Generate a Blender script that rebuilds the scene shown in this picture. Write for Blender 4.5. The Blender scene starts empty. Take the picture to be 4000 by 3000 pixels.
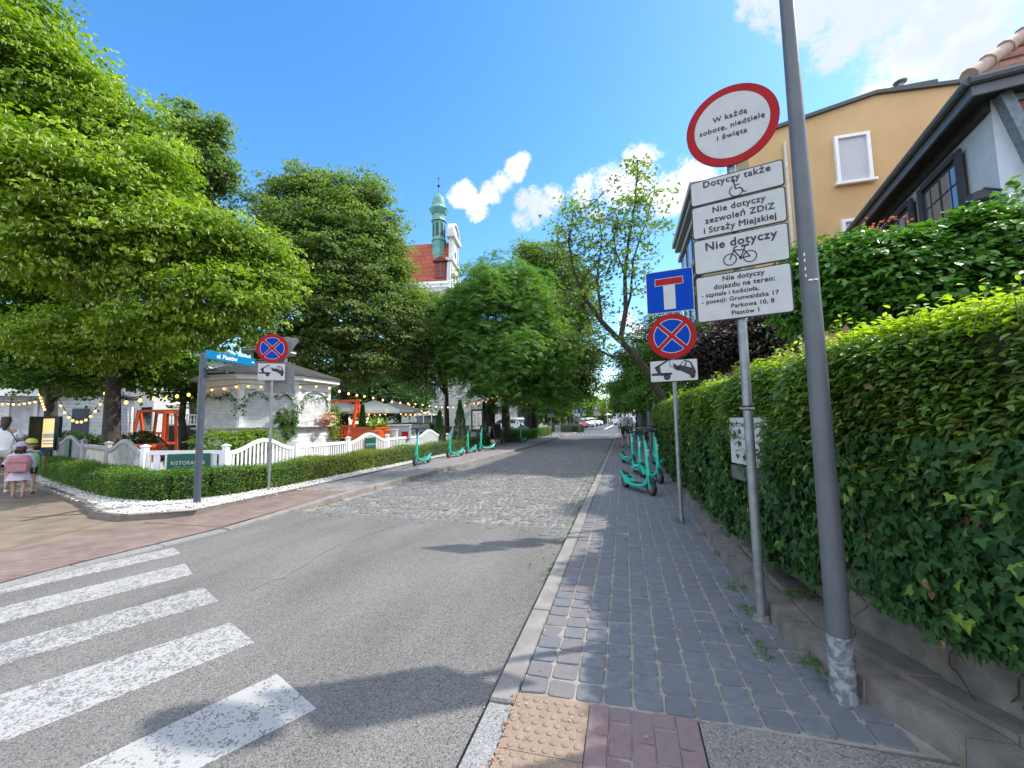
import bpy, math, random
import numpy as np
from mathutils import Vector, Matrix
random.seed(7)
RG = np.random.default_rng(11)
scene = bpy.context.scene
COL = scene.collection
R = math.radians
# ------------------------------------------------------------------ camera
CAMH = 1.35
YAW, PITCH, ROLL = R(14.8), R(5.0), R(-1.06)
cy_, sy_, cp_, sp_ = math.cos(YAW), math.sin(YAW), math.cos(PITCH), math.sin(PITCH)
FWD = Vector((-sy_*cp_, cy_*cp_, sp_)); RT = Vector((cy_, sy_, 0)); UPV = RT.cross(FWD)
CR = math.cos(ROLL)*RT + math.sin(ROLL)*UPV
CU = -math.sin(ROLL)*RT + math.cos(ROLL)*UPV
cam = bpy.data.cameras.new('camera'); camo = bpy.data.objects.new('camera', cam); COL.objects.link(camo)
mt = Matrix.Identity(4)
for i in range(3):
    mt[i][0] = CR[i]; mt[i][1] = CU[i]; mt[i][2] = -FWD[i]
mt[2][3] = CAMH
camo.matrix_world = mt
cam.sensor_width = 36; cam.lens = 36*1640/4000; cam.clip_end = 3000; cam.clip_start = .05
scene.camera = camo
# survey helpers: bearing + distance of a spot -> world metres
def ray(x, y):
    s = 4000/2212
    return CR*((x*s-2000)/1640) - CU*((y*s-1500)/1640) + FWD
def pt(x, y, D):
    q = ray(x, y)*D; return Vector((q.x, q.y, q.z+CAMH))
def gp(x, y, z=0.):
    d = ray(x, y); t = (z-CAMH)/d.z; return Vector((d.x*t, d.y*t, z))
def gd(x, D, z=0.):      # ground spot below bearing x at depth D
    p = pt(x, 912, D); return Vector((p.x, p.y, z))
PX = 907.
# ------------------------------------------------------------------ light
SUN_EL, SUN_AZ = R(48), R(61)
sv = Vector((math.sin(SUN_AZ)*math.cos(SUN_EL), math.cos(SUN_AZ)*math.cos(SUN_EL), math.sin(SUN_EL)))
sl = bpy.data.lights.new('sun', 'SUN'); sl.energy = 2.05; sl.angle = R(.9); sl.color = (1, .95, .86)
so = bpy.data.objects.new('sun', sl); COL.objects.link(so); so.rotation_euler = sv.to_track_quat('Z', 'Y').to_euler()
so.location = (0, 0, 50)
scene.view_settings.view_transform = 'Standard'; scene.view_settings.look = 'None'
scene.view_settings.exposure = 1.55; scene.view_settings.gamma = 1
W = bpy.data.worlds.new('World'); scene.world = W; W.use_nodes = True
nt = W.node_tree; nt.nodes.clear()
def N(tree, t, **k):
    n = tree.nodes.new(t)
    for a, b in k.items(): setattr(n, a, b)
    return n
wo = N(nt, 'ShaderNodeOutputWorld'); bg = N(nt, 'ShaderNodeBackground'); sky = N(nt, 'ShaderNodeTexSky')
sky.sky_type = 'NISHITA'; sky.sun_disc = False; sky.sun_elevation = SUN_EL; sky.sun_rotation = SUN_AZ
sky.air_density = 1.0; sky.dust_density = .35; sky.ozone_density = 1.8; sky.altitude = 0
bg.inputs[1].default_value = .15
hs = N(nt, 'ShaderNodeHueSaturation'); hs.inputs['Saturation'].default_value = 1.3; hs.inputs['Value'].default_value = .78
nt.links.new(sky.outputs[0], hs.inputs['Color'])
tc = N(nt, 'ShaderNodeTexCoord')
nrm = N(nt, 'ShaderNodeVectorMath', operation='NORMALIZE'); nt.links.new(tc.outputs['Generated'], nrm.inputs[0])
# clouds: soft patches of sky given as directions (bearing px, py, angular size px, weight)
clouds = [(1760,15,75,1),(1860,30,110,1),(2000,45,120,1),(2120,80,120,1),(2200,110,70,1),(1690,-40,80,1),(2030,125,50,.9),(1930,185,28,.8),
          (1985,-60,200,1),(1880,205,40,.7),
          (1000,425,26,1),(1030,450,24,1),(1060,418,20,.95),(1085,395,20,.95),(1110,368,20,.95),(1130,346,15,.95),
          (1135,435,20,.9),(1160,450,34,1),(1130,480,22,.9),(1190,430,24,.9),
          (1260,420,30,.9),(1320,405,45,1),(1385,380,50,1),(1440,410,50,1),(1490,390,48,1),(1550,420,50,1),(1395,350,30,1),
          (1357,690,20,.8),(1380,720,40,.6),(1300,460,25,.6),(700,1000,60,.2)]
def math_n(tree, op, a, b=None, clamp=False):
    n = N(tree, 'ShaderNodeMath', operation=op, use_clamp=clamp)
    for i, v in enumerate((a, b)):
        if v is None: continue
        if isinstance(v, (int, float)): n.inputs[i].default_value = v
        else: tree.links.new(v, n.inputs[i])
    return n.outputs[0]
acc = None
for (cx, cy, r_, w_) in clouds:
    d = ray(cx, cy).normalized(); d2 = ray(cx+r_, cy).normalized(); ang = max(d.angle(d2), .004)
    dt = N(nt, 'ShaderNodeVectorMath', operation='DOT_PRODUCT'); nt.links.new(nrm.outputs[0], dt.inputs[0]); dt.inputs[1].default_value = d
    mr = N(nt, 'ShaderNodeMapRange'); nt.links.new(dt.outputs['Value'], mr.inputs[0])
    mr.inputs[1].default_value = math.cos(ang*1.6); mr.inputs[2].default_value = math.cos(ang*.25)
    mr.inputs[3].default_value = 0; mr.inputs[4].default_value = w_
    acc = mr.outputs[0] if acc is None else math_n(nt, 'MAXIMUM', acc, mr.outputs[0])
n1 = N(nt, 'ShaderNodeTexNoise'); n1.inputs['Scale'].default_value = 15; n1.inputs['Detail'].default_value = 9; n1.inputs['Roughness'].default_value = .76; n1.inputs['Distortion'].default_value = .25
nt.links.new(nrm.outputs[0], n1.inputs['Vector'])
nn = math_n(nt, 'MULTIPLY', math_n(nt, 'SUBTRACT', n1.outputs['Fac'], .5), 2.9)
dens = math_n(nt, 'ADD', acc, nn)
gate = N(nt, 'ShaderNodeMapRange'); nt.links.new(acc, gate.inputs[0]); gate.inputs[1].default_value = .02; gate.inputs[2].default_value = .3
cm = N(nt, 'ShaderNodeMapRange', interpolation_type='SMOOTHSTEP'); nt.links.new(dens, cm.inputs[0]); cm.inputs[1].default_value = .28; cm.inputs[2].default_value = .95
cmask = math_n(nt, 'MULTIPLY', cm.outputs[0], gate.outputs[0], True)
n2 = N(nt, 'ShaderNodeTexNoise'); n2.inputs['Scale'].default_value = 5; n2.inputs['Detail'].default_value = 6
nt.links.new(nrm.outputs[0], n2.inputs['Vector'])
cr = N(nt, 'ShaderNodeValToRGB'); nt.links.new(n2.outputs['Fac'], cr.inputs[0])
cr.color_ramp.elements[0].position = .42; cr.color_ramp.elements[0].color = (1.9, 2.1, 2.5, 1)
cr.color_ramp.elements[1].position = .56; cr.color_ramp.elements[1].color = (2.9, 2.9, 2.95, 1)
mx = N(nt, 'ShaderNodeMixRGB'); nt.links.new(cmask, mx.inputs[0]); nt.links.new(hs.outputs[0], mx.inputs[1]); nt.links.new(cr.outputs[0], mx.inputs[2])
# added unseen cloud bank behind the camera, a fill that lifts the shade
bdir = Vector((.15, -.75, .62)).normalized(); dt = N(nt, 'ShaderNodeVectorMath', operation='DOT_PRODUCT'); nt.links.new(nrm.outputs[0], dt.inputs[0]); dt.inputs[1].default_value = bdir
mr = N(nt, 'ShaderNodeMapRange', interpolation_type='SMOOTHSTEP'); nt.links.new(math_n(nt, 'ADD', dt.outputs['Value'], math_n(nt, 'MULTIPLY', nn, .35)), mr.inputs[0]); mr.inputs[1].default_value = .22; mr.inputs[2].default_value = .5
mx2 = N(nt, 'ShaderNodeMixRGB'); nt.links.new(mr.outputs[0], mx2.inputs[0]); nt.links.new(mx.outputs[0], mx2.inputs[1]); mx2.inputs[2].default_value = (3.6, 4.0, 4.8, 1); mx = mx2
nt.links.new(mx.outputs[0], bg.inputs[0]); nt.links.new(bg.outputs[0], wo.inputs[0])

# ------------------------------------------------------------------ materials
MATS = {}
def mat(name, c1, c2=None, rough=.7, scale=8., bump=0., bscale=None, metal=0., spec=.5, emit=None, detail=4, rnd=None, w=(.35, .65), trans=0., coord='Object'):
    """procedural material: noise mix of c1/c2, optional bump, optional per-face 'rnd' attribute mix with colour rnd"""
    if name in MATS: return MATS[name]
    m = bpy.data.materials.new(name); m.use_nodes = True; t = m.node_tree
    p = t.nodes['Principled BSDF']; c2 = c2 or tuple(v*.85 for v in c1)
    tcn = N(t, 'ShaderNodeTexCoord'); no = N(t, 'ShaderNodeTexNoise'); no.inputs['Scale'].default_value = scale; no.inputs['Detail'].default_value = detail
    t.links.new(tcn.outputs[coord], no.inputs['Vector'])
    ra = N(t, 'ShaderNodeValToRGB'); t.links.new(no.outputs['Fac'], ra.inputs[0])
    ra.color_ramp.elements[0].position, ra.color_ramp.elements[1].position = w
    ra.color_ramp.elements[0].color = (*c1, 1); ra.color_ramp.elements[1].color = (*c2, 1)
    out = ra.outputs[0]
    if rnd:
        at = N(t, 'ShaderNodeAttribute', attribute_name='rnd'); mi = N(t, 'ShaderNodeMixRGB')
        t.links.new(at.outputs['Fac'], mi.inputs[0]); t.links.new(out, mi.inputs[1]); mi.inputs[2].default_value = (*rnd, 1); out = mi.outputs[0]
    t.links.new(out, p.inputs['Base Color'])
    p.inputs['Roughness'].default_value = rough; p.inputs['Metallic'].default_value = metal
    p.inputs['Specular IOR Level'].default_value = spec
    if emit: p.inputs['Emission Color'].default_value = (*emit[0], 1); p.inputs['Emission Strength'].default_value = emit[1]
    if bump:
        b = N(t, 'ShaderNodeBump'); n3 = N(t, 'ShaderNodeTexNoise'); n3.inputs['Scale'].default_value = bscale or scale*4; n3.inputs['Detail'].default_value = 5
        t.links.new(tcn.outputs[coord], n3.inputs['Vector']); t.links.new(n3.outputs['Fac'], b.inputs['Height']); b.inputs['Strength'].default_value = bump; b.inputs['Distance'].default_value = .02
        t.links.new(b.outputs[0], p.inputs['Normal'])
    if trans: p.inputs['Transmission Weight'].default_value = trans
    MATS[name] = m; return m
def leaf(name, c1, c2, c3=None, tr=.4, spec=.35, rough=.5):
    if name in MATS: return MATS[name]
    m = bpy.data.materials.new(name); m.use_nodes = True; t = m.node_tree; t.nodes.clear()
    o = N(t, 'ShaderNodeOutputMaterial'); p = N(t, 'ShaderNodeBsdfPrincipled'); tl = N(t, 'ShaderNodeBsdfTranslucent'); mi = N(t, 'ShaderNodeMixShader')
    at = N(t, 'ShaderNodeAttribute', attribute_name='rnd'); ra = N(t, 'ShaderNodeValToRGB'); t.links.new(at.outputs['Fac'], ra.inputs[0])
    e = ra.color_ramp.elements; e[0].color = (*c1, 1); e[1].color = (*c2, 1); e[0].position = .1; e[1].position = .8
    if c3: q = ra.color_ramp.elements.new(.97); q.color = (*c3, 1)
    t.links.new(ra.outputs[0], p.inputs['Base Color']); p.inputs['Roughness'].default_value = rough; p.inputs['Specular IOR Level'].default_value = spec
    g = N(t, 'ShaderNodeMixRGB', blend_type='MULTIPLY'); g.inputs[0].default_value = 1; t.links.new(ra.outputs[0], g.inputs[1]); g.inputs[2].default_value = (1.5, 1.7, .5, 1)
    t.links.new(g.outputs[0], tl.inputs[0]); mi.inputs[0].default_value = tr
    t.links.new(p.outputs[0], mi.inputs[1]); t.links.new(tl.outputs[0], mi.inputs[2]); t.links.new(mi.outputs[0], o.inputs[0])
    MATS[name] = m; return m
def speckle(name, base, dark, light, vs=90., rough=.85, big=(.8, 1.15), bump=.5):
    """aggregate surface: voronoi stones of several tones over large soft mottling"""
    if name in MATS: return MATS[name]
    m = bpy.data.materials.new(name); m.use_nodes = True; t = m.node_tree; p = t.nodes['Principled BSDF']
    tcn = N(t, 'ShaderNodeTexCoord'); v = N(t, 'ShaderNodeTexVoronoi'); v.inputs['Scale'].default_value = vs; t.links.new(tcn.outputs['Object'], v.inputs['Vector'])
    sep = N(t, 'ShaderNodeSeparateColor'); t.links.new(v.outputs['Color'], sep.inputs[0])
    ra = N(t, 'ShaderNodeValToRGB'); t.links.new(sep.outputs[0], ra.inputs[0]); e = ra.color_ramp.elements
    e[0].position = .12; e[0].color = (*dark, 1); e[1].position = .3; e[1].color = (*base, 1); q = e.new(.8); q.color = (*base, 1); q = e.new(.95); q.color = (*light, 1)
    mpp_ = N(t, 'ShaderNodeMapping'); mpp_.inputs['Scale'].default_value = (1, .28, 1); t.links.new(tcn.outputs['Object'], mpp_.inputs[0])
    n = N(t, 'ShaderNodeTexNoise'); n.inputs['Scale'].default_value = 1.5; n.inputs['Detail'].default_value = 8; n.inputs['Roughness'].default_value = .6; t.links.new(mpp_.outputs[0], n.inputs['Vector'])
    mr = N(t, 'ShaderNodeMapRange'); t.links.new(n.outputs['Fac'], mr.inputs[0]); mr.inputs[1].default_value = .32; mr.inputs[2].default_value = .68; mr.inputs[3].default_value = big[0]; mr.inputs[4].default_value = big[1]
    mu = N(t, 'ShaderNodeVectorMath', operation='SCALE'); t.links.new(ra.outputs[0], mu.inputs[0]); t.links.new(mr.outputs[0], mu.inputs['Scale'])
    t.links.new(mu.outputs[0], p.inputs['Base Color']); p.inputs['Roughness'].default_value = rough; p.inputs['Specular IOR Level'].default_value = .25
    b = N(t, 'ShaderNodeBump'); b.inputs['Strength'].default_value = bump; b.inputs['Distance'].default_value = .006
    t.links.new(v.outputs['Distance'], b.inputs['Height']); t.links.new(b.outputs[0], p.inputs['Normal'])
    MATS[name] = m; return m
def brickmat(name, c1, c2, mortar, bw, bh, msize=.012, offset=.5, rough=.85, bump=.4, rot=0., coord='Object', sq=1):
    if name in MATS: return MATS[name]
    m = bpy.data.materials.new(name); m.use_nodes = True; t = m.node_tree; p = t.nodes['Principled BSDF']
    tcn = N(t, 'ShaderNodeTexCoord'); mp = N(t, 'ShaderNodeMapping'); mp.inputs['Rotation'].default_value = rot if isinstance(rot, tuple) else (0, 0, rot)
    t.links.new(tcn.outputs[coord], mp.inputs[0])
    b = N(t, 'ShaderNodeTexBrick'); t.links.new(mp.outputs[0], b.inputs['Vector']); b.inputs['Color1'].default_value = (*c1, 1); b.inputs['Color2'].default_value = (*c2, 1); b.inputs['Mortar'].default_value = (*mortar, 1)
    b.inputs['Scale'].default_value = 1; b.inputs['Brick Width'].default_value = bw; b.inputs['Row Height'].default_value = bh; b.inputs['Mortar Size'].default_value = msize; b.offset = offset
    n = N(t, 'ShaderNodeTexNoise'); n.inputs['Scale'].default_value = 3; n.inputs['Detail'].default_value = 8; t.links.new(tcn.outputs['Object'], n.inputs['Vector'])
    mr = N(t, 'ShaderNodeMapRange'); t.links.new(n.outputs['Fac'], mr.inputs[0]); mr.inputs[1].default_value = .3; mr.inputs[2].default_value = .7; mr.inputs[3].default_value = .75; mr.inputs[4].default_value = 1.2
    mu = N(t, 'ShaderNodeVectorMath', operation='SCALE'); t.links.new(b.outputs[0], mu.inputs[0]); t.links.new(mr.outputs[0], mu.inputs['Scale']); t.links.new(mu.outputs[0], p.inputs['Base Color'])
    bp = N(t, 'ShaderNodeBump'); bp.inputs['Strength'].default_value = bump; bp.inputs['Distance'].default_value = .01; bp.invert = True
    t.links.new(b.outputs['Fac'], bp.inputs['Height']); t.links.new(bp.outputs[0], p.inputs['Normal']); p.inputs['Roughness'].default_value = rough
    MATS[name] = m; return m
ASPH = speckle('asphalt', (.172, .162, .150), (.085, .08, .076), (.245, .235, .225), 170)
ASPH2 = speckle('smooth_asphalt', (.11, .115, .12), (.06, .06, .065), (.18, .18, .19), 60)
AGG = speckle('exposed_aggregate', (.24, .215, .19), (.13, .12, .11), (.34, .32, .30), 150)
GRANITE = speckle('granite', (.24, .24, .235), (.13, .13, .13), (.36, .36, .36), 200, bump=.2)
CONC = mat('kerb_concrete', (.27, .25, .23), (.19, .175, .16), .85, 5, .4, 60)
WHITE = mat('white_paint', (.85, .85, .84), (.78, .78, .78), .5, 6)
OFFW = mat('aged_white_paint', (.62, .61, .57), (.5, .49, .45), .6, 5, .1)
GREY = mat('galvanised_steel', (.30, .31, .32), (.22, .23, .24), .45, 14, .05, metal=.55)
DGREY = mat('dark_grey_paint', (.085, .092, .10), (.105, .112, .122), .45, 6, .04)
SLATE = mat('blue_grey_paint', (.05, .065, .09), (.065, .08, .105), .4, 8)
SIGNW = mat('sign_white', (.50, .50, .49), (.46, .46, .455), .6, 10, spec=.2)
SIGNR = mat('sign_red', (.36, .012, .016), (.30, .01, .014), .6, 10, spec=.15)
SIGNB = mat('sign_blue', (.0, .05, .38), (.0, .045, .33), .6, 10, spec=.1)
BLACK = mat('black_paint', (.012, .012, .013), (.02, .02, .02), .5, 10)
BLUEB = mat('street_sign_blue', (.0, .17, .37), (.0, .15, .33), .35, 10)
BACK = mat('sign_back_aluminium', (.17, .17, .165), (.13, .13, .13), .5, 10, metal=.3)
BARK = mat('bark', (.085, .07, .052), (.035, .028, .022), .9, 12, 1., 40, w=(.3, .7))
TEAL = mat('teal_paint', (.015, .47, .34), (.012, .42, .30), .35, 6)
RUB = mat('black_rubber', (.014, .014, .015), (.022, .022, .022), .7, 20)
ORANGE = mat('orange_wood_paint', (.72, .10, .012), (.6, .075, .01), .5, 9)
TERRA = mat('terracotta', (.55, .16, .06), (.45, .12, .05), .8, 9)
GLASS = mat('dark_window_glass', (.02, .025, .03), (.03, .035, .04), .08, 3, spec=.9)
GREENB = mat('green_sign_board', (.008, .10, .065), (.006, .085, .055), .4, 9)
BULB = mat('lit_bulb', (1, .75, .4), (1, .7, .35), .3, 3, emit=((1, .5, .13), 1.0))

# ------------------------------------------------------------------ object helpers
def tag(o, label=None, cat=None, group=None, kind=None):
    if label: o['label'] = label
    if cat: o['category'] = cat
    if group: o['group'] = group
    if kind: o['kind'] = kind
    return o
def thing(name, label, cat, loc=(0, 0, 0), rz=0., group=None):
    o = bpy.data.objects.new(name, None); COL.objects.link(o); o.location = loc; o.rotation_euler = (0, 0, rz); o.empty_display_size = .2
    return tag(o, label, cat, group)
class MB:
    def __init__(s): s.v = []; s.f = []; s.m = []; s.T = Matrix.Identity(4); s.mi = 0
    def add(s, vs, fs):
        b = len(s.v); s.v += [tuple(s.T @ Vector(v)) for v in vs]; s.f += [tuple(b+i for i in f) for f in fs]; s.m += [s.mi]*len(fs); return s
    def box(s, x0, x1, y0, y1, z0, z1, bev=0.):
        if bev:
            b = bev; vs = []
            def ring(z, i): return [(x0+i, y0+b, z), (x0+b, y0+i, z), (x1-b, y0+i, z), (x1-i, y0+b, z), (x1-i, y1-b, z), (x1-b, y1-i, z), (x0+b, y1-i, z), (x0+i, y1-b, z)]
            rs = [ring(z0, b), ring(z0+b, 0), ring(z1-b, 0), ring(z1, b)]
            for r in rs: vs += r
            fs = [tuple(range(7, -1, -1)), tuple(range(24, 32))]
            for k in range(3):
                for i in range(8): j = (i+1) % 8; fs.append((k*8+i, k*8+j, k*8+8+j, k*8+8+i))
            return s.add(vs, fs)
        return s.add([(x0,y0,z0),(x1,y0,z0),(x1,y1,z0),(x0,y1,z0),(x0,y0,z1),(x1,y0,z1),(x1,y1,z1),(x0,y1,z1)],
                     [(3,2,1,0),(4,5,6,7),(0,1,5,4),(1,2,6,5),(2,3,7,6),(3,0,4,7)])
    def tube(s, pts, rad, n=8, cap=True, flat=1.):
        pts = [Vector(p) for p in pts]; rad = rad if isinstance(rad, (list, tuple)) else [rad]*len(pts)
        vs = []; up0 = None
        for i, p in enumerate(pts):
            d = (pts[min(i+1, len(pts)-1)]-pts[max(i-1, 0)])
            if d.length < 1e-9: d = Vector((0, 0, 1))
            d.normalize()
            a = (up0 - d*up0.dot(d)) if up0 is not None else d.cross(Vector((0, 1, 0) if abs(d.y) < .9 else (1, 0, 0)))
            if a.length < 1e-4: a = d.orthogonal()
            a.normalize(); up0 = a; b = d.cross(a)
            for k in range(n):
                t = 2*math.pi*k/n; vs.append(p + (a*math.cos(t)*flat + b*math.sin(t))*rad[i])
        fs = []
        for i in range(len(pts)-1):
            for k in range(n): j = (k+1) % n; fs.append((i*n+k, i*n+j, (i+1)*n+j, (i+1)*n+k))
        if cap: fs.append(tuple(range(n-1, -1, -1))); fs.append(tuple((len(pts)-1)*n+k for k in range(n)))
        return s.add(vs, fs)
    def bar(s, a, b, w, h=None):        # rectangular bar from a to b
        a = Vector(a); b = Vector(b); d = (b-a).normalized(); h = h or w
        u = d.cross(Vector((0, 0, 1))); u = Vector((1, 0, 0)) if u.length < 1e-3 else u.normalized(); v = u.cross(d)
        vs = [q+u*sx*w/2+v*sz*h/2 for q in (a, b) for sx, sz in ((-1,-1),(1,-1),(1,1),(-1,1))]
        return s.add(vs, [(3,2,1,0),(4,5,6,7),(0,1,5,4),(1,2,6,5),(2,3,7,6),(3,0,4,7)])
    def lathe(s, prof, n=16, c=(0, 0, 0)):
        vs = [(c[0]+r*math.cos(2*math.pi*k/n), c[1]+r*math.sin(2*math.pi*k/n), c[2]+z) for r, z in prof for k in range(n)]
        fs = [(i*n+k, i*n+(k+1) % n, (i+1)*n+(k+1) % n, (i+1)*n+k) for i in range(len(prof)-1) for k in range(n)]
        fs += [tuple(range(n-1, -1, -1)), tuple((len(prof)-1)*n+k for k in range(n))]
        return s.add(vs, fs)
    def prism(s, poly, y0, y1):         # polygon in XZ extruded along y (y0 = front)
        n = len(poly); vs = [(x, y0, z) for x, z in poly]+[(x, y1, z) for x, z in poly]
        return s.add(vs, [tuple(range(n)), tuple(range(2*n-1, n-1, -1))]+[(i, n+i, n+(i+1) % n, (i+1) % n) for i in range(n)])
    def slab(s, poly, z0, z1):          # polygon in XY extruded along z
        n = len(poly); vs = [(x, y, z1) for x, y in poly]+[(x, y, z0) for x, y in poly]
        return s.add(vs, [tuple(range(n)), tuple(range(2*n-1, n-1, -1))]+[(i, n+i, n+(i+1) % n, (i+1) % n) for i in range(n)])
    def build(s, name, mats, parent=None, smooth=False, rnd=None):
        me = bpy.data.meshes.new(name); me.from_pydata(s.v, [], s.f)
        for m in (mats if isinstance(mats, (list, tuple)) else [mats]): me.materials.append(m)
        if any(s.m): me.polygons.foreach_set('material_index', s.m)
        import bmesh
        bm = bmesh.new(); bm.from_mesh(me); bmesh.ops.recalc_face_normals(bm, faces=bm.faces); bm.to_mesh(me); bm.free()
        if smooth: me.polygons.foreach_set('use_smooth', [True]*len(me.polygons)); me.set_sharp_from_angle(angle=R(40))
        if rnd is not None:
            a = me.attributes.new('rnd', 'FLOAT', 'FACE'); a.data.foreach_set('value', rnd)
        o = bpy.data.objects.new(name, me); COL.objects.link(o)
        if parent: o.parent = parent
        return o
def rawmesh(name, V, loops, starts, totals, mats, parent=None, rnd=None, midx=None, smooth=False):
    me = bpy.data.meshes.new(name); me.vertices.add(len(V)); me.vertices.foreach_set('co', np.asarray(V, np.float32).ravel())
    me.loops.add(len(loops)); me.loops.foreach_set('vertex_index', np.asarray(loops, np.int32))
    me.polygons.add(len(starts)); me.polygons.foreach_set('loop_start', np.asarray(starts, np.int32)); me.polygons.foreach_set('loop_total', np.asarray(totals, np.int32))
    if midx is not None: me.polygons.foreach_set('material_index', np.asarray(midx, np.int32))
    me.update(calc_edges=True); me.shade_flat()
    for m in (mats if isinstance(mats, (list, tuple)) else [mats]): me.materials.append(m)
    if rnd is not None:
        a = me.attributes.new('rnd', 'FLOAT', 'FACE'); a.data.foreach_set('value', np.asarray(rnd, np.float32))
    o = bpy.data.objects.new(name, me); COL.objects.link(o)
    if parent: o.parent = parent
    return o
SHAPES = {
 'quad': [[(0,0,0),(.45,-.5,.07),(1,0,-.08),(.45,.5,.07)]],
 'hex': [[(0,0,0),(.25,-.42,.06),(.65,-.4,.04),(1,0,-.12),(.65,.4,.04),(.25,.42,.06)]],
 'ivy': [[(0,0,0),(-.12,-.34,.0),(.22,-.56,-.03),(.38,-.27,.03),(1,0,-.08),(.38,.27,.03),(.22,.56,-.03),(-.12,.34,0)]],
 'palm': [[(0,0,0),(.6*math.cos(a)-.09*math.sin(a), .6*math.sin(a)+.09*math.cos(a), -.05),(math.cos(a), math.sin(a), -.3),(.6*math.cos(a)+.13*math.sin(a), .6*math.sin(a)-.13*math.cos(a), -.05)] for a in (-1.5, -.75, 0, .75, 1.5)],
 'stone': [[(-.5,-.3,0),(0,-.5,0),(.5,-.2,0),(0,0,.5)],[(.5,-.2,0),(.35,.45,0),(0,0,.5)],[(.35,.45,0),(-.4,.4,0),(-.5,-.3,0),(0,0,.5)]],
}
def leaves(name, P, T, Nn, L, Wd, mats, parent=None, shape='quad', rnd=None, midx=None, origin=(0, 0, 0)):
    P = np.asarray(P, float)-np.array(origin); n = len(P)
    Nn = Nn/np.linalg.norm(Nn, axis=1)[:, None]; T = T-Nn*(T*Nn).sum(1)[:, None]; T /= np.linalg.norm(T, axis=1)[:, None]+1e-9
    B = np.cross(Nn, T); L = np.broadcast_to(L, n)[:, None]; Wd = np.broadcast_to(Wd, n)[:, None]
    sh = SHAPES[shape]; allv = []; tot = []
    for poly in sh:
        for (t, b, k) in poly: allv.append(P+T*L*t+B*Wd*b+Nn*L*k)
        tot.append(len(poly))
    k = len(allv); V = np.stack(allv, 1).reshape(-1, 3)
    loops = np.arange(n*k); totals = np.tile(tot, n); starts = np.concatenate([[0], np.cumsum(totals)[:-1]])
    rnd = RG.random(n) if rnd is None else rnd
    return rawmesh(name, V, loops, starts, totals, mats, parent, np.repeat(rnd, len(sh)), None if midx is None else np.repeat(midx, len(sh)))
def unit(n):
    v = RG.normal(size=(n, 3)); return v/np.linalg.norm(v, axis=1)[:, None]
def glyphs(s, size, space):
    c = bpy.data.curves.new('t', 'FONT'); c.body = s; c.size = size; c.space_character = space; c.resolution_u = 3
    o = bpy.data.objects.new('t', c); COL.objects.link(o)
    me = bpy.data.meshes.new_from_object(o.evaluated_get(bpy.context.evaluated_depsgraph_get()))
    bpy.data.objects.remove(o); bpy.data.curves.remove(c)
    vs = [tuple(v.co) for v in me.vertices]; fs = [tuple(p.vertices) for p in me.polygons]; bpy.data.meshes.remove(me)
    return vs, fs, max([v[0] for v in vs] or [0])
def text(s, size, m, parent, x, z, y=-.004, align='CENTER', bold=1, name='lettering', rot=None, squeeze=1., space=1.):
    plain = s.replace('\u0119', 'e').replace('\u0105', 'a')
    vs, fs, wid = glyphs(plain, size, space)
    for i, ch in enumerate(s):          # tails of the Polish vowels
        if ch in '\u0119\u0105':
            ex = glyphs(plain[:i+1], size, space)[2]; q = size*(.14 if ch == '\u0119' else .05); w = size*.035
            pts = [(ex-q, 0), (ex-q-size*.05, -size*.07), (ex-q-size*.03, -size*.125), (ex-q+size*.05, -size*.13)]
            for a, e in zip(pts[:-1], pts[1:]):
                L = math.dist(a, e); nx, nz = -(e[1]-a[1])/L*w, (e[0]-a[0])/L*w; b0 = len(vs)
                vs += [(a[0]-nx, a[1]-nz, 0), (e[0]-nx, e[1]-nz, 0), (e[0]+nx, e[1]+nz, 0), (a[0]+nx, a[1]+nz, 0)]; fs.append((b0, b0+1, b0+2, b0+3))
    off = wid/2 if align == 'CENTER' else 0
    b = MB(); offs = [(0, 0)] if bold < 1.01 else [(-.5, 0), (.5, 0), (0, .5), (0, -.5)]; w = size*.028*bold
    for k, (ox, oz) in enumerate(offs): b.add([((v[0]-off)*squeeze+ox*w, -k*.0002, v[1]+oz*w) for v in vs], fs)
    me2 = bpy.data.meshes.new(name); me2.from_pydata(b.v, [], b.f); me2.materials.append(m)
    o2 = bpy.data.objects.new(name, me2); COL.objects.link(o2); o2.parent = parent; o2.location = (x, y, z)
    if rot: o2.rotation_euler = rot
    return o2
def copytree(o, loc=None, rz=None, label=None, parent=None):
    c = o.copy(); COL.objects.link(c); c.parent = parent
    if loc is not None: c.location = loc
    if rz is not None: c.rotation_euler = (0, 0, rz)
    if label: c['label'] = label
    for ch in list(o.children): copytree(ch, parent=c)
    return c
# ================================================================== GROUND, STREET, PAVEMENTS
def sheet(name, poly, z, m, z0=None):
    b = MB(); b.slab(poly, (z0 if z0 is not None else z-.02), z); o = b.build(name, m); o['kind'] = 'structure'; return o
EARTH = mat('garden_earth', (.06, .05, .035), (.05, .07, .03), .95, 3, .5, 20)
sheet('ground', [(-700, -60), (700, -60), (700, 1400), (-700, 1400)], -.09, EARTH, -.3)
sheet('road', [(-5.62, -12), (-.69, -12), (-.69, 5.55), (-5.62, 5.9)], -.05, ASPH)
sheet('distant_road', [(-4.9, 38.4), (-.7, 38.4), (-.7, 60), (3, 75), (3, 230), (-6, 230), (-6, 66), (-12, 60), (-12, 46), (-4.9, 44)], -.04, ASPH2)
SAND = mat('joint_sand', (.33, .30, .255), (.24, .215, .18), .95, 9, .5, 90)
SANDD = mat('cobble_joint_dirt', (.31, .285, .245), (.20, .19, .155), .95, 2.5, .6, 60)
sheet('cobble_bed', [(-5.2, 5.2), (-.69, 5.2), (-.69, 38.4), (-4.9, 38.4)], -.053, SANDD)
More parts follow.
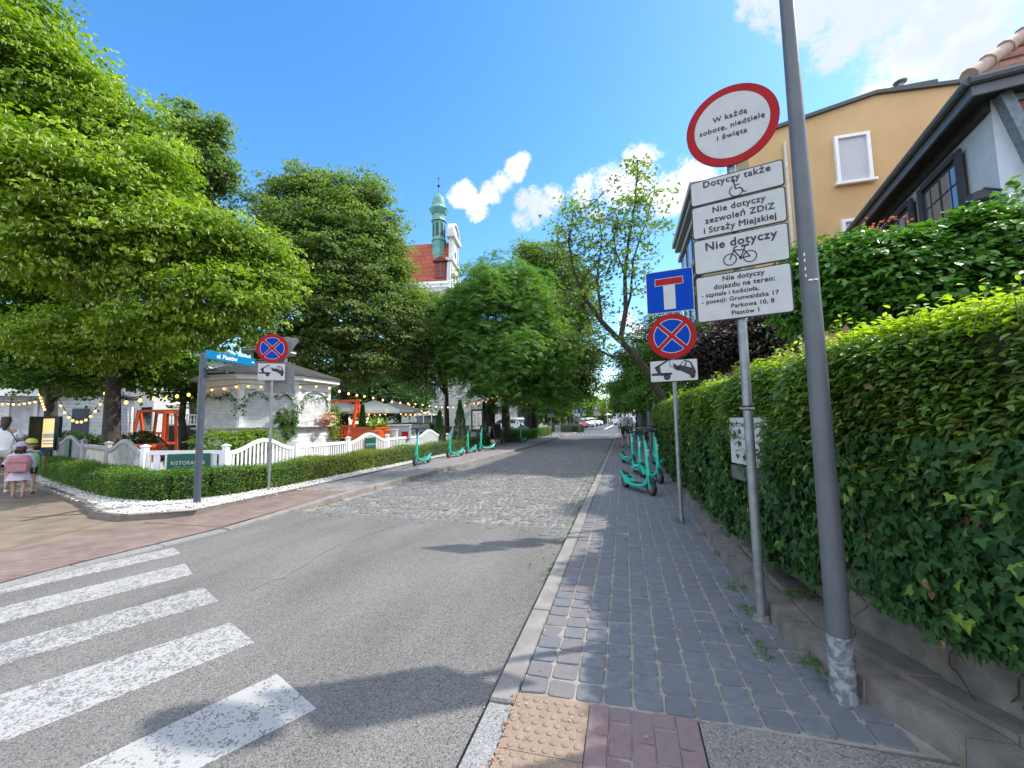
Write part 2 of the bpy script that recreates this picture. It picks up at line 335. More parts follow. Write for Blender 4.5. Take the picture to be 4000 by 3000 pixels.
# cobblestones: every sett is a small rounded block, laid in wavy courses
def blocks(name, cells, m, top, drop=.02, inset=.012, seed=1, jz=.003, cf=.2):
    """cells: list of (cx, cy, w, d, rot) -> rounded paving stones in one mesh"""
    r = np.random.default_rng(seed); c = np.array(cells); n = len(c)
    w, d = c[:, 2]/2, c[:, 3]/2; cr = np.minimum(w, d)*cf
    def ring(i):
        x = w-i; y = d-i; q = np.minimum(cr, np.minimum(x, y)*.9)
        return np.stack([np.stack(a, 1) for a in ((-x+q, -y), (x-q, -y), (x, -y+q), (x, y-q), (x-q, y), (-x+q, y), (-x, y-q), (-x, -y+q))], 1)
    o, t = ring(0), ring(inset)
    jit = 1+r.normal(size=(n, 8, 1))*.035
    tz = top+r.normal(size=(n, 1))*jz; tilt = r.normal(size=(n, 2))*.02
    def place(g, z):
        g = g*jit; ca, sa = np.cos(c[:, 4])[:, None], np.sin(c[:, 4])[:, None]
        X = g[:, :, 0]*ca-g[:, :, 1]*sa+c[:, 0][:, None]; Y = g[:, :, 0]*sa+g[:, :, 1]*ca+c[:, 1][:, None]
        Z = z+g[:, :, 0]*tilt[:, :1]+g[:, :, 1]*tilt[:, 1:]
        return np.stack([X, Y, Z], 2)
    V = np.concatenate([place(o, tz-drop), place(o*.985, tz-.009), place(t, tz)], 1).reshape(-1, 3)
    base = []; tot = []
    for k in (0, 8):
        for i in range(8): j = (i+1) % 8; base += [k+i, k+j, k+8+j, k+8+i]; tot.append(4)
    base += list(range(16, 24)); tot.append(8)
    base = np.array(base); loops = (base[None]+24*np.arange(n)[:, None]).ravel()
    totals = np.tile(tot, n); starts = np.concatenate([[0], np.cumsum(totals)[:-1]])
    ob = rawmesh(name, V, loops, starts, totals, m, None, np.repeat(r.random(n), len(tot))); ob['kind'] = 'structure'; return ob
SETT = mat('granite_sett', (.185, .175, .165), (.115, .113, .112), .7, 60, .5, 150, rnd=(.16, .157, .155))
PAVE = mat('tumbled_paver', (.185, .192, .210), (.135, .141, .157), .85, 18, .5, 140, rnd=(.145, .15, .162), detail=8)  # blue-grey shade tint of the pavement is put into this colour
PAVER = mat('reddish_paver', (.21, .185, .185), (.165, .15, .152), .85, 18, .5, 140, rnd=(.155, .152, .16), detail=8)
cells = []
y = 5.3
while y < 38:
    x = -4.95
    row = .092+.0015*y
    while x < -1.08:
        w = random.uniform(.085, .135)
        yy = y+.07*math.sin(x*2.1)+.05*math.sin(x*.9+y*.35)+.16*x*.15
        lim = 5.42+.06*math.sin(x*2.5)+(.1 if x < -3 else 0) - (.12 if x > -1.9 else 0)
        if yy > lim: cells.append((x+w/2, yy, w-.014, row-.013, random.gauss(0, .05)+.12*math.cos(x*2.1)))
        x += w
    y += row
for k, gx in enumerate((-1.02, -.90, -.78)):      # gutter rows along the kerb
    y = 5.15
    while y < 38: d = random.uniform(.13, .19); cells.append((gx, y+d/2, .105, d-.014, random.gauss(0, .03))); y += d
blocks('cobblestone_street', cells, SETT, -.043, inset=.018, jz=.005, cf=.36)
# right pavement
BED = [(-.56, 2.14), (1.3, 2.14), (1.3, 42), (-.56, 42)]
sheet('paver_bed', BED, -.005, SAND, -.06)
cells = []; cells2 = []
for k in range(12):
    for j in range(280):
        x0 = -.565+k*.1385; y0 = 2.155+j*.1425
        if x0-.04 > np.interp(y0, [2.1, 2.45, 3, 4.2, 5.8, 8, 12, 40], [1.19, 1.04, .88, .84, .86, .95, 1.02, 1.1]): continue
        if y0 < 9 or (j+k) % 2: w, d, yy = .1385, .1425, y0
        else: w, d, yy = .1385, .1425, y0
        c = (x0+w/2+random.gauss(0, .001), yy+d/2+random.gauss(0, .0012), w-.0085, d-.0085, random.gauss(0, .008))
        (cells2 if (k < 2 and random.random() < .65 and y0 < 6) else cells).append(c)
blocks('pavement', cells, PAVE, .002, inset=.004, seed=2, jz=.0018)
blocks('pavement_edge_pavers', cells2, PAVER, .002, inset=.004, seed=3, jz=.0018)
# tactile slab with domes, red brick strip, aggregate slab
OCHRE = mat('tactile_ochre', (.31, .22, .16), (.25, .185, .14), .85, 18, .5, 120)
b = MB(); b.box(-.562, -.214, .9, 1.42, -.05, .0); b.box(-.562, -.214, 1.425, 1.782, -.05, .001); b.box(-.562, -.214, 1.787, 2.145, -.05, 0.0)
for i in range(8):
    for j in range(20):
        x = -.54+i*.05+(.025 if j % 2 else 0); y = 1.16+j*.05
        if x < -.225 and abs(y-1.785) > .012 and abs(y-1.423) > .012: b.lathe([(.0155, 0), (.0145, .0035), (.010, .006), (.004, .0068)], 10, (x, y, .0))
tac = b.build('tactile_paving', OCHRE, smooth=True); tac['kind'] = 'structure'
sheet('brick_bed', [(-.212, .5), (.262, .5), (.262, 2.15), (-.212, 2.15)], -.006, SAND, -.05)
cells = []
for k in range(5):
    y = 2.145-(.1 if k % 2 else 0)
    if k % 2: cells.append((-.165+k*.0945, 2.1, .0915, .0915, 0))
    while y > .6:
        cells.append((-.165+k*.0945, y-.1, .0915, .196, random.gauss(0, .003))); y -= .2
blocks('red_brick_paving', cells, mat('red_clay_paver', (.27, .18, .165), (.22, .145, .14), .85, 22, .5, 140, rnd=(.22, .16, .155)), .002, inset=.003, seed=5, cf=.06)
sheet('aggregate_slab', [(.268, .3), (2.4, .3), (2.4, 1.9), (1.25, 2.1), (.268, 2.15)], .0, AGG, -.05)
# kerbs
def kerb_line(name, pts, w, z0, z1, m, step=1.0):
    b = MB(); zf = z1 if callable(z1) else (lambda y_: z1)
    for (a, c) in zip(pts[:-1], pts[1:]):
        a = Vector(a); c = Vector(c); L = (c-a).length; n = max(1, round(L/step)); d = (c-a)/L; q = Vector((d.y, -d.x))
        for i in range(n):
            p = a+d*(L*i/n+.004); e = a+d*(L*(i+1)/n-.004); off = random.gauss(0, .002)
            pr = [p, p+q*w, e+q*w, e]
            lo = [Vector((v.x+off, v.y)) for v in pr]
            bb = .012; cc = sum(lo, Vector((0, 0)))/4
            vs = [(v.x, v.y, z0) for v in lo]+[(v.x, v.y, zf(v.y)-bb) for v in lo]+[(v.x+(cc.x-v.x)*.1*bb/w*8, v.y+(cc.y-v.y)*bb/max(L/n, .3), zf(v.y)) for v in lo]
            fs = [(0, 1, 5, 4), (1, 2, 6, 5), (2, 3, 7, 6), (3, 0, 4, 7), (4, 5, 9, 8), (5, 6, 10, 9), (6, 7, 11, 10), (7, 4, 8, 11), (8, 9, 10, 11)]
            b.add(vs, fs)
    o = b.build(name, m); o['kind'] = 'structure'; return o
sheet('kerb_gap', [(-.716, -.5), (-.688, -.5), (-.688, 40), (-.716, 40)], -.0455, mat('shaded_gap_dirt', (.03, .027, .022), (.055, .05, .04), .95, 30), -.0498)  # dark strip paints the shade of the kerb step along with gap dirt
kerb_line('kerb', [(-.69, 2.07), (-.69, 42)], .122, -.1, .004, CONC)
kerb_line('granite_kerb', [(-.69, -.5), (-.69, 2.06)], .122, -.1, -.004, GRANITE, .9)
kerb_line('left_granite_kerb', [(-5.58, -4), (-5.5, 3.1), (-5.33, 4.6)], .16, -.1, -.03, GRANITE, .9)
kerb_line('left_kerb', [(-5.33, 4.62), (-5.2, 9), (-5.02, 14), (-4.9, 22), (-4.9, 44)], .15, -.1, lambda y_: float(np.interp(y_, [4.6, 7.2], [-.028, .055])), CONC)
# left pavement and corner plaza
RED_W = brickmat('rosy_wave_paving', (.215, .15, .125), (.18, .13, .11), (.12, .09, .08), .2, .1, .006, rot=R(-20))
TANS = brickmat('tan_slab_paving', (.20, .15, .11), (.18, .14, .10), (.09, .07, .055), .9, .9, .012, .0, rot=R(-20), bump=.3)
sheet('plaza', [(-5.6, -4), (-5.5, 3.1), (-5.34, 4.6), (-5.34, 5.2), (-7.3, 4.95), (-7.9, 5.1), (-9.5, 5.8), (-12, 6.7), (-16, 8.1), (-40, 15.5), (-40, -4)], -.022, TANS)
sheet('rosy_paving_band', [(-5.6, -4), (-5.5, 3.1), (-5.34, 4.6), (-5.32, 6.4), (-6.35, 6.6), (-6.6, 4.9), (-6.9, 3), (-7.3, -4)], -.016, RED_W)
GREYP = brickmat('grey_paver_walk', (.24, .225, .22), (.20, .19, .185), (.13, .115, .1), .2, .1, .008, rot=R(90))
b = MB(); yy_ = [(4.62, -5.34, -6.75), (5.2, -5.31, -6.44), (6.2, -5.28, -6.38), (7.2, -5.26, -6.38)]; zl_ = lambda y_: float(np.interp(y_, [4.6, 7.2], [-.012, .045]))
for (ya, xa, xc), (yb, xb, xd) in zip(yy_[:-1], yy_[1:]): b.add([(xa, ya, zl_(ya)), (xb, yb, zl_(yb)), (xd, yb, zl_(yb)), (xc, ya, zl_(ya))], [(0, 1, 2, 3)])
o = b.build('left_pavement_ramp', RED_W); o['kind'] = 'structure'
sheet('left_pavement', [(-5.26, 7.2), (-5.2, 9), (-5.02, 14), (-4.9, 22), (-4.9, 44), (-7.3, 44), (-7.1, 26), (-6.62, 17), (-6.5, 12), (-6.38, 7.2)], .045, GREYP, -.03)
EDG = mat('edging_stone', (.20, .175, .15), (.15, .13, .115), .85, 8, .4, 60)
kerb_line('bed_edging', [(-16, 7.75), (-12, 6.35), (-9.5, 5.45), (-7.9, 4.72), (-7.2, 4.62), (-6.42, 5.1), (-6.36, 7), (-6.52, 12), (-6.62, 17)], -.06, -.05, .075, EDG)
GRAV = mat('white_marble_gravel', (.72, .70, .67), (.55, .53, .50), .6, 40, .3, 100)
sheet('gravel_bed', [(-16, 7.8), (-12, 6.4), (-9.5, 5.5), (-7.9, 4.77), (-7.25, 4.67), (-6.48, 5.13), (-6.42, 7), (-6.58, 12), (-6.68, 17), (-6.9, 21), (-7.9, 21), (-7.9, 7), (-9, 6.6), (-16, 9)], .035, mat('gravel_base', (.42, .40, .37), (.3, .28, .25), .9, 30))
# loose white stones
def in_strip(n):
    segs = [((-16, 8.0), (-12, 6.62), .22), ((-12, 6.62), (-9.5, 5.72), .27), ((-9.5, 5.85), (-7.95, 5.32), .3), ((-7.9, 5.22), (-7.0, 5.35), .52), ((-6.86, 5.4), (-6.76, 7.3), .42), ((-6.76, 7.3), (-6.85, 11), .3), ((-6.85, 11), (-7.0, 21), .24)]
    out = []
    for a, c, w in segs:
        L = math.dist(a, c); k = int(n*L*w*2*(1 if c[1] < 9 else .5))
        t = RG.random(k); q = np.array(a)*(1-t)[:, None]+np.array(c)*t[:, None]; dx, dy = (c[0]-a[0])/L, (c[1]-a[1])/L; o = RG.uniform(-w, w, k)
        out.append(q+np.stack([-dy*o, dx*o], 1))
    return np.concatenate(out)
p2 = in_strip(900); n = len(p2)
P = np.concatenate([p2, RG.uniform(.03, .055, (n, 1))], 1)
g = leaves('white_stones', P, unit(n)*[1, 1, .2], np.array([0, 0, 1.])+unit(n)*.5, RG.uniform(.03, .06, n), RG.uniform(.025, .045, n), GRAV, None, 'stone')
tag(g, kind='stuff')
# pedestrian crossing
def worn(name, thr):
    m = bpy.data.materials.new(name); m.use_nodes = True; t = m.node_tree; p = t.nodes['Principled BSDF']
    tcn = N(t, 'ShaderNodeTexCoord'); v = N(t, 'ShaderNodeTexVoronoi'); v.inputs['Scale'].default_value = 95; t.links.new(tcn.outputs['Object'], v.inputs['Vector'])
    n = N(t, 'ShaderNodeTexNoise'); n.inputs['Scale'].default_value = 14; n.inputs['Detail'].default_value = 8; n.inputs['Roughness'].default_value = .7; t.links.new(tcn.outputs['Object'], n.inputs['Vector'])
    sep = N(t, 'ShaderNodeSeparateColor'); t.links.new(v.outputs['Color'], sep.inputs[0])
    a = math_n(t, 'ADD', math_n(t, 'MULTIPLY', sep.outputs[1], .38), n.outputs['Fac'])
    mr = N(t, 'ShaderNodeMapRange'); t.links.new(a, mr.inputs[0]); mr.inputs[1].default_value = thr; mr.inputs[2].default_value = thr+.06
    mi = N(t, 'ShaderNodeMixRGB'); t.links.new(mr.outputs[0], mi.inputs[0]); mi.inputs[1].default_value = (.36, .35, .335, 1); mi.inputs[2].default_value = (.17, .165, .16, 1)
    t.links.new(mi.outputs[0], p.inputs['Base Color']); p.inputs['Roughness'].default_value = .7
    b = N(t, 'ShaderNodeBump'); b.inputs['Strength'].default_value = .5; b.inputs['Distance'].default_value = .005; t.links.new(v.outputs['Distance'], b.inputs['Height']); t.links.new(b.outputs[0], p.inputs['Normal'])
    return m
W1 = worn('worn_road_paint', .71); W2 = worn('heavily_worn_road_paint', .64); W3 = worn('fresh_road_paint', .80)
ZB = [((375,1183),(390,1196),(0,1262),(0,1282),W1), ((400,1217),(417,1240),(0,1312),(0,1346),W1), ((440,1268),(472,1298),(0,1391),(0,1437),W2), ((500,1344),(550,1388),(0,1500),(0,1604),W1), ((598,1455),(684,1530),(170,1659),(430,1659),W3)]
for a, c, d, e, m_ in ZB:
    A, B_, D_, E_ = (gp(*q, -.046) for q in (a, c, d, e))
    D_ = A+(D_-A).normalized()*3.9; E_ = B_+(E_-B_).normalized()*3.9
    o = sheet('crossing_stripe', [(A.x, A.y), (B_.x, B_.y), (E_.x, E_.y), (D_.x, D_.y)][::-1], -.046, m_, -.0495)
# tar seams in the asphalt
SEAM = mat('tar_seam', (.10, .097, .092), (.13, .125, .12), .8, 10)
b = MB(); random.seed(12)
def crack(x, y, n, dx, dy, w):
    for _ in range(n):
        x2, y2 = x+dx*random.uniform(.3, 1.5)+random.gauss(0, .035), y+dy*random.uniform(.5, 1.3)+random.gauss(0, .03); L_ = math.dist((x, y), (x2, y2)); nx, ny = -(y2-y)/L_*w, (x2-x)/L_*w
        b.slab([(x-nx, y-ny), (x2-nx, y2-ny), (x2+nx, y2+ny), (x+nx, y+ny)], -.0495, -.0475+random.random()*.001); x, y = x2, y2
crack(-3.1, 3.0, 26, .006, .1, .0035)
b.build('road_cracks', SEAM)['kind'] = 'structure'
# speed hump with white teeth, far markings
HUMP = mat('hump_rubber', (.06, .06, .06), (.09, .09, .09), .8, 9)
b = MB(); b.slab([(-4.85, 38.4), (-.72, 38.4), (-.72, 39.6), (-4.85, 39.6)], -.06, .0); h = b.build('speed_hump', HUMP); tag(h, 'low dark speed hump with white teeth where the cobbles end', 'speed hump')
b = MB()
for i in range(12): b.slab([(-4.8+i*.35, 38.42), (-4.62+i*.35, 38.42), (-4.62+i*.35, 38.85), (-4.8+i*.35, 38.85)], -.0, .006)
b.slab([(-4.85, 38.1), (-.72, 38.1), (-.72, 38.36), (-4.85, 38.36)], -.05, -.036)
b.build('white_teeth', WHITE, h)
A = gp(1303, 927); B_ = gp(1324, 917.5)
sheet('road_marking', [(A.x, A.y), (A.x+.35, A.y), (B_.x+.35, B_.y), (B_.x, B_.y)], -.035, WHITE, -.039)

# ================================================================== RIGHT-HAND LOW WALL AND CURB
STONE = mat('weathered_stone', (.20, .175, .145), (.10, .09, .078), .95, 9, .45, 90, w=(.3, .7), detail=9)
STONE2 = mat('weathered_curb_stone', (.21, .185, .16), (.12, .108, .093), .95, 9, .4, 90, w=(.3, .7), detail=9)
wt = thing('retaining_wall', 'low weathered stone wall with a stepped foot under the ivy hedge', 'wall', (1.2, 2, 0))
cl = [(1.62, .6), (1.36, 1.5), (1.2, 2.1), (1.04, 2.45), (.88, 3), (.84, 4.2), (.86, 5.8), (.95, 8), (1.02, 12), (1.1, 16)]
def wallstrip(off0, off1, z0, z1, jag, m, name, parent, seed):
    r = random.Random(seed); b = MB()
    for (a, c) in zip(cl[:-1], cl[1:]):
        L = math.dist(a, c); n = max(1, int(L/.4))
        for i in range(n):
            t0, t1 = i/n, (i+1)/n-.006/L
            p = (a[0]+(c[0]-a[0])*t0, a[1]+(c[1]-a[1])*t0); q = (a[0]+(c[0]-a[0])*t1, a[1]+(c[1]-a[1])*t1)
            j = r.uniform(-jag, jag); zt = z1+r.uniform(-jag, jag)
            b.add([(p[0]+off0+j, p[1], z0), (p[0]+off1, p[1], z0), (q[0]+off1, q[1], z0), (q[0]+off0+j, q[1], z0), (p[0]+off0+j+.01, p[1], zt), (p[0]+off1, p[1], zt), (q[0]+off1, q[1], zt), (q[0]+off0+j+.01, q[1], zt)],
                  [(3,2,1,0),(4,5,6,7),(0,1,5,4),(1,2,6,5),(2,3,7,6),(3,0,4,7)])
    o = b.build(name, m, parent)
    if parent: o.matrix_parent_inverse = Matrix.Translation(-Vector(parent.location))
    return o
wallstrip(.0, .16, -.05, .115, .008, STONE2, 'curb_stones', wt, 1)
wallstrip(.158, .33, -.05, .15, .012, STONE, 'ledge', wt, 2)
wallstrip(.325, .7, -.05, .6, .018, STONE, 'wall_face', wt, 3)

# ================================================================== SIGNS
def circle(r, n=48, cx=0, cz=0, a0=0, a1=2*math.pi): return [(cx+r*math.cos(a0+(a1-a0)*i/n), cz+r*math.sin(a0+(a1-a0)*i/n)) for i in range(n)]
def rrect(x0, x1, z0, z1, r, n=5):
    out = []
    for cx, cz, a in ((x1-r, z1-r, 0), (x0+r, z1-r, 90), (x0+r, z0+r, 180), (x1-r, z0+r, 270)):
        for i in range(n+1): t = R(a+90*i/n); out.append((cx+r*math.cos(t), cz+r*math.sin(t)))
    return out
def flat(name, poly, y0, m, parent, y1=None):
    b = MB(); b.prism(poly, y0, y0+.0012 if y1 is None else y1); return b.build(name, m, parent)
def ribbon(b, pts, w, y, closed=False, c=(0, 0), s=1.):
    pts = [(c[0]+p[0]*s, c[1]+p[1]*s) for p in pts]
    if closed: pts = pts+[pts[0]]
    for a, e in zip(pts[:-1], pts[1:]):
        L = math.dist(a, e)
        if L < 1e-6: continue
        nx, nz = -(e[1]-a[1])/L*w/2, (e[0]-a[0])/L*w/2; ex, ez = (e[0]-a[0])/L*w*.3, (e[1]-a[1])/L*w*.3
        b.prism([(a[0]-nx-ex, a[1]-nz-ez), (e[0]-nx+ex, e[1]-nz+ez), (e[0]+nx+ex, e[1]+nz+ez), (a[0]+nx-ex, a[1]+nz-ez)], y, y+.0006)
def ring(name, r0, r1, y0, m, parent, n=48):
    b = MB(); vs = []; fs = []
    for i in range(n):
        a = 2*math.pi*i/n
        for r_, y in ((r0, y0), (r1, y0), (r1, y0+.002), (r0, y0+.002)): vs.append((r_*math.cos(a), y, r_*math.sin(a)))
    for i in range(n):
        j = (i+1) % n
        for k in range(4): l = (k+1) % 4; fs.append((4*i+k, 4*j+k, 4*j+l, 4*i+l))
    b.add(vs, fs); return b.build(name, m, parent)
def pole(name, parent, r, h, m=GREY, r1=None, cap=True):
    b = MB(); b.tube([(0, 0, -.05), (0, 0, h)], [r*.92, (r1 or r)*.92], 20)
    if cap: b.lathe([(r*1.06, h-.002), (r*1.06, h+.012), (r*.5, h+.02)], 16)
    return b.build(name, m, parent, True)
def towtruck(parent, s, cx, cz, y):
    b = MB(); P_ = lambda pl: b.prism([(cx+x*s, cz+z*s) for x, z in pl], y, y+.0006)
    P_([(-1, -.28), (-.12, -.28), (-.1, -.16), (-1, -.16)]); P_([(-.86, .12), (-.2, .5), (-.17, .43), (-.8, .04)]); P_([(-.86, .12), (-.62, .22), (-.56, -.18), (-.72, -.18)])
    P_([(-.62, -.18), (-.12, -.16), (-.05, -.22), (-.12, -.28), (-.6, -.3)])
    P_(circle(.155, 20, -.3, -.36))
    b2 = [(-.17, .46), (-.15, .2), (-.1, .12), (-.03, .1), (.02, .16)]; ribbon(b, b2, .03*s, y, c=(cx, cz), s=s)
    P_([(-.02, .3), (.2, .14), (.3, .2), (.5, .42), (.78, .3), (.92, -.02), (.98, -.2), (.9, -.38), (.74, -.34), (.3, -.1), (.02, .02)])
    P_(circle(.11, 18, .2, .02)); P_(circle(.12, 18, .82, -.36))
    o = b.build('tow_truck_symbol', BLACK, parent)
    w = MB()
    for pl in ([(.33, .18), (.5, .36), (.56, .33), (.46, .12)], [(.6, .31), (.73, .25), (.8, .02), (.54, .1)]): w.prism([(cx+x*s, cz+z*s) for x, z in pl], y-.0008, y-.0002)
    w.build('window_symbol', SIGNW, parent)
def nostop(parent, z, r, y):
    """round no-stopping plate: blue field, red rim and cross, thin white outlines"""
    e = thing('plate', None, None); e.parent = parent; e.location = (0, y, z)
    b = MB(); b.prism(circle(r), 0, .012); d = b.build('no_stopping_plate', SIGNR, e)
    flat('back', circle(r*.985), .0125, BACK, e, .016)
    ri = r*.76; w = r*.075
    for k in range(4):
        a0 = k*math.pi/2; poly = []
        c0 = (w*1.42*math.cos(a0), w*1.42*math.sin(a0))
        off = math.asin(w/ri)
        poly = [c0]+circle(ri, 14, 0, 0, a0-math.pi/4+off, a0+math.pi/4-off+.0)+[(ri*math.cos(a0+math.pi/4-off), ri*math.sin(a0+math.pi/4-off))]
        flat('white_outline', poly, -.0014, SIGNW, e)
        c_ = (sum(p[0] for p in poly)/len(poly), sum(p[1] for p in poly)/len(poly))
        poly2 = [c0 if False else (c0[0]+.022*r*2*math.cos(a0), c0[1]+.022*r*2*math.sin(a0))]+circle(ri-.03*r, 14, 0, 0, a0-math.pi/4+off*1.35, a0+math.pi/4-off*1.35)+[((ri-.03*r)*math.cos(a0+math.pi/4-off*1.35), (ri-.03*r)*math.sin(a0+math.pi/4-off*1.35))]
        flat('blue_field', poly2, -.0028, SIGNB, e)
    return e
# --- main post: round vehicle ban with four supplementary plates
AZ1 = -.2593; S1 = Vector((.832, 3.24, 0)); ctr = Vector((.2618*3.22, 3.22, 3.455))
t = thing('traffic_sign', 'tall grey post with a round red-rimmed white sign over four white text plates', 'traffic sign', S1, AZ1)
pole('post', t, .033, 3.30)
b = MB(); b.tube([(0, 0, -.02), (0, 0, .03)], [.06, .045], 16); b.build('collar', CONC, t)
dy = -.05
disc = thing('round_plate', None, None); disc.parent = t; disc.location = (.015, dy, 3.455)
b = MB(); b.prism(circle(.3, 64), 0, .012); b.build('disc', SIGNR, disc)
flat('disc_back', circle(.298, 64), .0122, BACK, disc, .017)
flat('white_field', circle(.243, 64), -.0014, SIGNW, disc)
flat('disc_front', circle(.236, 64), -.002, SIGNW, disc)
text('W każdą', .054, BLACK, disc, -.005, .055, -.0035, bold=2.0, space=1.12)
text('sobotę, niedzielę', .054, BLACK, disc, 0, -.018, -.0035, bold=2.0, space=1.12)
text('i święta', .054, BLACK, disc, 0, -.09, -.0035, bold=2.0, space=1.12)
def plate(z0, z1, name='plate', w=.296):
    p = thing(name, None, None); p.parent = t; p.location = (.015, dy, (z0+z1)/2); h = (z1-z0)/2-.002
    b = MB(); b.prism(rrect(-w, w, -h, h, .02), 0, .01); b.build('panel', BLACK, p)
    flat('panel_back', rrect(-w+.004, w-.004, -h+.004, h-.004, .02), .0103, BACK, p, .014)
    flat('white_face', rrect(-w+.008, w-.008, -h+.008, h-.008, .016), -.0014, SIGNW, p); return p
p = plate(2.908, 3.10)
text('Dotyczy także', .066, BLACK, p, .005, .033, -.0028, bold=2.0, space=1.1)
b = MB(); q = lambda pts, w, **k: ribbon(b, pts, w, -.0028, c=(.0, -.075), s=.0105, **k)
q([(-.6, 9), (-.2, 6.2), (.2, 4)], .009); q([(-.3, 6.6), (2.6, 6.6)], .007); q([(.2, 4), (3.2, 4), (5.0, .4), (6.2, .9)], .008)
b.prism(circle(.011, 16, -.008, .028), -.0028, -.0022)
arc = [(.4+3.9*math.cos(R(a)), 2.6+3.9*math.sin(R(a))) for a in range(125, 372, 12)]; q(arc, .007)
b.build('wheelchair_symbol', BLACK, p)
p = plate(2.655, 2.906)
text('Nie dotyczy', .062, BLACK, p, .01, .052, -.0028, bold=2.0, space=1.1); text('zezwoleń ZDiZ', .062, BLACK, p, .01, -.018, -.0028, bold=2.0, space=1.1); text('i Straży Miejskiej', .062, BLACK, p, .005, -.09, -.0028, bold=2.0, space=1.06)
p = plate(2.388, 2.652)
text('Nie dotyczy', .083, BLACK, p, .005, .04, -.0028, bold=2.0, space=1.1)
b = MB(); q = lambda pts, w, **k: ribbon(b, pts, w, -.0028, c=(.0, -.058), s=.1, **k)
for cx in (-.62, .62): q([(cx+.4*math.cos(R(a)), .4*math.sin(R(a))) for a in range(0, 360, 15)], .007, closed=True)
q([(-.62, 0), (-.36, .62), (.28, .55), (.05, 0), (-.36, .62)], .0085); q([(.05, 0), (.62, 0), (.28, .55)], .0085); q([(-.36, .62), (-.3, .82), (-.12, .86)], .009); q([(.28, .55), (.36, .8)], .009); q([(.16, .82), (.56, .84)], .014)
b.prism(circle(.011, 16, .005, -.058), -.0028, -.0022); b.build('bicycle_symbol', BLACK, p)
p = plate(2.03, 2.374)
for i, (s_, x_, a_) in enumerate([('Nie dotyczy', .01, 'CENTER'), ('dojazdu na teren:', .01, 'CENTER'), ('- szpitala i kościoła,', -.26, 'LEFT'), ('- posesji: Grunwaldzka 17', -.26, 'LEFT'), ('Parkowa 10, 8', -.075, 'LEFT'), ('Piastów 1', -.075, 'LEFT')]):
    text(s_, .05 if i < 2 else .0425, BLACK, p, x_, (.115, .062, .013, -.036, -.088, -.138)[i], -.0028, a_, bold=2.0, space=1.06)
b = MB()
for z in (2.2, 2.5, 2.78, 2.98, 3.3): b.box(-.045, .045, -.036, .036, z-.012, z+.012)
b.build('bracket', GREY, t)
b = MB(); b.tube([(0, 0, 1.39), (0, 0, 1.425)], .0312, 20); st = b.build('sticker', BLACK, t)
text('Kesthöpp', .024, SIGNW, st, -.002, 1.4, -.0322, bold=1.2)
# --- second post: dead end, no stopping, tow-away
AZ2 = -.1554
t = thing('traffic_sign', 'grey post with blue dead-end sign above a no-stopping disc and tow-away plate', 'traffic sign', (.66, 5.87, 0), AZ2)
pole('post', t, .03, 2.95)
p = thing('dead_end_plate', None, None); p.parent = t; p.location = (0, -.05, 3.03)
b = MB(); b.prism(rrect(-.295, .295, -.287, .287, .03), 0, .012); b.build('panel', SIGNW, p)
flat('panel_back', rrect(-.29, .29, -.283, .283, .03), .0123, BACK, p, .016)
flat('blue_face', rrect(-.287, .287, -.279, .279, .025), -.0014, SIGNB, p)
flat('white_stem', [(-.075, -.245), (.07, -.245), (.07, .1), (-.075, .1)], -.0028, SIGNW, p)
flat('white_bar_outline', [(-.18, .082), (.175, .082), (.175, .182), (-.18, .182)], -.0035, SIGNW, p); flat('red_bar', [(-.173, .089), (.168, .089), (.168, .175), (-.173, .175)], -.0048, SIGNR, p)
nostop(t, 2.425, .3, -.05)
p = thing('tow_away_plate', None, None); p.parent = t; p.location = (0, -.05, 1.965)
b = MB(); b.prism(rrect(-.292, .292, -.142, .142, .015), 0, .01); b.build('panel', BLACK, p); flat('white_face', rrect(-.286, .286, -.136, .136, .012), -.0014, SIGNW, p); flat('panel_back', rrect(-.288, .288, -.138, .138, .012), .0103, BACK, p, .014)
towtruck(p, .275, .0, .02, -.0028)
# --- left pole with no stopping + tow plate (and the backs of two more signs)
L0 = gp(580, 1064); L0.z = 0
t = thing('traffic_sign', 'grey post in the white gravel with a no-stopping disc and a tow-away plate', 'traffic sign', L0, R(28))
pole('post', t, .03, 3.18)
nostop(t, 2.93, .3, -.05)
p = thing('tow_away_plate', None, None); p.parent = t; p.location = (0, -.05, 2.44)
b = MB(); b.prism(rrect(-.26, .26, -.18, .18, .015), 0, .01); b.build('panel', BLACK, p); flat('white_face', rrect(-.254, .254, -.174, .174, .012), -.0014, SIGNW, p)
towtruck(p, .24, .0, .03, -.0028)
p = thing('rear_facing_plates', None, None); p.parent = t; p.rotation_euler = (0, 0, R(12)); p.location = (.12, .09, 0)
b = MB(); b.prism([(-.3, 3.2), (.3, 3.2), (.34, 3.14), (.04, 2.63), (-.04, 2.63), (-.34, 3.14)], .0, .008); b.build('yield_back', BACK, p)
b = MB(); b.prism(rrect(-.27, .27, 2.02, 2.56, .02), .0, .008); b.build('square_back', BACK, p)
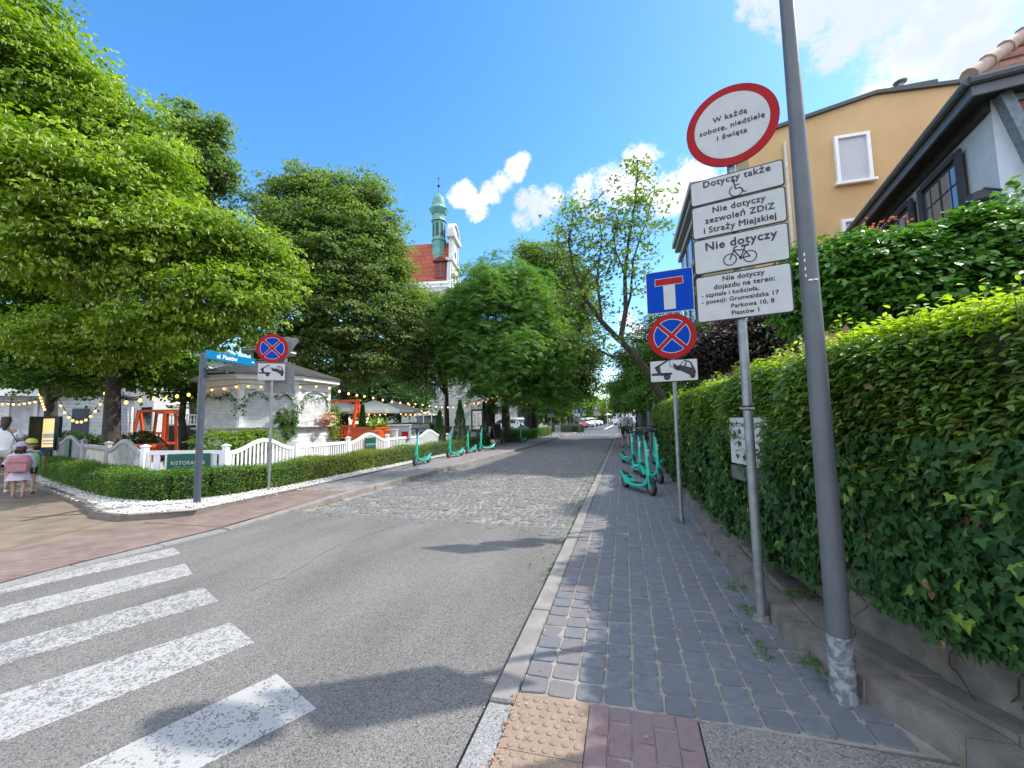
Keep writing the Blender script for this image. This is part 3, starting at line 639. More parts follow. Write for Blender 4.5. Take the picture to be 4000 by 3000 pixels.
# --- street name post
S = gp(425, 1093); S.z = 0
t = thing('street_name_sign', 'dark blue-grey post with a long blue street name board reading ul. Piastów', 'street sign', S)
pole('post', t, .058, 2.62, SLATE, cap=False)
A = pt(445, 765, 7.1); B_ = pt(550, 778, 8.2); d = B_-A; ang = math.atan2(d.y, d.x)
p = thing('name_board', None, None); p.parent = t; p.rotation_euler = (0, 0, ang); p.location = (A.x-S.x+.02*math.cos(ang), A.y-S.y, A.z)
Lb = math.hypot(d.x, d.y); b = MB(); b.box(0, Lb, -.02, .02, -.075, .075, .006); b.build('board', BLUEB, p)
text('ul. Piastów', .105, WHITE, p, .2, -.035, -.0215, 'LEFT', bold=1.6)
b = MB(); b.prism([(Lb-.1, .008), (Lb-.05, .008), (Lb-.05, .022), (Lb-.03, 0), (Lb-.05, -.022), (Lb-.05, -.008), (Lb-.1, -.008)], -.0215, -.0208); b.build('arrow', WHITE, p)
# --- lamp post right beside the camera
t = thing('lamp_post', 'thick tapering dark grey lamp post with flaking paint at its foot', 'lamp post', (.955, 2.44, 0))
b = MB(); b.tube([(0, 0, .3), (0, 0, 4), (0, 0, 6.5)], [.051, .032, .027], 32); b.build('shaft', DGREY, t, True)
b = MB(); b.tube([(0, 0, -.05), (0, 0, .3)], [.056, .053], 32); b.build('flaked_base', mat('flaking_grey_paint', (.14, .155, .17), (.31, .33, .35), .6, 22, .6, 60, detail=10, w=(.46, .6)), t, True)
b = MB(); b.tube([(0, 0, 6.5), (-.4, 0, 6.75), (-1.2, 0, 6.85)], [.027, .025, .025], 12); b.build('arm', DGREY, t, True)
b = MB(); b.box(-1.75, -1.15, -.12, .12, 6.82, 6.92, .02); b.build('lamp_head', DGREY, t)
b = MB(); b.box(-.022, -.002, -.0455, -.043, 2.03, 2.037); b.box(.003, .02, -.0455, -.043, 2.031, 2.038); [b.box(-.034, -.03, -.0445, -.042, z_, z_+.016) for z_ in (2.05, 2.085, 2.13, 2.16)]; b.build('tape_remnant', WHITE, t)
# ================================================================== WHITE GARDEN FENCE
def fence_post(x, y, z, label, big=False):
    b = MB(); w = .05
    b.box(x-w, x+w, y-w, y+w, z-.2, z+.94); b.box(x-w*1.35, x+w*1.35, y-w*1.35, y+w*1.35, z+.94, z+.962)
    b.add([(x-w*1.2, y-w*1.2, z+.962), (x+w*1.2, y-w*1.2, z+.962), (x+w*1.2, y+w*1.2, z+.962), (x-w*1.2, y+w*1.2, z+.962), (x, y, z+1.0)], [(0, 1, 4), (1, 2, 4), (2, 3, 4), (3, 0, 4)])
    return b
def fence(name, pts, kinds, label, n_slat=17, group=None, skip=False, M_=None):
    """pts: (x,y,z) posts; kinds per panel: s straight, a arched, g gate curve, w wide slats"""
    o = pts[0]; t = thing(name, label, 'fence', (o[0], o[1], 0), 0, group)
    def fin(b, nm): ob = b.build(nm, M_ or WHITE, t); ob.matrix_parent_inverse = Matrix.Translation(-t.location); return ob
    for i, p in enumerate(pts):
        if not (skip and i == len(pts)-1): fin(fence_post(*p, ''), 'post')
    for a, c, k in zip(pts[:-1], pts[1:], kinds):
        A = Vector(a); C_ = Vector(c); D = C_-A; L = math.hypot(D.x, D.y); u = Vector((D.x/L, D.y/L, 0)); ang = math.atan2(D.y, D.x)
        b = MB(); b.T = Matrix.Translation(A) @ Matrix.Rotation(ang, 4, 'Z')
        sl_ = D.z/L
        def top(s):
            s_ = s/L
            if k == 'a': return .86+.17*(.5-.5*math.cos(2*math.pi*s_))**1.0*1.25 if True else 0
            if k == 'g': return 1.05-.17*s_
            return .86
        def topz(s):
            if k == 'a':
                q = abs(s/L-.5)*2; return .84+.235*(.5+.5*math.cos(math.pi*min(1, q*1.12)))
            if k == 'g': return .86+.2*(.5+.5*math.cos(math.pi*(s/L)))
            return .86
        n = 1 if k in 'sw' else 16; x0, x1 = .05, L-.05
        for i in range(n):
            s0 = x0+(x1-x0)*i/n; s1 = x0+(x1-x0)*(i+1)/n; z0, z1 = topz(s0)+sl_*s0, topz(s1)+sl_*s1; h = .085
            b.add([(s0, -.025, z0-h), (s1, -.025, z1-h), (s1, .025, z1-h), (s0, .025, z0-h), (s0, -.025, z0), (s1, -.025, z1), (s1, .025, z1), (s0, .025, z0)], [(3,2,1,0),(4,5,6,7),(0,1,5,4),(1,2,6,5),(2,3,7,6),(3,0,4,7)])
        b.box(x0, x1, -.022, .022, .06, .14)
        for s in (x0, x1-.07):
            z = topz(s)+sl_*s; b.box(s, s+.07, -.018, .018, .06, z-.08)
        fin(b, 'rail')
        b = MB(); b.T = Matrix.Translation(A) @ Matrix.Rotation(ang, 4, 'Z'); ns = max(4, int(L/(.225 if k == 'w' else .105))); w = .06 if k == 'w' else .022
        for i in range(ns):
            s = x0+.07+(x1-x0-.14)*(i+.5)/ns; b.box(s-w, s+w, -.01, .01, .1, topz(s)+sl_*s-.07)
        fin(b, 'slats')
    return t
PR = [(-9.05, 6.15, .03), (-7.75, 6.75, 0), (-7.55, 8.4, 0), (-7.55, 10.35, 0), (-7.5, 12.3, 0), (-7.45, 14.25, 0), (-7.4, 16.2, 0), (-7.35, 18.15, 0), (-7.33, 20.1, 0), (-7.3, 22.05, 0), (-7.0, 23.6, 0)]
PR = [(x*1.06, y*1.06, z-.02) for x, y, z in PR]
fence('white_picket_fence', PR, ['w', 'a', 's', 'a', 's', 'a', 's', 'a', 's', 'g'], 'white slatted garden fence with wavy arched top rails along the street')
PL = [(-9.05, 6.15, .03), (-11.5, 7.04, .06), (-13.45, 7.7, .1), (-16.1, 8.6, .13), (-18.6, 9.5, .17), (-21.2, 10.4, .2), (-24, 11.4, .2)]
PL = [(x*1.06, y*1.06, z-.02) for x, y, z in PL]
fence('white_picket_fence', PL[::-1], ['s', 'a', 's', 'a', 's', 'a'], 'shaded white slatted fence running left beside the plaza path', skip=True, M_=mat('shaded_fence_paint', (.42, .41, .38), (.34, .33, .31), .7, 4))  # fence white darkened in its colour to stand for tree shade
PF = [(-7.15, 24.9, 0)]+[(-7.1-.02*i, 24.9+1.95*i, 0) for i in range(1, 9)]
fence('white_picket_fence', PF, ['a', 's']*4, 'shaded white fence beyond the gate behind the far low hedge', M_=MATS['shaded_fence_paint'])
# boards on the fence
def board(P, ang, w, h, txt, s, sub, label):
    t = thing('restaurant_sign', label, 'sign', P, ang); b = MB(); b.box(-w/2, w/2, -.012, .012, -h/2, h/2, .003); b.build('board', GREENB, t)
    if txt: text(txt, s, SIGNW, t, -.01, -s*.1, -.0135, bold=1.1, space=1.05)
    if sub:
        b = MB()
        for i in range(7):
            if abs(i-3) > 0: b.prism([(-w*.3+i*w*.1, -s*.42), (-w*.3+i*w*.1+w*.06, -s*.5), (-w*.3+i*w*.1+w*.05, -s*.56), (-w*.3+i*w*.1-.01, -s*.48)], -.0135, -.0128)
        b.build('lower_mark', SIGNW, t)
    return t
def along(a, c, f, off=.05, z=.5):
    A = Vector(a); C_ = Vector(c); d = (C_-A); u = d.normalized(); n = Vector((u.y, -u.x, 0)); p = A+d*f+n*off; return Vector((p.x, p.y, z)), math.atan2(u.y, u.x)
P, a = along(PR[0], PR[1], .56, .06, .58); board(P, a, .8, .42, 'RISTORANTE', .105, True, 'dark green board reading RISTORANTE behind the street name post')
P, a = along(PR[3], PR[4], .5, .06, .66); board(P, a, .56, .46, 'RISTORANTE', .085, True, 'dark green RISTORANTE board under the fence arch by the orange planter')
P, a = along(PR[7], PR[8], .5, .06, .66); board(P, a, .56, .46, 'RISTORANTE', .085, True, 'dark green RISTORANTE board behind the middle scooters on the left')
P, a = along(PL[3], PL[2], .5, .06, .8); board(P, a, .5, .5, '', .05, False, 'blank dark green board on the shaded left fence')
P, a = along(PF[0], PF[1], .5, .06, .7); board(P, a, .5, .42, '', .05, False, 'dark green board on the far fence beside the chalkboard')

# ================================================================== KIOSK
SHUT = brickmat('roller_shutter', (.68, .69, .70), (.66, .67, .68), (.36, .37, .38), 40, .045, .006, rough=.5, bump=.6, rot=(R(90), 0, 0))
SHING = brickmat('grey_shingle', (.055, .052, .054), (.042, .04, .042), (.03, .03, .03), .25, .12, .006, bump=.5)
PLANK = brickmat('white_plank', (.80, .80, .79), (.78, .78, .77), (.38, .38, .38), 60, .16, .006, rough=.6, bump=.5, rot=(R(90), 0, 0))
kc = gd(577, 15.0); kd = Vector((kc.x, kc.y, 0)).normalized(); kang = math.atan2(-kd.y, -kd.x)   # front face looks to the camera corner
kt = thing('kiosk', 'white octagonal garden kiosk with closed shutters and grey shingle roof', 'kiosk', kc, kang+R(90)+R(2))
s8 = 1.62; ap = s8/2/math.tan(R(22.5)); R8 = s8/2/math.sin(R(22.5))
def octv(r, z): return [(r*math.cos(R(22.5+45*i)), r*math.sin(R(22.5+45*i)), z) for i in range(8)]
def octprism(b, r0, z0, r1, z1, cap=True):
    v = octv(r0, z0)+octv(r1, z1); b.add(v, [(i, (i+1) % 8, 8+(i+1) % 8, 8+i) for i in range(8)]+([tuple(range(7, -1, -1)), tuple(range(8, 16))] if cap else []))
CZ = 1.27
b = MB(); octprism(b, R8-.03, 0, R8-.03, CZ); b.build('base_wall', PLANK, kt)
b = MB(); octprism(b, R8+.16, CZ, R8+.16, CZ+.04); octprism(b, R8+.03, CZ-.05, R8+.1, CZ-.003); b.build('counter', OFFW, kt)
b = MB(); octprism(b, R8+.02, 2.5, R8+.02, 2.78); octprism(b, R8+.32, 2.79, R8+.32, 2.93); b.build('fascia', WHITE, kt)
b = MB(); octprism(b, R8+.4, 2.935, R8+.38, 2.975); octprism(b, R8+.38, 2.98, .62, 3.62); b.build('roof', SHING, kt)
b = MB(); octprism(b, .56, 3.55, .56, 3.92, False); b.build('lantern_glass', GLASS, kt)
b = MB()
for x, y, z in octv(.57, 0): b.box(x-.04, x+.04, y-.04, y+.04, 3.55, 3.93)
octprism(b, .62, 3.56, .62, 3.64); b.build('lantern_frame', WHITE, kt)
b = MB(); octprism(b, .92, 3.93, .9, 4.0); b.build('lantern_fascia', WHITE, kt)
b = MB(); octprism(b, .94, 4.003, .05, 4.36); b.tube([(0, 0, 4.3), (0, 0, 4.62)], [.06, .03], 8); b.build('lantern_roof', SHING, kt)
for i in range(8):
    a = R(45*i); e = MB(); T = Matrix.Rotation(a+R(90), 4, 'Z')   # face frame: x along face, -y outward
    e.T = T; e.box(-s8/2+.1, s8/2-.1, -ap+.03, -ap+.06, CZ+.04, 2.5); sh = e.build('shutter', SHUT, kt)
    for sx in (-1, 1):
        e = MB(); e.T = T
        e.box(sx*(s8/2-.05)-.055, sx*(s8/2-.05)+.055, -ap-.01, -ap+.07, CZ+.04, 2.5)
        cp = [(sx*(s8/2-.1), -ap+.0, 2.02), (sx*(s8/2-.15), -ap, 2.2), (sx*(s8/2-.27), -ap, 2.36), (sx*(s8/2-.45), -ap, 2.46), (sx*(s8/2-.62), -ap, 2.49)]
        for p_, q_ in zip(cp[:-1], cp[1:]): e.bar(p_, q_, .05, .07)
        e.build('pillar', WHITE, kt)
KW = kt.matrix_basis.copy()
kM = Matrix.Translation(kc) @ Matrix.Rotation(kang+R(92), 4, 'Z')
def kpt(i, x, off, z):   # point on kiosk face i (0 = front)
    T = kM @ Matrix.Rotation(R(45*i), 4, 'Z'); return T @ Vector((x, -ap-off, z))
b = MB(); b.T = Matrix.Identity(4)
nb = MB(); nb.T = Matrix.Rotation(R(45), 4, 'Z'); nb.box(-.05, .38, -ap-.0, -ap+.02, .42, .86); nb.build('notice_panel', OFFW, kt)

# ================================================================== GARDEN FURNITURE
# orange swing
sa = gd(771, 18.5, .2); sb = gd(655, 19.1, .2)
DECK = mat('terrace_boards', (.16, .12, .09), (.11, .085, .065), .85, 6, .3, 30)
sheet('terrace', [(-27, 14.2), (-8.3, 14.2), (-8.1, 26), (-27, 26)], .2, DECK, -.05)
d = (sb-sa).normalized(); sw = thing('garden_swing', 'bright orange wooden garden swing with slatted bench beside the kiosk', 'swing', sa, math.atan2(d.y, d.x))
Ls = 2.3
b = MB(); b.box(-.15, Ls+.15, -.05, .05, 2.1, 2.22); b.build('top_beam', ORANGE, sw)
for x in (0, Ls):
    b = MB(); b.bar((x, -.5, 0), (x, -.04, 2.1), .1, .1); b.bar((x, .5, 0), (x, .04, 2.1), .1, .1); b.bar((x, -.36, .6), (x, .36, .6), .06, .08); b.bar((x, -.08, 1.7), (x, .08, 1.7), .06, .1); b.build('side_frame', ORANGE, sw)
b = MB()
for i in range(5): b.box(.3, Ls-.3, .28-i*.11-.045, .28-i*.11+.045, .52, .55)
for x in (.36, Ls-.36): b.bar((x, -.24, .5), (x, .34, .5), .05, .06)
b.build('seat', ORANGE, sw)
b = MB()
for z in (.6, 1.02): b.box(.3, Ls-.3, -.29-(z-.5)*.2, -.26-(z-.5)*.2, z, z+.08)
for i in range(12): x = .38+i*(Ls-.76)/11; b.bar((x, -.29, .62), (x, -.37, 1.05), .07, .02)
b.build('backrest', ORANGE, sw)
for x in (.3, Ls-.3):
    b = MB(); b.box(x-.03, x+.03, -.3, .3, .8, .84); b.bar((x, .26, .5), (x, .26, .8), .05); b.build('armrest', ORANGE, sw)
    b = MB(); b.tube([(x, .2, .8), (x, 0, 2.1)], .01, 5); b.tube([(x, -.3, .85), (x, 0, 2.1)], .01, 5); b.build('chain', GREY, sw)
def spiky(name, loc, n, h, spread, label, col='variegated_leaf', group=None, c=((.35, .42, .10), (.10, .2, .03)), pot=None):
    t = thing(name, label, 'plant', loc, 0, group)
    v = []; f = []; rn = []
    for i in range(n):
        a = random.uniform(0, 6.28); r_ = random.uniform(.4, 1); w = .016; p0 = Vector((0, 0, 0)); prev = None
        for k in range(5):
            s_ = k/4; p_ = Vector((math.cos(a)*spread*r_*s_**1.3, math.sin(a)*spread*r_*s_**1.3, h*(s_*1.3-.65*s_*s_*(1.1 if r_ > .6 else .5))))
            q_ = Vector((-math.sin(a), math.cos(a), 0))*w*(1-s_**2+.05)
            v += [tuple(p_-q_), tuple(p_+q_)]
            if k: m_ = len(v); f.append((m_-4, m_-3, m_-1, m_-2)); rn.append(random.random())
    me = MB(); me.add(v, f); me.build('foliage', leaf(col, *c), t, rnd=rn); return t
PLc = gd(798, 14.9, .42); pl = thing('planter', 'long orange wooden planter box at the foot of the swing', 'planter', PLc, R(75))
b = MB(); b.box(-.3, .3, -.62, .62, .3, .78); b.box(-.33, .33, -.65, .65, .74, .8); b.build('box', ORANGE, pl)
b = MB(); b.box(-.26, .26, -.58, .58, .1, .3); b.build('foot', ORANGE, pl); b = MB(); b.box(-.32, .32, -.64, .64, -.25, .099); b.build('plinth', OFFW, pl)
b = MB(); b.box(-.29, .29, -.61, .61, .78, .802); b.build('soil', EARTH, pl)
spiky('spider_plant', PLc+Vector((0, .3, .8)), 70, .45, .5, 'variegated spiky plant in the back of the orange planter')
spiky('spider_plant', gd(806, 14.2)+Vector((0, 0, 1.1)), 60, .38, .42, 'variegated spiky plant in front of the orange planter')
spiky('spider_plant', gd(829, 14.9)+Vector((0, 0, 1.08)), 80, .5, .5, 'large variegated spiky plant beside the pale tubs')
for i, x in enumerate((806, 829)):
    D = (14.2, 14.9)[i]; b = MB(); b.lathe([(.2, 0), (.2, .1), (.16, .12), (.24, .86), (.26, .88), (.26, .93), (.22, .93)], 16, gd(x, D, .2)); o = b.build('plant_pot', TERRA, smooth=True); tag(o, ('terracotta pot under the front spiky plant', 'terracotta pot under the large spiky plant')[i], 'pot')
FAB = mat('cream_canvas', (.82, .79, .70), (.76, .73, .64), .85, 5, .1)
def parasol(x, D, w, zp, label, rz=0.):
    g = gd(x, D); t = thing('parasol', label, 'parasol', g, rz, 'cream parasols in the restaurant garden'); b = MB(); n = 8; h = zp-.55
    vs = [(0, 0, zp)]; fs = []
    for k in range(n):
        a = 2*math.pi*(k+.5)/n; vs.append((w*.55*math.cos(a), w*.55*math.sin(a), zp-.27))
    for k in range(n): a = 2*math.pi*(k+.5)/n; vs.append((w*math.cos(a), w*math.sin(a), h))
    for k in range(n): a = 2*math.pi*(k+.5)/n; vs.append((w*math.cos(a), w*math.sin(a), h-.14))
    for k in range(n): j = (k+1) % n; fs += [(0, 1+k, 1+j), (1+k, 9+k, 9+j, 1+j), (9+k, 17+k, 17+j, 9+j)]
    b.add(vs, fs); b.build('canopy', FAB, t)
    b = MB(); b.tube([(0, 0, 0), (0, 0, zp+.05)], .025, 8); b.build('pole', GREY, t)
    b = MB()
    for k in range(n): a = 2*math.pi*(k+.5)/n; b.bar((0, 0, zp-.45), (w*.93*math.cos(a), w*.93*math.sin(a), h+.01), .015)
    b.build('ribs', OFFW, t); return t
parasol(722, 21, 1.6, 2.62, 'cream parasol half hidden behind the orange swing', R(10))
parasol(808, 21, 1.45, 2.52, 'pale grey-cream parasol right of the orange swing', R(20))
parasol(852, 24, 1.5, 2.6, 'cream parasol nearest the church wall', R(5))
parasol(426, 24, 1.5, 3.1, 'white parasol seen left of the kiosk behind the blue-grey post', R(5))
# little evergreen cones, pots on the kiosk and other planting follow with the foliage
def chair(loc, rz, m, label):
    t = thing('garden_chair', label, 'chair', loc, rz, 'grey chairs behind the white fence')
    b = MB(); b.box(-.22, .22, -.22, .22, .42, .46, .01); b.build('seat', m, t)
    b = MB(); pl_ = rrect(-.22, .22, .5, .92, .1); b.prism(pl_, .22, .25); b.build('backrest', m, t)
    for sx in (-1, 1):
        for sy_ in (-1, 1): b = MB(); b.bar((sx*.18, sy_*.18, .42), (sx*.22, sy_*.22, 0), .025); b.build('leg', m, t)
CHG = mat('grey_wicker', (.25, .26, .27), (.18, .19, .2), .8, 40, .5, 90)
for i, x in enumerate((882, 897, 915)): chair(gd(x, 18.5+i*.8)+Vector((0, 0, .36)), R(200+i*12), CHG, ('grey garden chair right of the white cool box', 'grey garden chair between two others behind the fence', 'grey garden chair nearest the left cone shrub')[i])
b = MB(); b.T = Matrix.Translation(gd(863, 16)+Vector((0, 0, .72))) @ Matrix.Rotation(R(25), 4, 'Z'); b.box(-.42, .42, -.3, .3, 0, .5, .03); b.box(-.44, .44, -.32, .32, .5, .56, .02)
o = b.build('cool_box', mat('grey_box_paint', (.42, .43, .45), (.36, .37, .39), .6, 6)); tag(o, 'light grey box with a small red mark standing behind the fence', 'box')
b = MB(); b.T = Matrix.Translation(gd(863, 16)+Vector((0, 0, .72))) @ Matrix.Rotation(R(25), 4, 'Z'); b.box(.1, .34, -.304, -.301, .1, .3); m_ = b.build('red_mark', SIGNR, o)
for i, x in enumerate((838, 850)):
    b = MB(); b.T = Matrix.Translation(gd(x, 15.2)+Vector((0, 0, .66))) @ Matrix.Rotation(R(20), 4, 'Z'); b.box(-.14, .14, -.14, .14, 0, .42, .02); b.box(-.16, .16, -.16, .16, .42, .46, .01); tag(b.build('tub', OFFW), ('left of two pale square tubs behind the fence', 'right of two pale square tubs behind the fence')[i], 'tub')
# menu stand
mb = thing('menu_board', 'black framed menu board with a white sheet behind the fence', 'menu board', gd(1031, 20.5), R(12))
b = MB(); b.box(-.3, .3, -.03, .03, .85, 1.95, .01); b.box(-.04, .04, -.03, .03, 0, .85); b.build('frame', BLACK, mb)
b = MB(); b.box(-.22, .22, -.034, -.031, .98, 1.85); b.build('sheet', mat('menu_paper', (.75, .72, .66), (.6, .55, .45), .6, 7), mb)  # white sheet mottled in two paper tones
b = MB(); random.seed(5)
for c_ in range(2):
    for r_ in range(14): z = 1.72-r_*.05; b.box(-.17+c_*.19, -.17+c_*.19+random.uniform(.06, .13), -.036, -.0345, z, z+.014)
b.build('menu_lines', BLACK, mb)
# chalkboard A-frame
ab = thing('a_frame_chalkboard', 'wooden A-frame chalkboard standing on the pavement at the gate', 'chalkboard', gp(1072, 961, .05), R(60))
WOOD = mat('brown_wood', (.16, .09, .05), (.11, .06, .035), .7, 8, .3, 40)
for k, sg in enumerate((-1, 1)):
    b = MB(); b.T = Matrix.Translation((0, sg*.3, 0)) @ Matrix.Rotation(R(sg*15), 4, 'X')
    b.box(-.32, -.27, -.02, .02, 0, 1.2); b.box(.27, .32, -.02, .02, 0, 1.2); b.box(-.27, .27, -.018, .018, 1.12, 1.2); b.box(-.27, .27, -.018, .018, .3, .36); b.build('frame', WOOD, ab)
    b = MB(); b.T = Matrix.Translation((0, sg*.3, 0)) @ Matrix.Rotation(R(sg*15), 4, 'X'); b.box(-.27, .27, -.008, .008, .362, 1.118); b.build('slate', BLACK, ab)
# left side: pot, deck chair, orange frames, menu case
pp = gd(324, 12.2); b = MB(); b.lathe([(.2, 0), (.3, .42), (.34, .43), (.34, .52), (.3, .52), (.28, .47)], 20, pp+Vector((0, 0, .35))); tag(b.build('flower_pot', ORANGE, smooth=True), 'large orange flower pot left of the blue-grey post', 'pot')
b = MB(); b.box(pp.x-.35, pp.x+.35, pp.y-.35, pp.y+.35, 0, .35); tag(b.build('plinth', OFFW), 'low plinth under the large orange flower pot', 'plinth')
dc = thing('deck_chair', 'folding wooden deck chair behind the fence near the tree', 'deck chair', gd(362, 13)+Vector((0, 0, .1)), R(10))
for y in (-.28, .28):
    b = MB(); b.bar((-.55, y, .95), (.45, y, .1), .04); b.bar((-.5, y, .05), (.5, y, .4), .04); b.build('side_rail', WOOD, dc)
b = MB(); b.add([(-.52, -.26, .93), (-.52, .26, .93), (-.1, .26, .42), (-.1, -.26, .42), (.35, .26, .35), (.35, -.26, .35)], [(0, 1, 2, 3), (3, 2, 4, 5)]); b.build('sling', mat('pink_canvas', (.5, .3, .25), (.4, .22, .2), .9, 9), dc)
b = MB(); b.bar((-.55, -.28, .95), (-.55, .28, .95), .04); b.bar((.45, -.28, .1), (.45, .28, .1), .04); b.build('cross_bar', WOOD, dc)
s2 = thing('garden_swing', 'shaded orange garden swing frame between the big trunk and the kiosk', 'swing', gd(300, 22), R(15))
b = MB(); b.box(-.1, 2.2, -.05, .05, 2.15, 2.27); b.build('top_beam', ORANGE, s2)
for x in (0, 2.1): b = MB(); b.bar((x, -.5, 0), (x, -.04, 2.2), .11); b.bar((x, .5, 0), (x, .04, 2.2), .11); b.build('side_frame', ORANGE, s2)
b = MB(); b.box(.3, 1.8, -.3, .25, .5, .56)
for i in range(8): b.box(.35+i*.19, .45+i*.19, -.35, -.32, .6, 1.05)
b.box(.3, 1.8, -.36, -.31, 1.0, 1.1); b.build('bench', ORANGE, s2)
b = MB(); g_ = gd(358, 16)
for sx, sy2 in ((-1, -1), (1, -1), (1, 1), (-1, 1)): b.bar((g_.x+sx*.28, g_.y+sy2*.28, 0), (g_.x+sx*.2, g_.y+sy2*.2, 1.9), .09)
b.box(g_.x-.25, g_.x+.25, g_.y-.25, g_.y+.25, .7, .78); b.box(g_.x-.24, g_.x+.24, g_.y-.24, g_.y+.24, 1.86, 1.95); tag(b.build('lantern_stand', ORANGE), 'tall tapered orange stand in the shade beside the small tree', 'stand')
mc = thing('menu_case', 'lit menu display case with open dark green doors under the left trunk', 'menu case', gd(113, 13.2)+Vector((0, 0, .1)), R(28))
b = MB(); b.box(-.22, .22, -.08, .08, .6, 1.65, .01); b.box(-.04, .04, -.04, .04, 0, .6); b.build('case', mat('case_green', (.01, .045, .04), (.01, .04, .035), .5, 9), mc)
b = MB(); b.box(-.17, .17, -.086, -.081, .7, 1.58); b.build('lit_sheet', mat('backlit_menu', (.8, .6, .3), (.7, .5, .22), .6, 5, emit=((1, .6, .22), .35)), mc)
b = MB()
for z in (.78, .87): b.box(-.15, .15, -.09, -.087, z, z+.05)
b.box(-.15, .15, -.09, -.087, .98, 1.12); b.build('white_sheets', WHITE, mc)
for sx in (-1, 1):
    b = MB(); b.T = Matrix.Translation((sx*.22, -.08, 0)) @ Matrix.Rotation(R(-sx*70), 4, 'Z'); b.box(min(0, sx*.3), max(0, sx*.3), -.015, .015, .6, 1.65); b.build('door', MATS['case_green'], mc)

# ================================================================== STRING LIGHTS
b = MB(); b.lathe([(.005, -.075), (.022, -.066), (.031, -.045), (.028, -.022), (.014, -.004), (.012, 0)], 10); bulb0 = b.build('bulb', BULB, smooth=True); bmesh_bulb = bulb0.data; bpy.data.objects.remove(bulb0)
b = MB(); b.lathe([(.014, -.004), (.016, .0), (.016, .035), (.006, .045)], 8); sk0 = b.build('socket', BLACK); sk_me = sk0.data; bpy.data.objects.remove(sk0)
def lights(pts, sag, n, label, s=1.):
    t = thing('string_lights', label, 'string lights', pts[0], 0, 'warm festoon lights'); o = Vector(pts[0]); cord = []; tot = sum((Vector(b_)-Vector(a_)).length for a_, b_ in zip(pts[:-1], pts[1:]))
    for a_, b_ in zip(pts[:-1], pts[1:]):
        a_ = Vector(a_); b_ = Vector(b_); L = (b_-a_).length; k = max(1, round(n*L/tot)); sg = sag*L/tot*len(pts[1:])
        for i in range(k*2+1):
            f = i/(2*k); p_ = a_.lerp(b_, f)-Vector((0, 0, 4*sg*f*(1-f))); cord.append(p_-o)
            if i % 2:
                q_ = p_-o
                for me, nm in ((bmesh_bulb, 'bulb'), (sk_me, 'socket')):
                    ob = bpy.data.objects.new(nm, me); COL.objects.link(ob); ob.parent = t; ob.location = q_-Vector((0, 0, .03*s)); ob.scale = (s*.8, s*.8, s*.8)
    b = MB(); b.tube(cord, .006*s, 5); b.build('cord', BLACK, t); return t
K = lambda x, y, D: tuple(pt(x, y, D))
lights([K(445, 838, 13.2), K(523, 828, 12.95), K(631, 831, 13.1), K(700, 829, 13.5)], .02, 9, 'festoon string running under the kiosk eaves', 1.2)
lights([K(700, 828, 13.5), K(795, 852, 17), K(905, 869, 21), K(985, 876, 25), K(1058, 862, 27)], .06, 20, 'festoon string rising from the kiosk towards the chestnut trunk', 1.6)
lights([K(1000, 872, 26), K(1078, 850, 26)], .05, 8, 'short festoon string hung between two garden trunks', 2.1)
lights([K(1112, 848, 27), K(1148, 862, 27)], .35, 9, 'sagging festoon string on the far dark trunks', 2.)
lights([K(778, 888, 22), K(850, 886, 23), K(930, 884, 25)], .15, 14, 'festoon string beneath the cream parasols', 1.8)
lights([K(880, 868, 25), K(960, 893, 25)], .2, 9, 'festoon string crossing in front of the church wall', 1.6)
lights([K(0, 867, 13), K(82, 862, 13.2)], .05, 7, 'festoon string along the eaves of the left bar building', 1.25)
lights([K(85, 843, 12.5), K(98, 882, 12.6)], .02, 6, 'short festoon strand hanging beside the left trunk', 1.25)
lights([K(128, 862, 12.3), K(222, 858, 12.2)], .62, 10, 'deeply sagging festoon string between the two left trunks', 1.35)
lights([K(222, 845, 12.2), K(243, 832, 12)], .02, 2, 'short festoon bit climbing the big trunk', 1.6)
lights([K(258, 862, 12.4), K(318, 852, 12.6), K(445, 838, 13.2)], .03, 7, 'festoon string from the big trunk towards the kiosk', 2.)

# ================================================================== SCOOTERS
sc0 = thing('electric_scooter', None, 'electric scooter', (0, 0, 0), 0, 'turquoise rental electric scooters')
def wheel(x, name):
    b = MB(); b.T = Matrix.Translation((x, 0, .125)) @ Matrix.Rotation(R(90), 4, 'X'); b.lathe([(.085, -.03), (.115, -.033), (.125, -.02), (.125, .02), (.115, .033), (.085, .03)], 24); w = b.build(name, RUB, sc0, True)
    b = MB(); b.T = Matrix.Translation((x, 0, .125)) @ Matrix.Rotation(R(90), 4, 'X'); b.lathe([(.02, -.04), (.06, -.034), (.08, -.03), (.08, .03), (.06, .034), (.02, .04)], 16); b.build('hub', DGREY, w); return w
wheel(.52, 'front_wheel'); wheel(-.45, 'rear_wheel')
b = MB(); sec = []
for (x, z0, z1, w) in ((.34, .15, .2, .04), (.27, .11, .165, .085), (.1, .095, .15, .095), (-.15, .095, .15, .1), (-.28, .1, .17, .1), (-.36, .15, .22, .09), (-.5, .24, .29, .065), (-.6, .27, .3, .05)): sec.append([(x, -w, z0+.02), (x, -w*.8, z0), (x, w*.8, z0), (x, w, z0+.02), (x, w, z1-.015), (x, w*.85, z1), (x, -w*.85, z1), (x, -w, z1-.015)])
vs = [p_ for s_ in sec for p_ in s_]; fs = [(i*8+k, i*8+(k+1) % 8, (i+1)*8+(k+1) % 8, (i+1)*8+k) for i in range(len(sec)-1) for k in range(8)]+[tuple(range(8)), tuple(len(vs)-8+k for k in range(7, -1, -1))]
b.add(vs, fs); b.build('deck', TEAL, sc0, True)
b = MB(); b.box(-.2, .25, -.075, .075, .149, .156); b.build('mat', RUB, sc0)
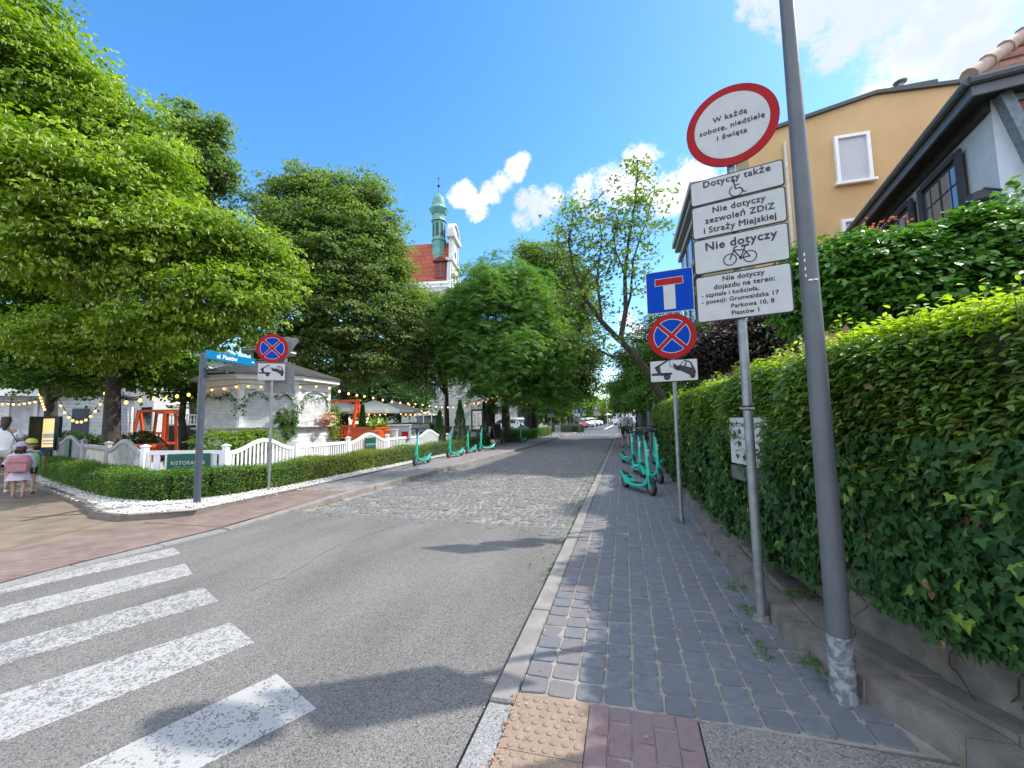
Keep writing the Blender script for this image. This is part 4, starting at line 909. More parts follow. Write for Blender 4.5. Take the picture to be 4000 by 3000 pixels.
b = MB(); b.add([(-.2, -.075, .15), (-.2, .075, .15), (-.36, .07, .225), (-.36, -.07, .225), (-.24, -.06, .21), (-.24, .06, .21), (-.34, -.055, .262), (-.34, .055, .262)], [(0, 1, 5, 4), (4, 5, 7, 6), (6, 7, 2, 3), (0, 4, 6, 3), (1, 2, 7, 5)]); b.build('rear_block', TEAL, sc0)
b = MB(); b.add([(-.245, -.05, .214), (-.245, .05, .214), (-.32, .045, .256), (-.32, -.045, .256)], [(0, 1, 2, 3)]); b.tube([(-.34, 0, .262), (-.5, 0, .3), (-.61, 0, .25)], [.03, .045, .035], 8); b.build('rear_fender', RUB, sc0)
b = MB(); b.tube([(.34, 0, .19), (.41, 0, .26), (.43, 0, .34)], [.05, .045, .045], 10); b.tube([(.445, 0, .3), (.405, 0, .62), (.36, 0, 1.04)], [.042, .037, .032], 12, flat=1.2); b.build('steering_column', TEAL, sc0, True)
b = MB()
for sy2 in (-1, 1): b.add([(.45, sy2*.045, .34), (.49, sy2*.045, .34), (.545, sy2*.045, .125), (.52, sy2*.045, .1), (.5, sy2*.045, .125), (.45, sy2*.035, .34), (.49, sy2*.035, .34), (.545, sy2*.037, .125), (.52, sy2*.037, .1), (.5, sy2*.037, .125)], [(0,1,2,3,4), (9,8,7,6,5), (0,5,6,1), (1,6,7,2), (2,7,8,3), (3,8,9,4), (4,9,5,0)])
b.box(.44, .5, -.045, .045, .31, .37, .01); b.build('fork', TEAL, sc0)
b = MB(); b.tube([(.53, 0, .3), (.6, 0, .25), (.65, 0, .17)], [.03, .035, .02], 8, flat=.4); b.build('front_fender', RUB, sc0)
b = MB(); b.tube([(.3, -.27, 1.1), (.35, -.15, 1.12), (.365, 0, 1.12), (.35, .15, 1.12), (.3, .27, 1.1)], .014, 8); b.build('handlebar', BLACK, sc0, True)
for sy2 in (-1, 1): b = MB(); b.tube([(.3, sy2*.27, 1.1), (.34, sy2*.165, 1.118)], .019, 8); b.tube([(.37, sy2*.24, 1.1), (.37, sy2*.14, 1.13)], .007, 5); b.build('grip', RUB, sc0, True)
_o = text('Bolt', .075, WHITE, sc0, .482, .84, 0, 'LEFT', bold=1.6); _o.rotation_euler = Matrix(((0, -1, 0), (0, 0, 1), (-1, 0, 0))).to_euler(); _o.location = (.4435, -.025, .80); _o.rotation_euler.y += 0
b = MB(); b.box(.33, .42, -.05, .05, 1.04, 1.13, .02); b.build('head_unit', BLACK, sc0)
b = MB(); b.box(.41, .425, -.045, .045, .96, 1.04, .006); b.build('basket_plate', BLACK, sc0)
b = MB(); b.tube([(.16, .08, .1), (.13, .16, .0)], .01, 6); b.build('kickstand', BLACK, sc0)
b = MB(); b.lathe([(.0, -.005), (.018, 0)], 12); b.T = Matrix.Identity(4); b2 = MB(); b2.T = Matrix.Translation((.425, 0, .95)); b2.box(-.02, .012, -.018, .018, -.03, .03, .008); b2.build('lamp', BLACK, sc0)
def place_sc(front, rear_dir, label, z, first=[True]):
    ang = math.atan2(-rear_dir[1], -rear_dir[0]); c_ = math.cos(ang); s_ = math.sin(ang)
    loc = (front.x-.52*c_, front.y-.52*s_, z)
    if first[0]: sc0.location = loc; sc0.rotation_euler = (0, 0, ang); sc0['label'] = label; first[0] = False; return sc0
    return copytree(sc0, loc, ang, label)
place_sc(gp(1409, 1071), (-.45, .89), 'turquoise scooter nearest the camera on the right pavement, deck to the left', .0)
place_sc(gp(1427, 1045), (-.3, .95), 'turquoise scooter closest to the hedge in the right-hand cluster', .0)
place_sc(gp(1386, 1030), (-.12, .99), 'turquoise scooter behind the nearest one, seen head-on', .0)
place_sc(gp(1370, 1006), (-.3, .95), 'turquoise scooter farthest left of the right-hand cluster', .0)
place_sc(gp(1413, 1003), (.25, -.97), 'turquoise scooter facing away in the middle of the right-hand cluster', .0)
place_sc(gp(897, 1006, .05), (-.04, .98), 'turquoise scooter nearest of those on the left pavement', .05)
place_sc(gp(969, 989, .05), (.12, .98), 'second turquoise scooter along the left pavement', .05)
place_sc(gp(1009, 980, .05), (-.02, 1), 'third turquoise scooter along the left pavement', .05)
place_sc(gp(1036, 975, .05), (.35, .93), 'turquoise scooter parked across the left pavement before the chalkboard', .05)
place_sc(gp(1124, 956, .05), (.1, 1), 'lone turquoise scooter by the far low hedge', .05)
# ================================================================== BUILDINGS
YEL = mat('ochre_render', (.62, .42, .205), (.54, .35, .16), .9, 1.1, .5, 160, detail=12, w=(.3, .75))
ZINC = mat('dark_roof_edge', (.05, .06, .06), (.07, .08, .08), .5, 8)
# --- ochre house, gable wall towards the camera
YD = 16.0
def yp(x, y, D=YD):
    d = ray(x, y); t_ = D/d.y; return (d.x*t_, d.z*t_+CAMH)
oh = thing('ochre_house', 'tall ochre rendered house with white window frames behind the hedge', 'house', (8, YD, 0))
def P3(b, nm, m): o = b.build(nm, m, oh); o.matrix_parent_inverse = Matrix.Translation(-oh.location); return o
xl = yp(1613, 300)[0]; ap_ = yp(1891, 206); zl = yp(1613, 302)[1]; rt = yp(2135, 176); sl_ = (rt[1]-ap_[1])/(rt[0]-ap_[0]); xr = 19.
prof = [(xl, 0), (xr, 0), (xr, ap_[1]+sl_*(xr-ap_[0])), (ap_[0], ap_[1]), (xl, zl)]
b = MB(); b.prism(prof, YD, YD+9); P3(b, 'wall', YEL)
b = MB(); q_ = [(xl-.12, zl-.03), (ap_[0], ap_[1]+.0), (xr, prof[2][1])]
b.prism(q_+[(x, z+.12) for x, z in q_[::-1]], YD-.12, YD+9.2); P3(b, 'roof', ZINC)
c_ = yp(1970, 196, YD+2); b = MB(); b.box(c_[0]-.55, c_[0]+.6, YD+2, YD+3, c_[1]-.9, c_[1]+.12); P3(b, 'chimney', mat('pale_chimney', (.45, .44, .4), (.38, .37, .34), .8, 6))
b = MB(); b.box(c_[0]-.7, c_[0]+.75, YD+1.9, YD+3.1, c_[1]+.12, c_[1]+.22); P3(b, 'chimney_cap', ZINC)
b = MB(); b.lathe([(.09, 0), (.09, .45), (.2, .46), (.22, .5), (.05, .56)], 14, (c_[0]-.1, YD+2.4, c_[1]+.2)); P3(b, 'flue', GREY)
BLIND = mat('white_roller_blind', (.50, .50, .52), (.47, .47, .49), .6, 5)
def win(x0, y0, x1, y1, glassy=False):
    a = yp(x0, y0); c = yp(x1, y1); X0, X1, Z0, Z1 = min(a[0], c[0]), max(a[0], c[0]), min(a[1], c[1]), max(a[1], c[1]); f = .1
    b = MB(); b.prism([(X0, Z0), (X1, Z0), (X1, Z1), (X0, Z1)], YD-.05, YD-.002); o = P3(b, 'window', WHITE)
    b = MB(); b.prism([(X0+f, Z0+f*.6), (X1-f, Z0+f*.6), (X1-f, Z1-f), (X0+f, Z1-f)], YD-.054, YD-.051); pn = b.build('pane', GLASS if glassy else BLIND, o)
    b = MB()
    for r_ in ([(X0, Z0), (X0+f, Z1)], [(X1-f, Z0), (X1, Z1)], [(X0+f, Z1-f), (X1-f, Z1)]): b.prism([(r_[0][0], r_[0][1]), (r_[1][0], r_[0][1]), (r_[1][0], r_[1][1]), (r_[0][0], r_[1][1])], YD-.14, YD-.056)
    b.build('frame', WHITE, o)
    b = MB(); b.prism([(X0-.08, Z0-.06), (X1+.08, Z0-.06), (X1+.08, Z0+.03), (X0-.08, Z0+.03)], YD-.2, YD-.056); b.build('sill', WHITE, o)
win(1798, 300, 1884, 390); win(1814, 478, 1895, 566); win(2020, 262, 2100, 345, True); win(2030, 440, 2110, 520)
b = MB(); b.tube([(yp(1692, 300)[0], YD-.08, 2), (yp(1692, 300)[0], YD-.08, 10.9)], .05, 8); P3(b, 'downpipe', OFFW)
# --- ornate grey facade beyond
GST = mat('grey_stucco', (.30, .29, .275), (.24, .235, .225), .85, 6, .3, 30)
of = thing('stucco_house', 'pale grey stucco house front with cornices seen edge-on beyond the ochre house', 'house', (0, 24, 0))
def P4(b, nm, m): o = b.build(nm, m, of); o.matrix_parent_inverse = Matrix.Translation(-of.location); return o
fx = yp(1503, 420, 25.2)[0]+.25; ft = yp(1500, 386, 25.2)[1]
b = MB(); b.box(fx, fx+6, 25.2, 34, 0, ft-.3); P4(b, 'wall', GST)
b = MB()
for z, o_, h_ in ((ft-.3, .6, .35), (ft-.75, .42, .25), (ft-1.5, .22, .3), (ft-4.6, .5, .3), (ft-5.0, .3, .3), (ft-8.2, .35, .3)): b.box(fx-o_, fx+6.05, 25.2-min(o_, .25), 34, z-h_, z)
P4(b, 'cornice', GST)
b = MB()
for k in range(3):
    for z in (ft-3.9, ft-7.5): b.box(fx-.08, fx+.01, 26.2+k*2.4, 27.4+k*2.4, z, z+1.9)
P4(b, 'window', GLASS)
# --- timber-framed house at the right edge
HZ = 6.6; hc = [ray(2109, 202)]; t_ = (HZ-CAMH)/hc[0].z; HC = Vector((hc[0].x*t_, hc[0].y*t_, 0))
th = thing('half_timbered_house', 'white-blue rendered house with dark eaves, slanting timber brace and tiled roof', 'house', HC, R(9)*-1)
# local frame: +y runs along the street away from the camera, +x to the right
LBW = mat('pale_blue_render', (.56, .60, .64), (.50, .54, .59), .85, 5, .25, 40)
DWOOD = mat('dark_timber', (.045, .045, .05), (.03, .03, .034), .7, 10, .3, 50)
BRACE = mat('weathered_grey_timber', (.22, .25, .28), (.14, .17, .2), .75, 14, .4, 60)
TILE = brickmat('orange_panel', (.42, .17, .10), (.38, .15, .09), (.06, .04, .035), .8, .34, .02, rot=(R(90), 0, 0))
b = MB(); b.box(.3, 7, .3, 6.4, 0, HZ-.002); b.build('wall', LBW, th)
b = MB(); b.box(.62, 6.8, .27, .299, 5.75, HZ-.12); b.build('brick_infill', TILE, th)
b = MB(); b.box(-.05, 7.5, -.05, 6.7, HZ, HZ+.1); b.build('eave_soffit', DWOOD, th)
b = MB(); b.box(-.1, -.052, -.1, 6.8, HZ-.08, HZ+.2); b.box(-.05, 7.5, -.1, -.052, HZ-.08, HZ+.2); b.tube([(-.14, -.14, HZ+.16), (-.14, 6.8, HZ+.16)], .07, 8); b.tube([(-.14, -.14, HZ+.16), (7.5, -.14, HZ+.16)], .07, 8); b.build('gutter', DGREY, th)
b = MB(); b.box(.2, .299, .3, 6.5, HZ-.2, HZ-.003); b.build('wall_plate', DWOOD, th)
b = MB(); b.bar((.40, .22, HZ-.02), (1.35, .22, 2.4), .24, .15); b.build('diagonal_brace', BRACE, th)
# hipped roof with pantiles
RT_ = mat('clay_tiles', (.33, .15, .10), (.22, .11, .08), .8, 12, .4, 60)
b = MB(); rh = 2.6
A_ = [(-.12, -.12, HZ+.2), (7.5, -.12, HZ+.2), (7.5, 6.8, HZ+.2), (-.12, 6.8, HZ+.2), (4.6, 2.3, HZ+4.1), (5, 2.3, HZ+4.1), (5, 4.4, HZ+4.1), (4.6, 4.4, HZ+4.1)]
b.add(A_, [(0, 1, 5, 4), (1, 2, 6, 5), (2, 3, 7, 6), (3, 0, 4, 7), (4, 5, 6, 7)]); b.build('roof', RT_, th)
b = MB(); hip0 = Vector(A_[0]); hip1 = Vector(A_[4])
for i in range(15): p_ = hip0.lerp(hip1, i/15); q_ = hip0.lerp(hip1, (i+1.15)/15); b.tube([p_+Vector((0, 0, .05)), q_+Vector((0, 0, .03))], [.13, .1], 10)
b.build('hip_tiles', mat('pale_ridge_tiles', (.50, .38, .30), (.40, .28, .22), .8, 9), th, True)
b = MB()
for i in range(14):
    f0 = i/14; a0 = Vector(A_[0]).lerp(Vector(A_[4]), f0); a1 = Vector(A_[1]).lerp(Vector(A_[5]), f0); b.tube([a0+Vector((.1, 0, .03)), a1+Vector((0, 0, .03))], .045, 6)
    a0 = Vector(A_[0]).lerp(Vector(A_[4]), f0); a1 = Vector(A_[3]).lerp(Vector(A_[7]), f0); b.tube([a0+Vector((0, .1, .03)), a1+Vector((0, 0, .03))], .045, 6)
b.build('tile_courses', RT_, th)
def hwin(y0, y1, z0, z1):
    b = MB(); b.box(.23, .299, y0, y1, z0, z1); w = b.build('window', DWOOD, th)
    b = MB(); m_ = (y0+y1)/2; b.box(.222, .229, y0+.12, m_-.05, z0+.1, z1-.12); b.box(.222, .229, m_+.05, y1-.12, z0+.1, z1-.12); b.build('pane', mat('reflecting_glass', (.06, .09, .13), (.1, .14, .2), .04, 2, spec=1.), w)
    b = MB()
    for yc in ((y0+m_)/2, (y1+m_)/2): b.box(.215, .221, yc-.015, yc+.015, z0+.1, z1-.12)
    for k in (1, 2): z = z0+(z1-z0)*k/3; b.box(.213, .2145, y0+.12, y1-.12, z-.015, z+.015)
    b.build('glazing_bar', DWOOD, w)
    b = MB(); b.box(.18, .228, y0-.08, y0+.1, z0-.05, z1+.08); b.box(.18, .228, y1-.1, y1+.08, z0-.05, z1+.08); b.box(.175, .228, y0+.1, y1-.1, z1-.02, z1+.1); b.build('frame', DWOOD, w)
hwin(1.12, 2.6, 4.75, 6.15); hwin(3.05, 4.5, 4.75, 6.15)
b = MB(); b.box(-.02, .45, -.9, -.2, 2.2, 3.5) if False else None
wl = thing('wall_lantern', 'dark half-round hood lamp on the pale blue wall above the shrub', 'wall lamp', th.matrix_basis @ Vector((0, 0, 0)) if False else HC+Vector((.0, .0, 0)), R(-9))
b = MB(); b.tube([(.3, .28, 5.0), (.1, .28, 5.08), (.02, .28, 5.0)], .025, 6); b.lathe([(.03, .2), (.14, .15), (.21, 0), (.19, 0), (.03, .03)], 18, (.02, .28, 4.85)); b.build('hood', BLACK, wl)

# --- church
WST = mat('church_white', (.60, .59, .55), (.50, .49, .46), .85, 4, .2, 30)
REDR = brickmat('red_roof_tiles', (.40, .10, .05), (.34, .08, .04), (.2, .05, .03), .3, .3, .02, bump=.3)
COPP = mat('green_copper', (.16, .36, .30), (.09, .24, .20), .6, 1.2, .15, 20, detail=8)
CD = 60.; rr = pt(976, 524, CD); ca = R(9)
ch = thing('church', 'white church with steep red roof, curved gables and a green copper turret', 'church', (rr.x, rr.y, 0), ca)
# local: +x along gable away... use -x = along ridge to the left, +y into depth
RZ = rr.z; EZ = pt(943, 618, CD-2).z; LR = 8.2; HW = 2.9
b = MB(); b.add([(-LR, -HW, EZ), (0, -HW, EZ), (0, 0, RZ), (-LR, 0, RZ), (-LR, HW, EZ), (0, HW, EZ)], [(0, 1, 2, 3), (3, 2, 5, 4), (0, 3, 4), (1, 5, 2)]); rf = b.build('roof', REDR, ch)
b = MB(); b.box(-LR-.4, .3, -HW-.2, HW+.2, 0, EZ-.3); b.build('tower_wall', WST, ch)
b = MB(); b.box(-LR-.6, .5, -HW-.55, HW+.55, EZ-.3, EZ+.05); b.box(-LR-.5, .4, -HW-.35, HW+.35, EZ-.7, EZ-.302); b.build('eave_cornice', WHITE, ch)
def gable(x, nm):
    g = MB(); H = RZ-EZ
    def pr(poly, x0, x1):
        n = len(poly); g.add([(x0, y, z) for y, z in poly]+[(x1, y, z) for y, z in poly], [tuple(range(n)), tuple(range(2*n-1, n-1, -1))]+[(i, (i+1) % n, n+(i+1) % n, n+i) for i in range(n)])
    pr([(-HW-.1, EZ+.05), (-HW-.1, EZ+H*.2), (-HW+.15, EZ+H*.42), (-HW+.5, EZ+H*.46), (HW-.5, EZ+H*.46), (HW-.15, EZ+H*.42), (HW+.1, EZ+H*.2), (HW+.1, EZ+.05)], x, x+.5)
    pr([(-HW+.2, EZ+H*.463), (-HW+.2, EZ+H*.53), (HW-.2, EZ+H*.53), (HW-.2, EZ+H*.463)], x-.2, x+.8)
    pr([(-1.95, EZ+H*.533), (-1.75, EZ+H*.75), (-1.6, EZ+H*1.0), (1.6, EZ+H*1.0), (1.75, EZ+H*.75), (1.95, EZ+H*.533)], x, x+.5)
    pr([(-2.1, EZ+H*1.003), (-2.1, EZ+H*1.08), (2.1, EZ+H*1.08), (2.1, EZ+H*1.003)], x-.25, x+.9)
    pr([(1.75*math.cos(R(a)), EZ+H*1.083+1.75*math.sin(R(a))) for a in range(0, 181, 12)], x-.05, x+.5)
    for y in (-1.45, 1.25): pr([(y, EZ+H*.535), (y, EZ+H), (y+.25, EZ+H), (y+.25, EZ+H*.535)], x+.502, x+.62)
    for y in (-2.5, 2.2): pr([(y, EZ+.1), (y, EZ+H*.46), (y+.3, EZ+H*.46), (y+.3, EZ+.1)], x+.502, x+.62)
    o = g.build(nm, WST, ch)
    g2 = MB(); n = 10
    for i in range(n):
        a0, a1 = R(180*i/n), R(180*(i+1)/n); c0 = [(r_*math.cos(a), EZ+H*1.083+r_*math.sin(a)) for a in (a0, a1) for r_ in (1.78, 2.05)]
        g2.add([(x-.15, c0[0][0], c0[0][1]), (x-.15, c0[1][0], c0[1][1]), (x-.15, c0[3][0], c0[3][1]), (x-.15, c0[2][0], c0[2][1]), (x+.75, c0[0][0], c0[0][1]), (x+.75, c0[1][0], c0[1][1]), (x+.75, c0[3][0], c0[3][1]), (x+.75, c0[2][0], c0[2][1])], [(3,2,1,0),(4,5,6,7),(0,1,5,4),(1,2,6,5),(2,3,7,6),(3,0,4,7)])
    g2.build('arched_hood', WST, o)
    g3 = MB(); g3.T = Matrix.Translation((x+.5, 0, EZ+H*.72)) @ Matrix.Rotation(R(90), 4, 'Y'); g3.lathe([(.5, 0), (.5, .03)], 18); g3.build('round_window', GLASS, o)
    g4 = MB()
    for y in (-.9, .9): g4.box(x+.501, x+.53, y-.28, y+.28, EZ+.6, EZ+1.9)
    g4.build('louvre', DGREY, o)
gable(0, 'street_gable'); gable(-LR-.5, 'rear_gable')
tx = pt(944, 500, CD-1); tl = Matrix.Rotation(-ca, 4, 'Z') @ Vector((tx.x-rr.x, tx.y-rr.y, 0)); tx0 = tl.x; ty0 = -.35
def zz(y, D=CD-.5): return pt(944, y, D).z
tw = thing('turret', None, None); tw.parent = ch; tw.location = (tx0, ty0, 0)
def o8(b, r0, z0, r1, z1, cap=True): octprism(b, r0, z0, r1, z1, cap)
rT = .93
b = MB(); o8(b, .55, zz(617)+.3, rT, zz(582)); o8(b, rT, zz(582), rT, zz(520)); b.build('lower_shaft', COPP, tw)
b = MB(); o8(b, rT+.16, zz(520), rT+.02, zz(513)); o8(b, rT, zz(513), rT, zz(477)); o8(b, rT+.18, zz(476), rT+.02, zz(468)); o8(b, rT-.02, zz(468), rT, zz(453)); o8(b, rT+.5, zz(449), rT+.12, zz(459)) ; o8(b, rT+.5, zz(449), rT+.05, zz(440)); b.build('drum', COPP, tw)
b = MB()
for i in range(8):
    b.T = Matrix.Rotation(R(45*i), 4, 'Z'); a_ = rT*math.cos(R(22.5)); b.box(a_-.0, a_+.02, -.2, .2, zz(511), zz(482))
    for k in range(6): z = zz(511)+(zz(482)-zz(511))*k/6; b.box(a_+.02, a_+.05, -.2, .2, z+.05, z+.12)
b.T = Matrix.Identity(4); b.build('louvres', mat('dark_copper', (.03, .10, .085), (.02, .07, .06), .7, 4), tw)
b = MB(); zb = zz(440); b.lathe([(rT*1.0, zb-.1), (rT*1.02, zb+.15), (rT*.98, zb+.7), (rT*.8, zb+1.25), (rT*.45, zb+1.65), (.12, zb+1.85), (.06, zb+2.3), (.12, zb+2.4), (.05, zb+2.6)], 16); b.build('cupola', COPP, tw, True)
b = MB(); b.tube([(0, 0, zb+2.4), (0, 0, zb+4.6)], [.06, .03], 6); b.lathe([(.05, 2.9), (.2, 3.05), (.2, 3.2), (.05, 3.3)], 10, (0, 0, zb)); b.bar((-.3, 0, zb+4.2), (.3, 0, zb+4.2), .05); b.build('finial_cross', BLACK, tw)
b = MB(); dx = -2.3-1.0; dz = EZ+.7; b.box(tx0-.75+.9, tx0+.75+.9, -HW+.2, -.9, dz, dz+2.3); dm = b.build('dormer', mat('dark_red_wood', (.16, .035, .025), (.12, .03, .02), .7, 6), ch)
b = MB(); b.add([(tx0-.15, -HW-.2, dz+2.3), (tx0+1.95, -HW-.2, dz+2.3), (tx0+.9, -HW-.2, dz+2.95), (tx0-.15, -.5, dz+2.3), (tx0+1.95, -.5, dz+2.3), (tx0+.9, -.5, dz+2.95)], [(0, 1, 2), (5, 4, 3), (0, 2, 5, 3), (1, 4, 5, 2), (0, 3, 4, 1)]); b.build('dormer_roof', MATS['dark_red_wood'], dm)
b = MB(); 
for k in range(7): b.box(tx0+.3, tx0+1.5, -HW+.14, -HW+.199, dz+.2+k*.28, dz+.3+k*.28)
b.box(tx0+.85, tx0+.95, -HW+.1, -HW+.139, dz+.1, dz+2.2); b.build('shutter_slats', mat('pinkish_slats', (.35, .12, .10), (.3, .1, .08), .7, 6), dm)
# lower nave and its arched window, facing the garden
NV = thing('church_hall', 'low pale rendered hall with a dark arched window behind the garden lights', 'building', gd(870, 50), R(6))
n0 = gd(870, 50); n1 = gd(1118, 47.5); nL = (n1-n0).length; NV.rotation_euler = (0, 0, math.atan2((n1-n0).y, (n1-n0).x))
b = MB(); b.box(0, nL, 0, 12, 0, 9.5); b.build('wall', WST, NV)
b = MB(); b.box(-.2, nL+.2, -.3, 12, 9.5, 9.9); b.box(-.1, nL+.1, -.12, -.002, 6.2, 6.5); b.build('cornice', WST, NV)
for x in (.3, 4.6, 9.4, 12.8): b = MB(); b.box(x, x+.5, -.14, -.002, 0, 6.19); b.box(x-.1, x+.6, -.2, -.142, 5.8, 6.1) if False else None; b.build('pilaster', WST, NV)
wx = (gd(924, 49.7)-n0).length
b = MB(); b.prism([(wx-1.25, 4.0), (wx+1.25, 4.0)]+[(wx+1.25*math.cos(R(a)), 4.2+1.5*math.sin(R(a))) for a in range(0, 181, 12)], -.06, -.003); aw = b.build('arched_window', GLASS, NV)
b = MB(); b.box(wx-1.5, wx+1.5, -.2, -.061, 3.8, 3.99)
pts_ = [(wx+1.38*math.cos(R(a)), 4.2+1.63*math.sin(R(a))) for a in range(0, 181, 12)]
for p_, q_ in zip(pts_[:-1], pts_[1:]): b.bar((p_[0], -.07, p_[1]), (q_[0], -.07, q_[1]), .12, .22)
b.build('surround', OFFW, aw)
b = MB(); b.box(wx-1.3, wx+1.6, -.06, -.003, .8, 2.2); dw = b.build('door_glazing', GLASS, NV)
b = MB()
for x in (wx-1.35, wx-.4, wx+.6, wx+1.6): b.box(x-.05, x+.05, -.1, -.061, .6, 2.25)
b.box(wx-1.4, wx+1.7, -.1, -.061, 2.15, 2.35); b.build('frame', WHITE, dw)
sx_ = (gd(1048, 48)-n0).length; b = MB(); b.box(sx_-.35, sx_+.35, -.08, -.003, 2.2, 3.9); b.build('window', GLASS, NV)
# --- left bar building and house behind
lw = thing('bar_building', 'low shaded white bar building with closed shutter behind the left fence', 'building', gd(-60, 17), 0)
a_ = gd(-60, 16.2); c_ = gd(236, 18.2); dd = c_-a_; LL = dd.length; lw.location = a_; lw.rotation_euler = (0, 0, math.atan2(dd.y, dd.x))
def fl(x): g_ = gd(x, 17); return None
def onwall(x):   # distance along the wall below bearing x
    r_ = ray(x, 900); n_ = Vector((-dd.y, dd.x)); t_ = (a_.x*n_.x+a_.y*n_.y)/(r_.x*n_.x+r_.y*n_.y); p_ = Vector((r_.x*t_, r_.y*t_)); return (p_-Vector((a_.x, a_.y))).length
b = MB(); b.box(0, LL, 0, 4, 0, 2.75); b.build('wall', PLANK, lw)
b = MB(); b.box(-.3, LL*.72, -.5, 4.2, 2.77, 2.95); b.box(LL*.72, LL+.3, -.1, 4.2, 2.76, 2.86); b.build('roof', ZINC, lw)
b = MB(); b.box(-.3, onwall(97), -.56, -.501, 2.68, 2.97); b.build('fascia', WHITE, lw)
x0, x1 = onwall(21), onwall(74)
b = MB(); b.box(x0, x1, -.03, -.003, 1.15, 2.4); s_ = b.build('shutter', SHUT, lw)
b = MB()
for x in (x0-.1, x1): b.box(x, x+.1, -.08, -.003, 1.05, 2.5)
b.box(x0-.2, x1+.2, -.2, -.003, 1.02, 1.1); b.build('frame', WHITE, s_)
x0, x1 = onwall(156), onwall(193); b = MB(); b.box(x0, x1, -.05, -.003, .95, 2.2); b.build('dark_panel', SLATE, lw)
w2 = thing('white_villa', 'white villa glimpsed under the big linden crown left of the kiosk', 'house', gd(150, 34), 0)
a_ = gd(150, 34); c_ = gd(330, 32); dd2 = c_-a_; w2.rotation_euler = (0, 0, math.atan2(dd2.y, dd2.x)); L2 = dd2.length
b = MB(); b.box(0, L2, 0, 8, 0, 7.2); b.build('wall', WST, w2)
for k in range(5):
    for z in (1.2, 4.2): b = MB(); b.box(.6+k*L2/5, 1.6+k*L2/5, -.05, -.003, z, z+1.7); b.build('window', GLASS, w2)
b = MB(); b.add([(-.5, -.5, 7.2), (L2+.5, -.5, 7.2), (L2+.5, 8.5, 7.2), (-.5, 8.5, 7.2), (1.5, 4, 9.6), (L2-1.5, 4, 9.6)], [(0, 1, 5, 4), (1, 2, 5), (2, 3, 4, 5), (3, 0, 4), (3, 2, 1, 0)]); b.build('roof', ZINC, w2)
bl = thing('balustrade', 'white turned balustrade on a dark plinth left of the kiosk', 'balustrade', gd(362, 19), 0); g0 = gd(362, 19); g1 = gd(428, 19.5); dd3 = g1-g0; bl.rotation_euler = (0, 0, math.atan2(dd3.y, dd3.x)); L3 = dd3.length
b = MB()
for i in range(int(L3/.14)): b.lathe([(.02, 0), (.045, .12), (.02, .3), (.03, .36)], 6, (i*.14, 0, 1.5))
b.box(0, L3, -.06, .06, 1.86, 1.92); b.box(0, L3, -.06, .06, 1.42, 1.5); b.build('balusters', WHITE, bl)
b = MB(); b.box(0, L3, -.05, .05, 0, 1.42); b.build('plinth', DWOOD, bl)
# --- right side beyond the hedge: dark gate piers, lamp
IRON = mat('cast_iron', (.015, .02, .02), (.03, .035, .035), .5, 12)
gt = thing('iron_gate', 'dark grey iron gate and posts at the far end of the ivy hedge', 'gate', (1.15, 17, 0))
for y in (0, 1.2, 3.6, 4.6): b = MB(); b.tube([(0, y, 0), (0, y, 2.3), (0, y, 2.32), (0, y, 2.55)], [.07, .065, .09, .03], 10); b.build('post', GREY, gt)
for y0, y1 in ((0, 1.2), (3.6, 4.6)):
    b = MB()
    for z in (.3, 1.2, 2.0): b.bar((0, y0, z), (0, y1, z), .04)
    for k in range(7): b.bar((0, y0+(y1-y0)*k/7, .1), (0, y0+(y1-y0)*k/7, 2.1), .02)
    b.build('grille', IRON, gt)
il = thing('iron_lamp_post', 'black cast-iron lamp post beyond the walking man', 'lamp post', gp(1376, 941))
b = MB(); b.lathe([(.16, 0), (.16, .1), (.1, .2), (.12, .9), (.05, 1.0), (.045, 2.6), (.07, 2.7), (.03, 2.8)], 12); b.build('column', IRON, il, True)
b = MB(); b.lathe([(.06, 2.8), (.13, 3.15), (.16, 3.18), (.04, 3.35), (.01, 3.42)], 8); b.build('lantern', IRON, il)
sh = thing('boundary_wall', 'dark shaded garden wall beyond the iron gate', 'wall', (1.3, 24, 0)); b = MB(); b.box(0, .3, -2, 26, 0, 1.9); b.build('wall_body', mat('dark_wall', (.05, .05, .048), (.03, .032, .03), .9, 3, .4, 20), sh)

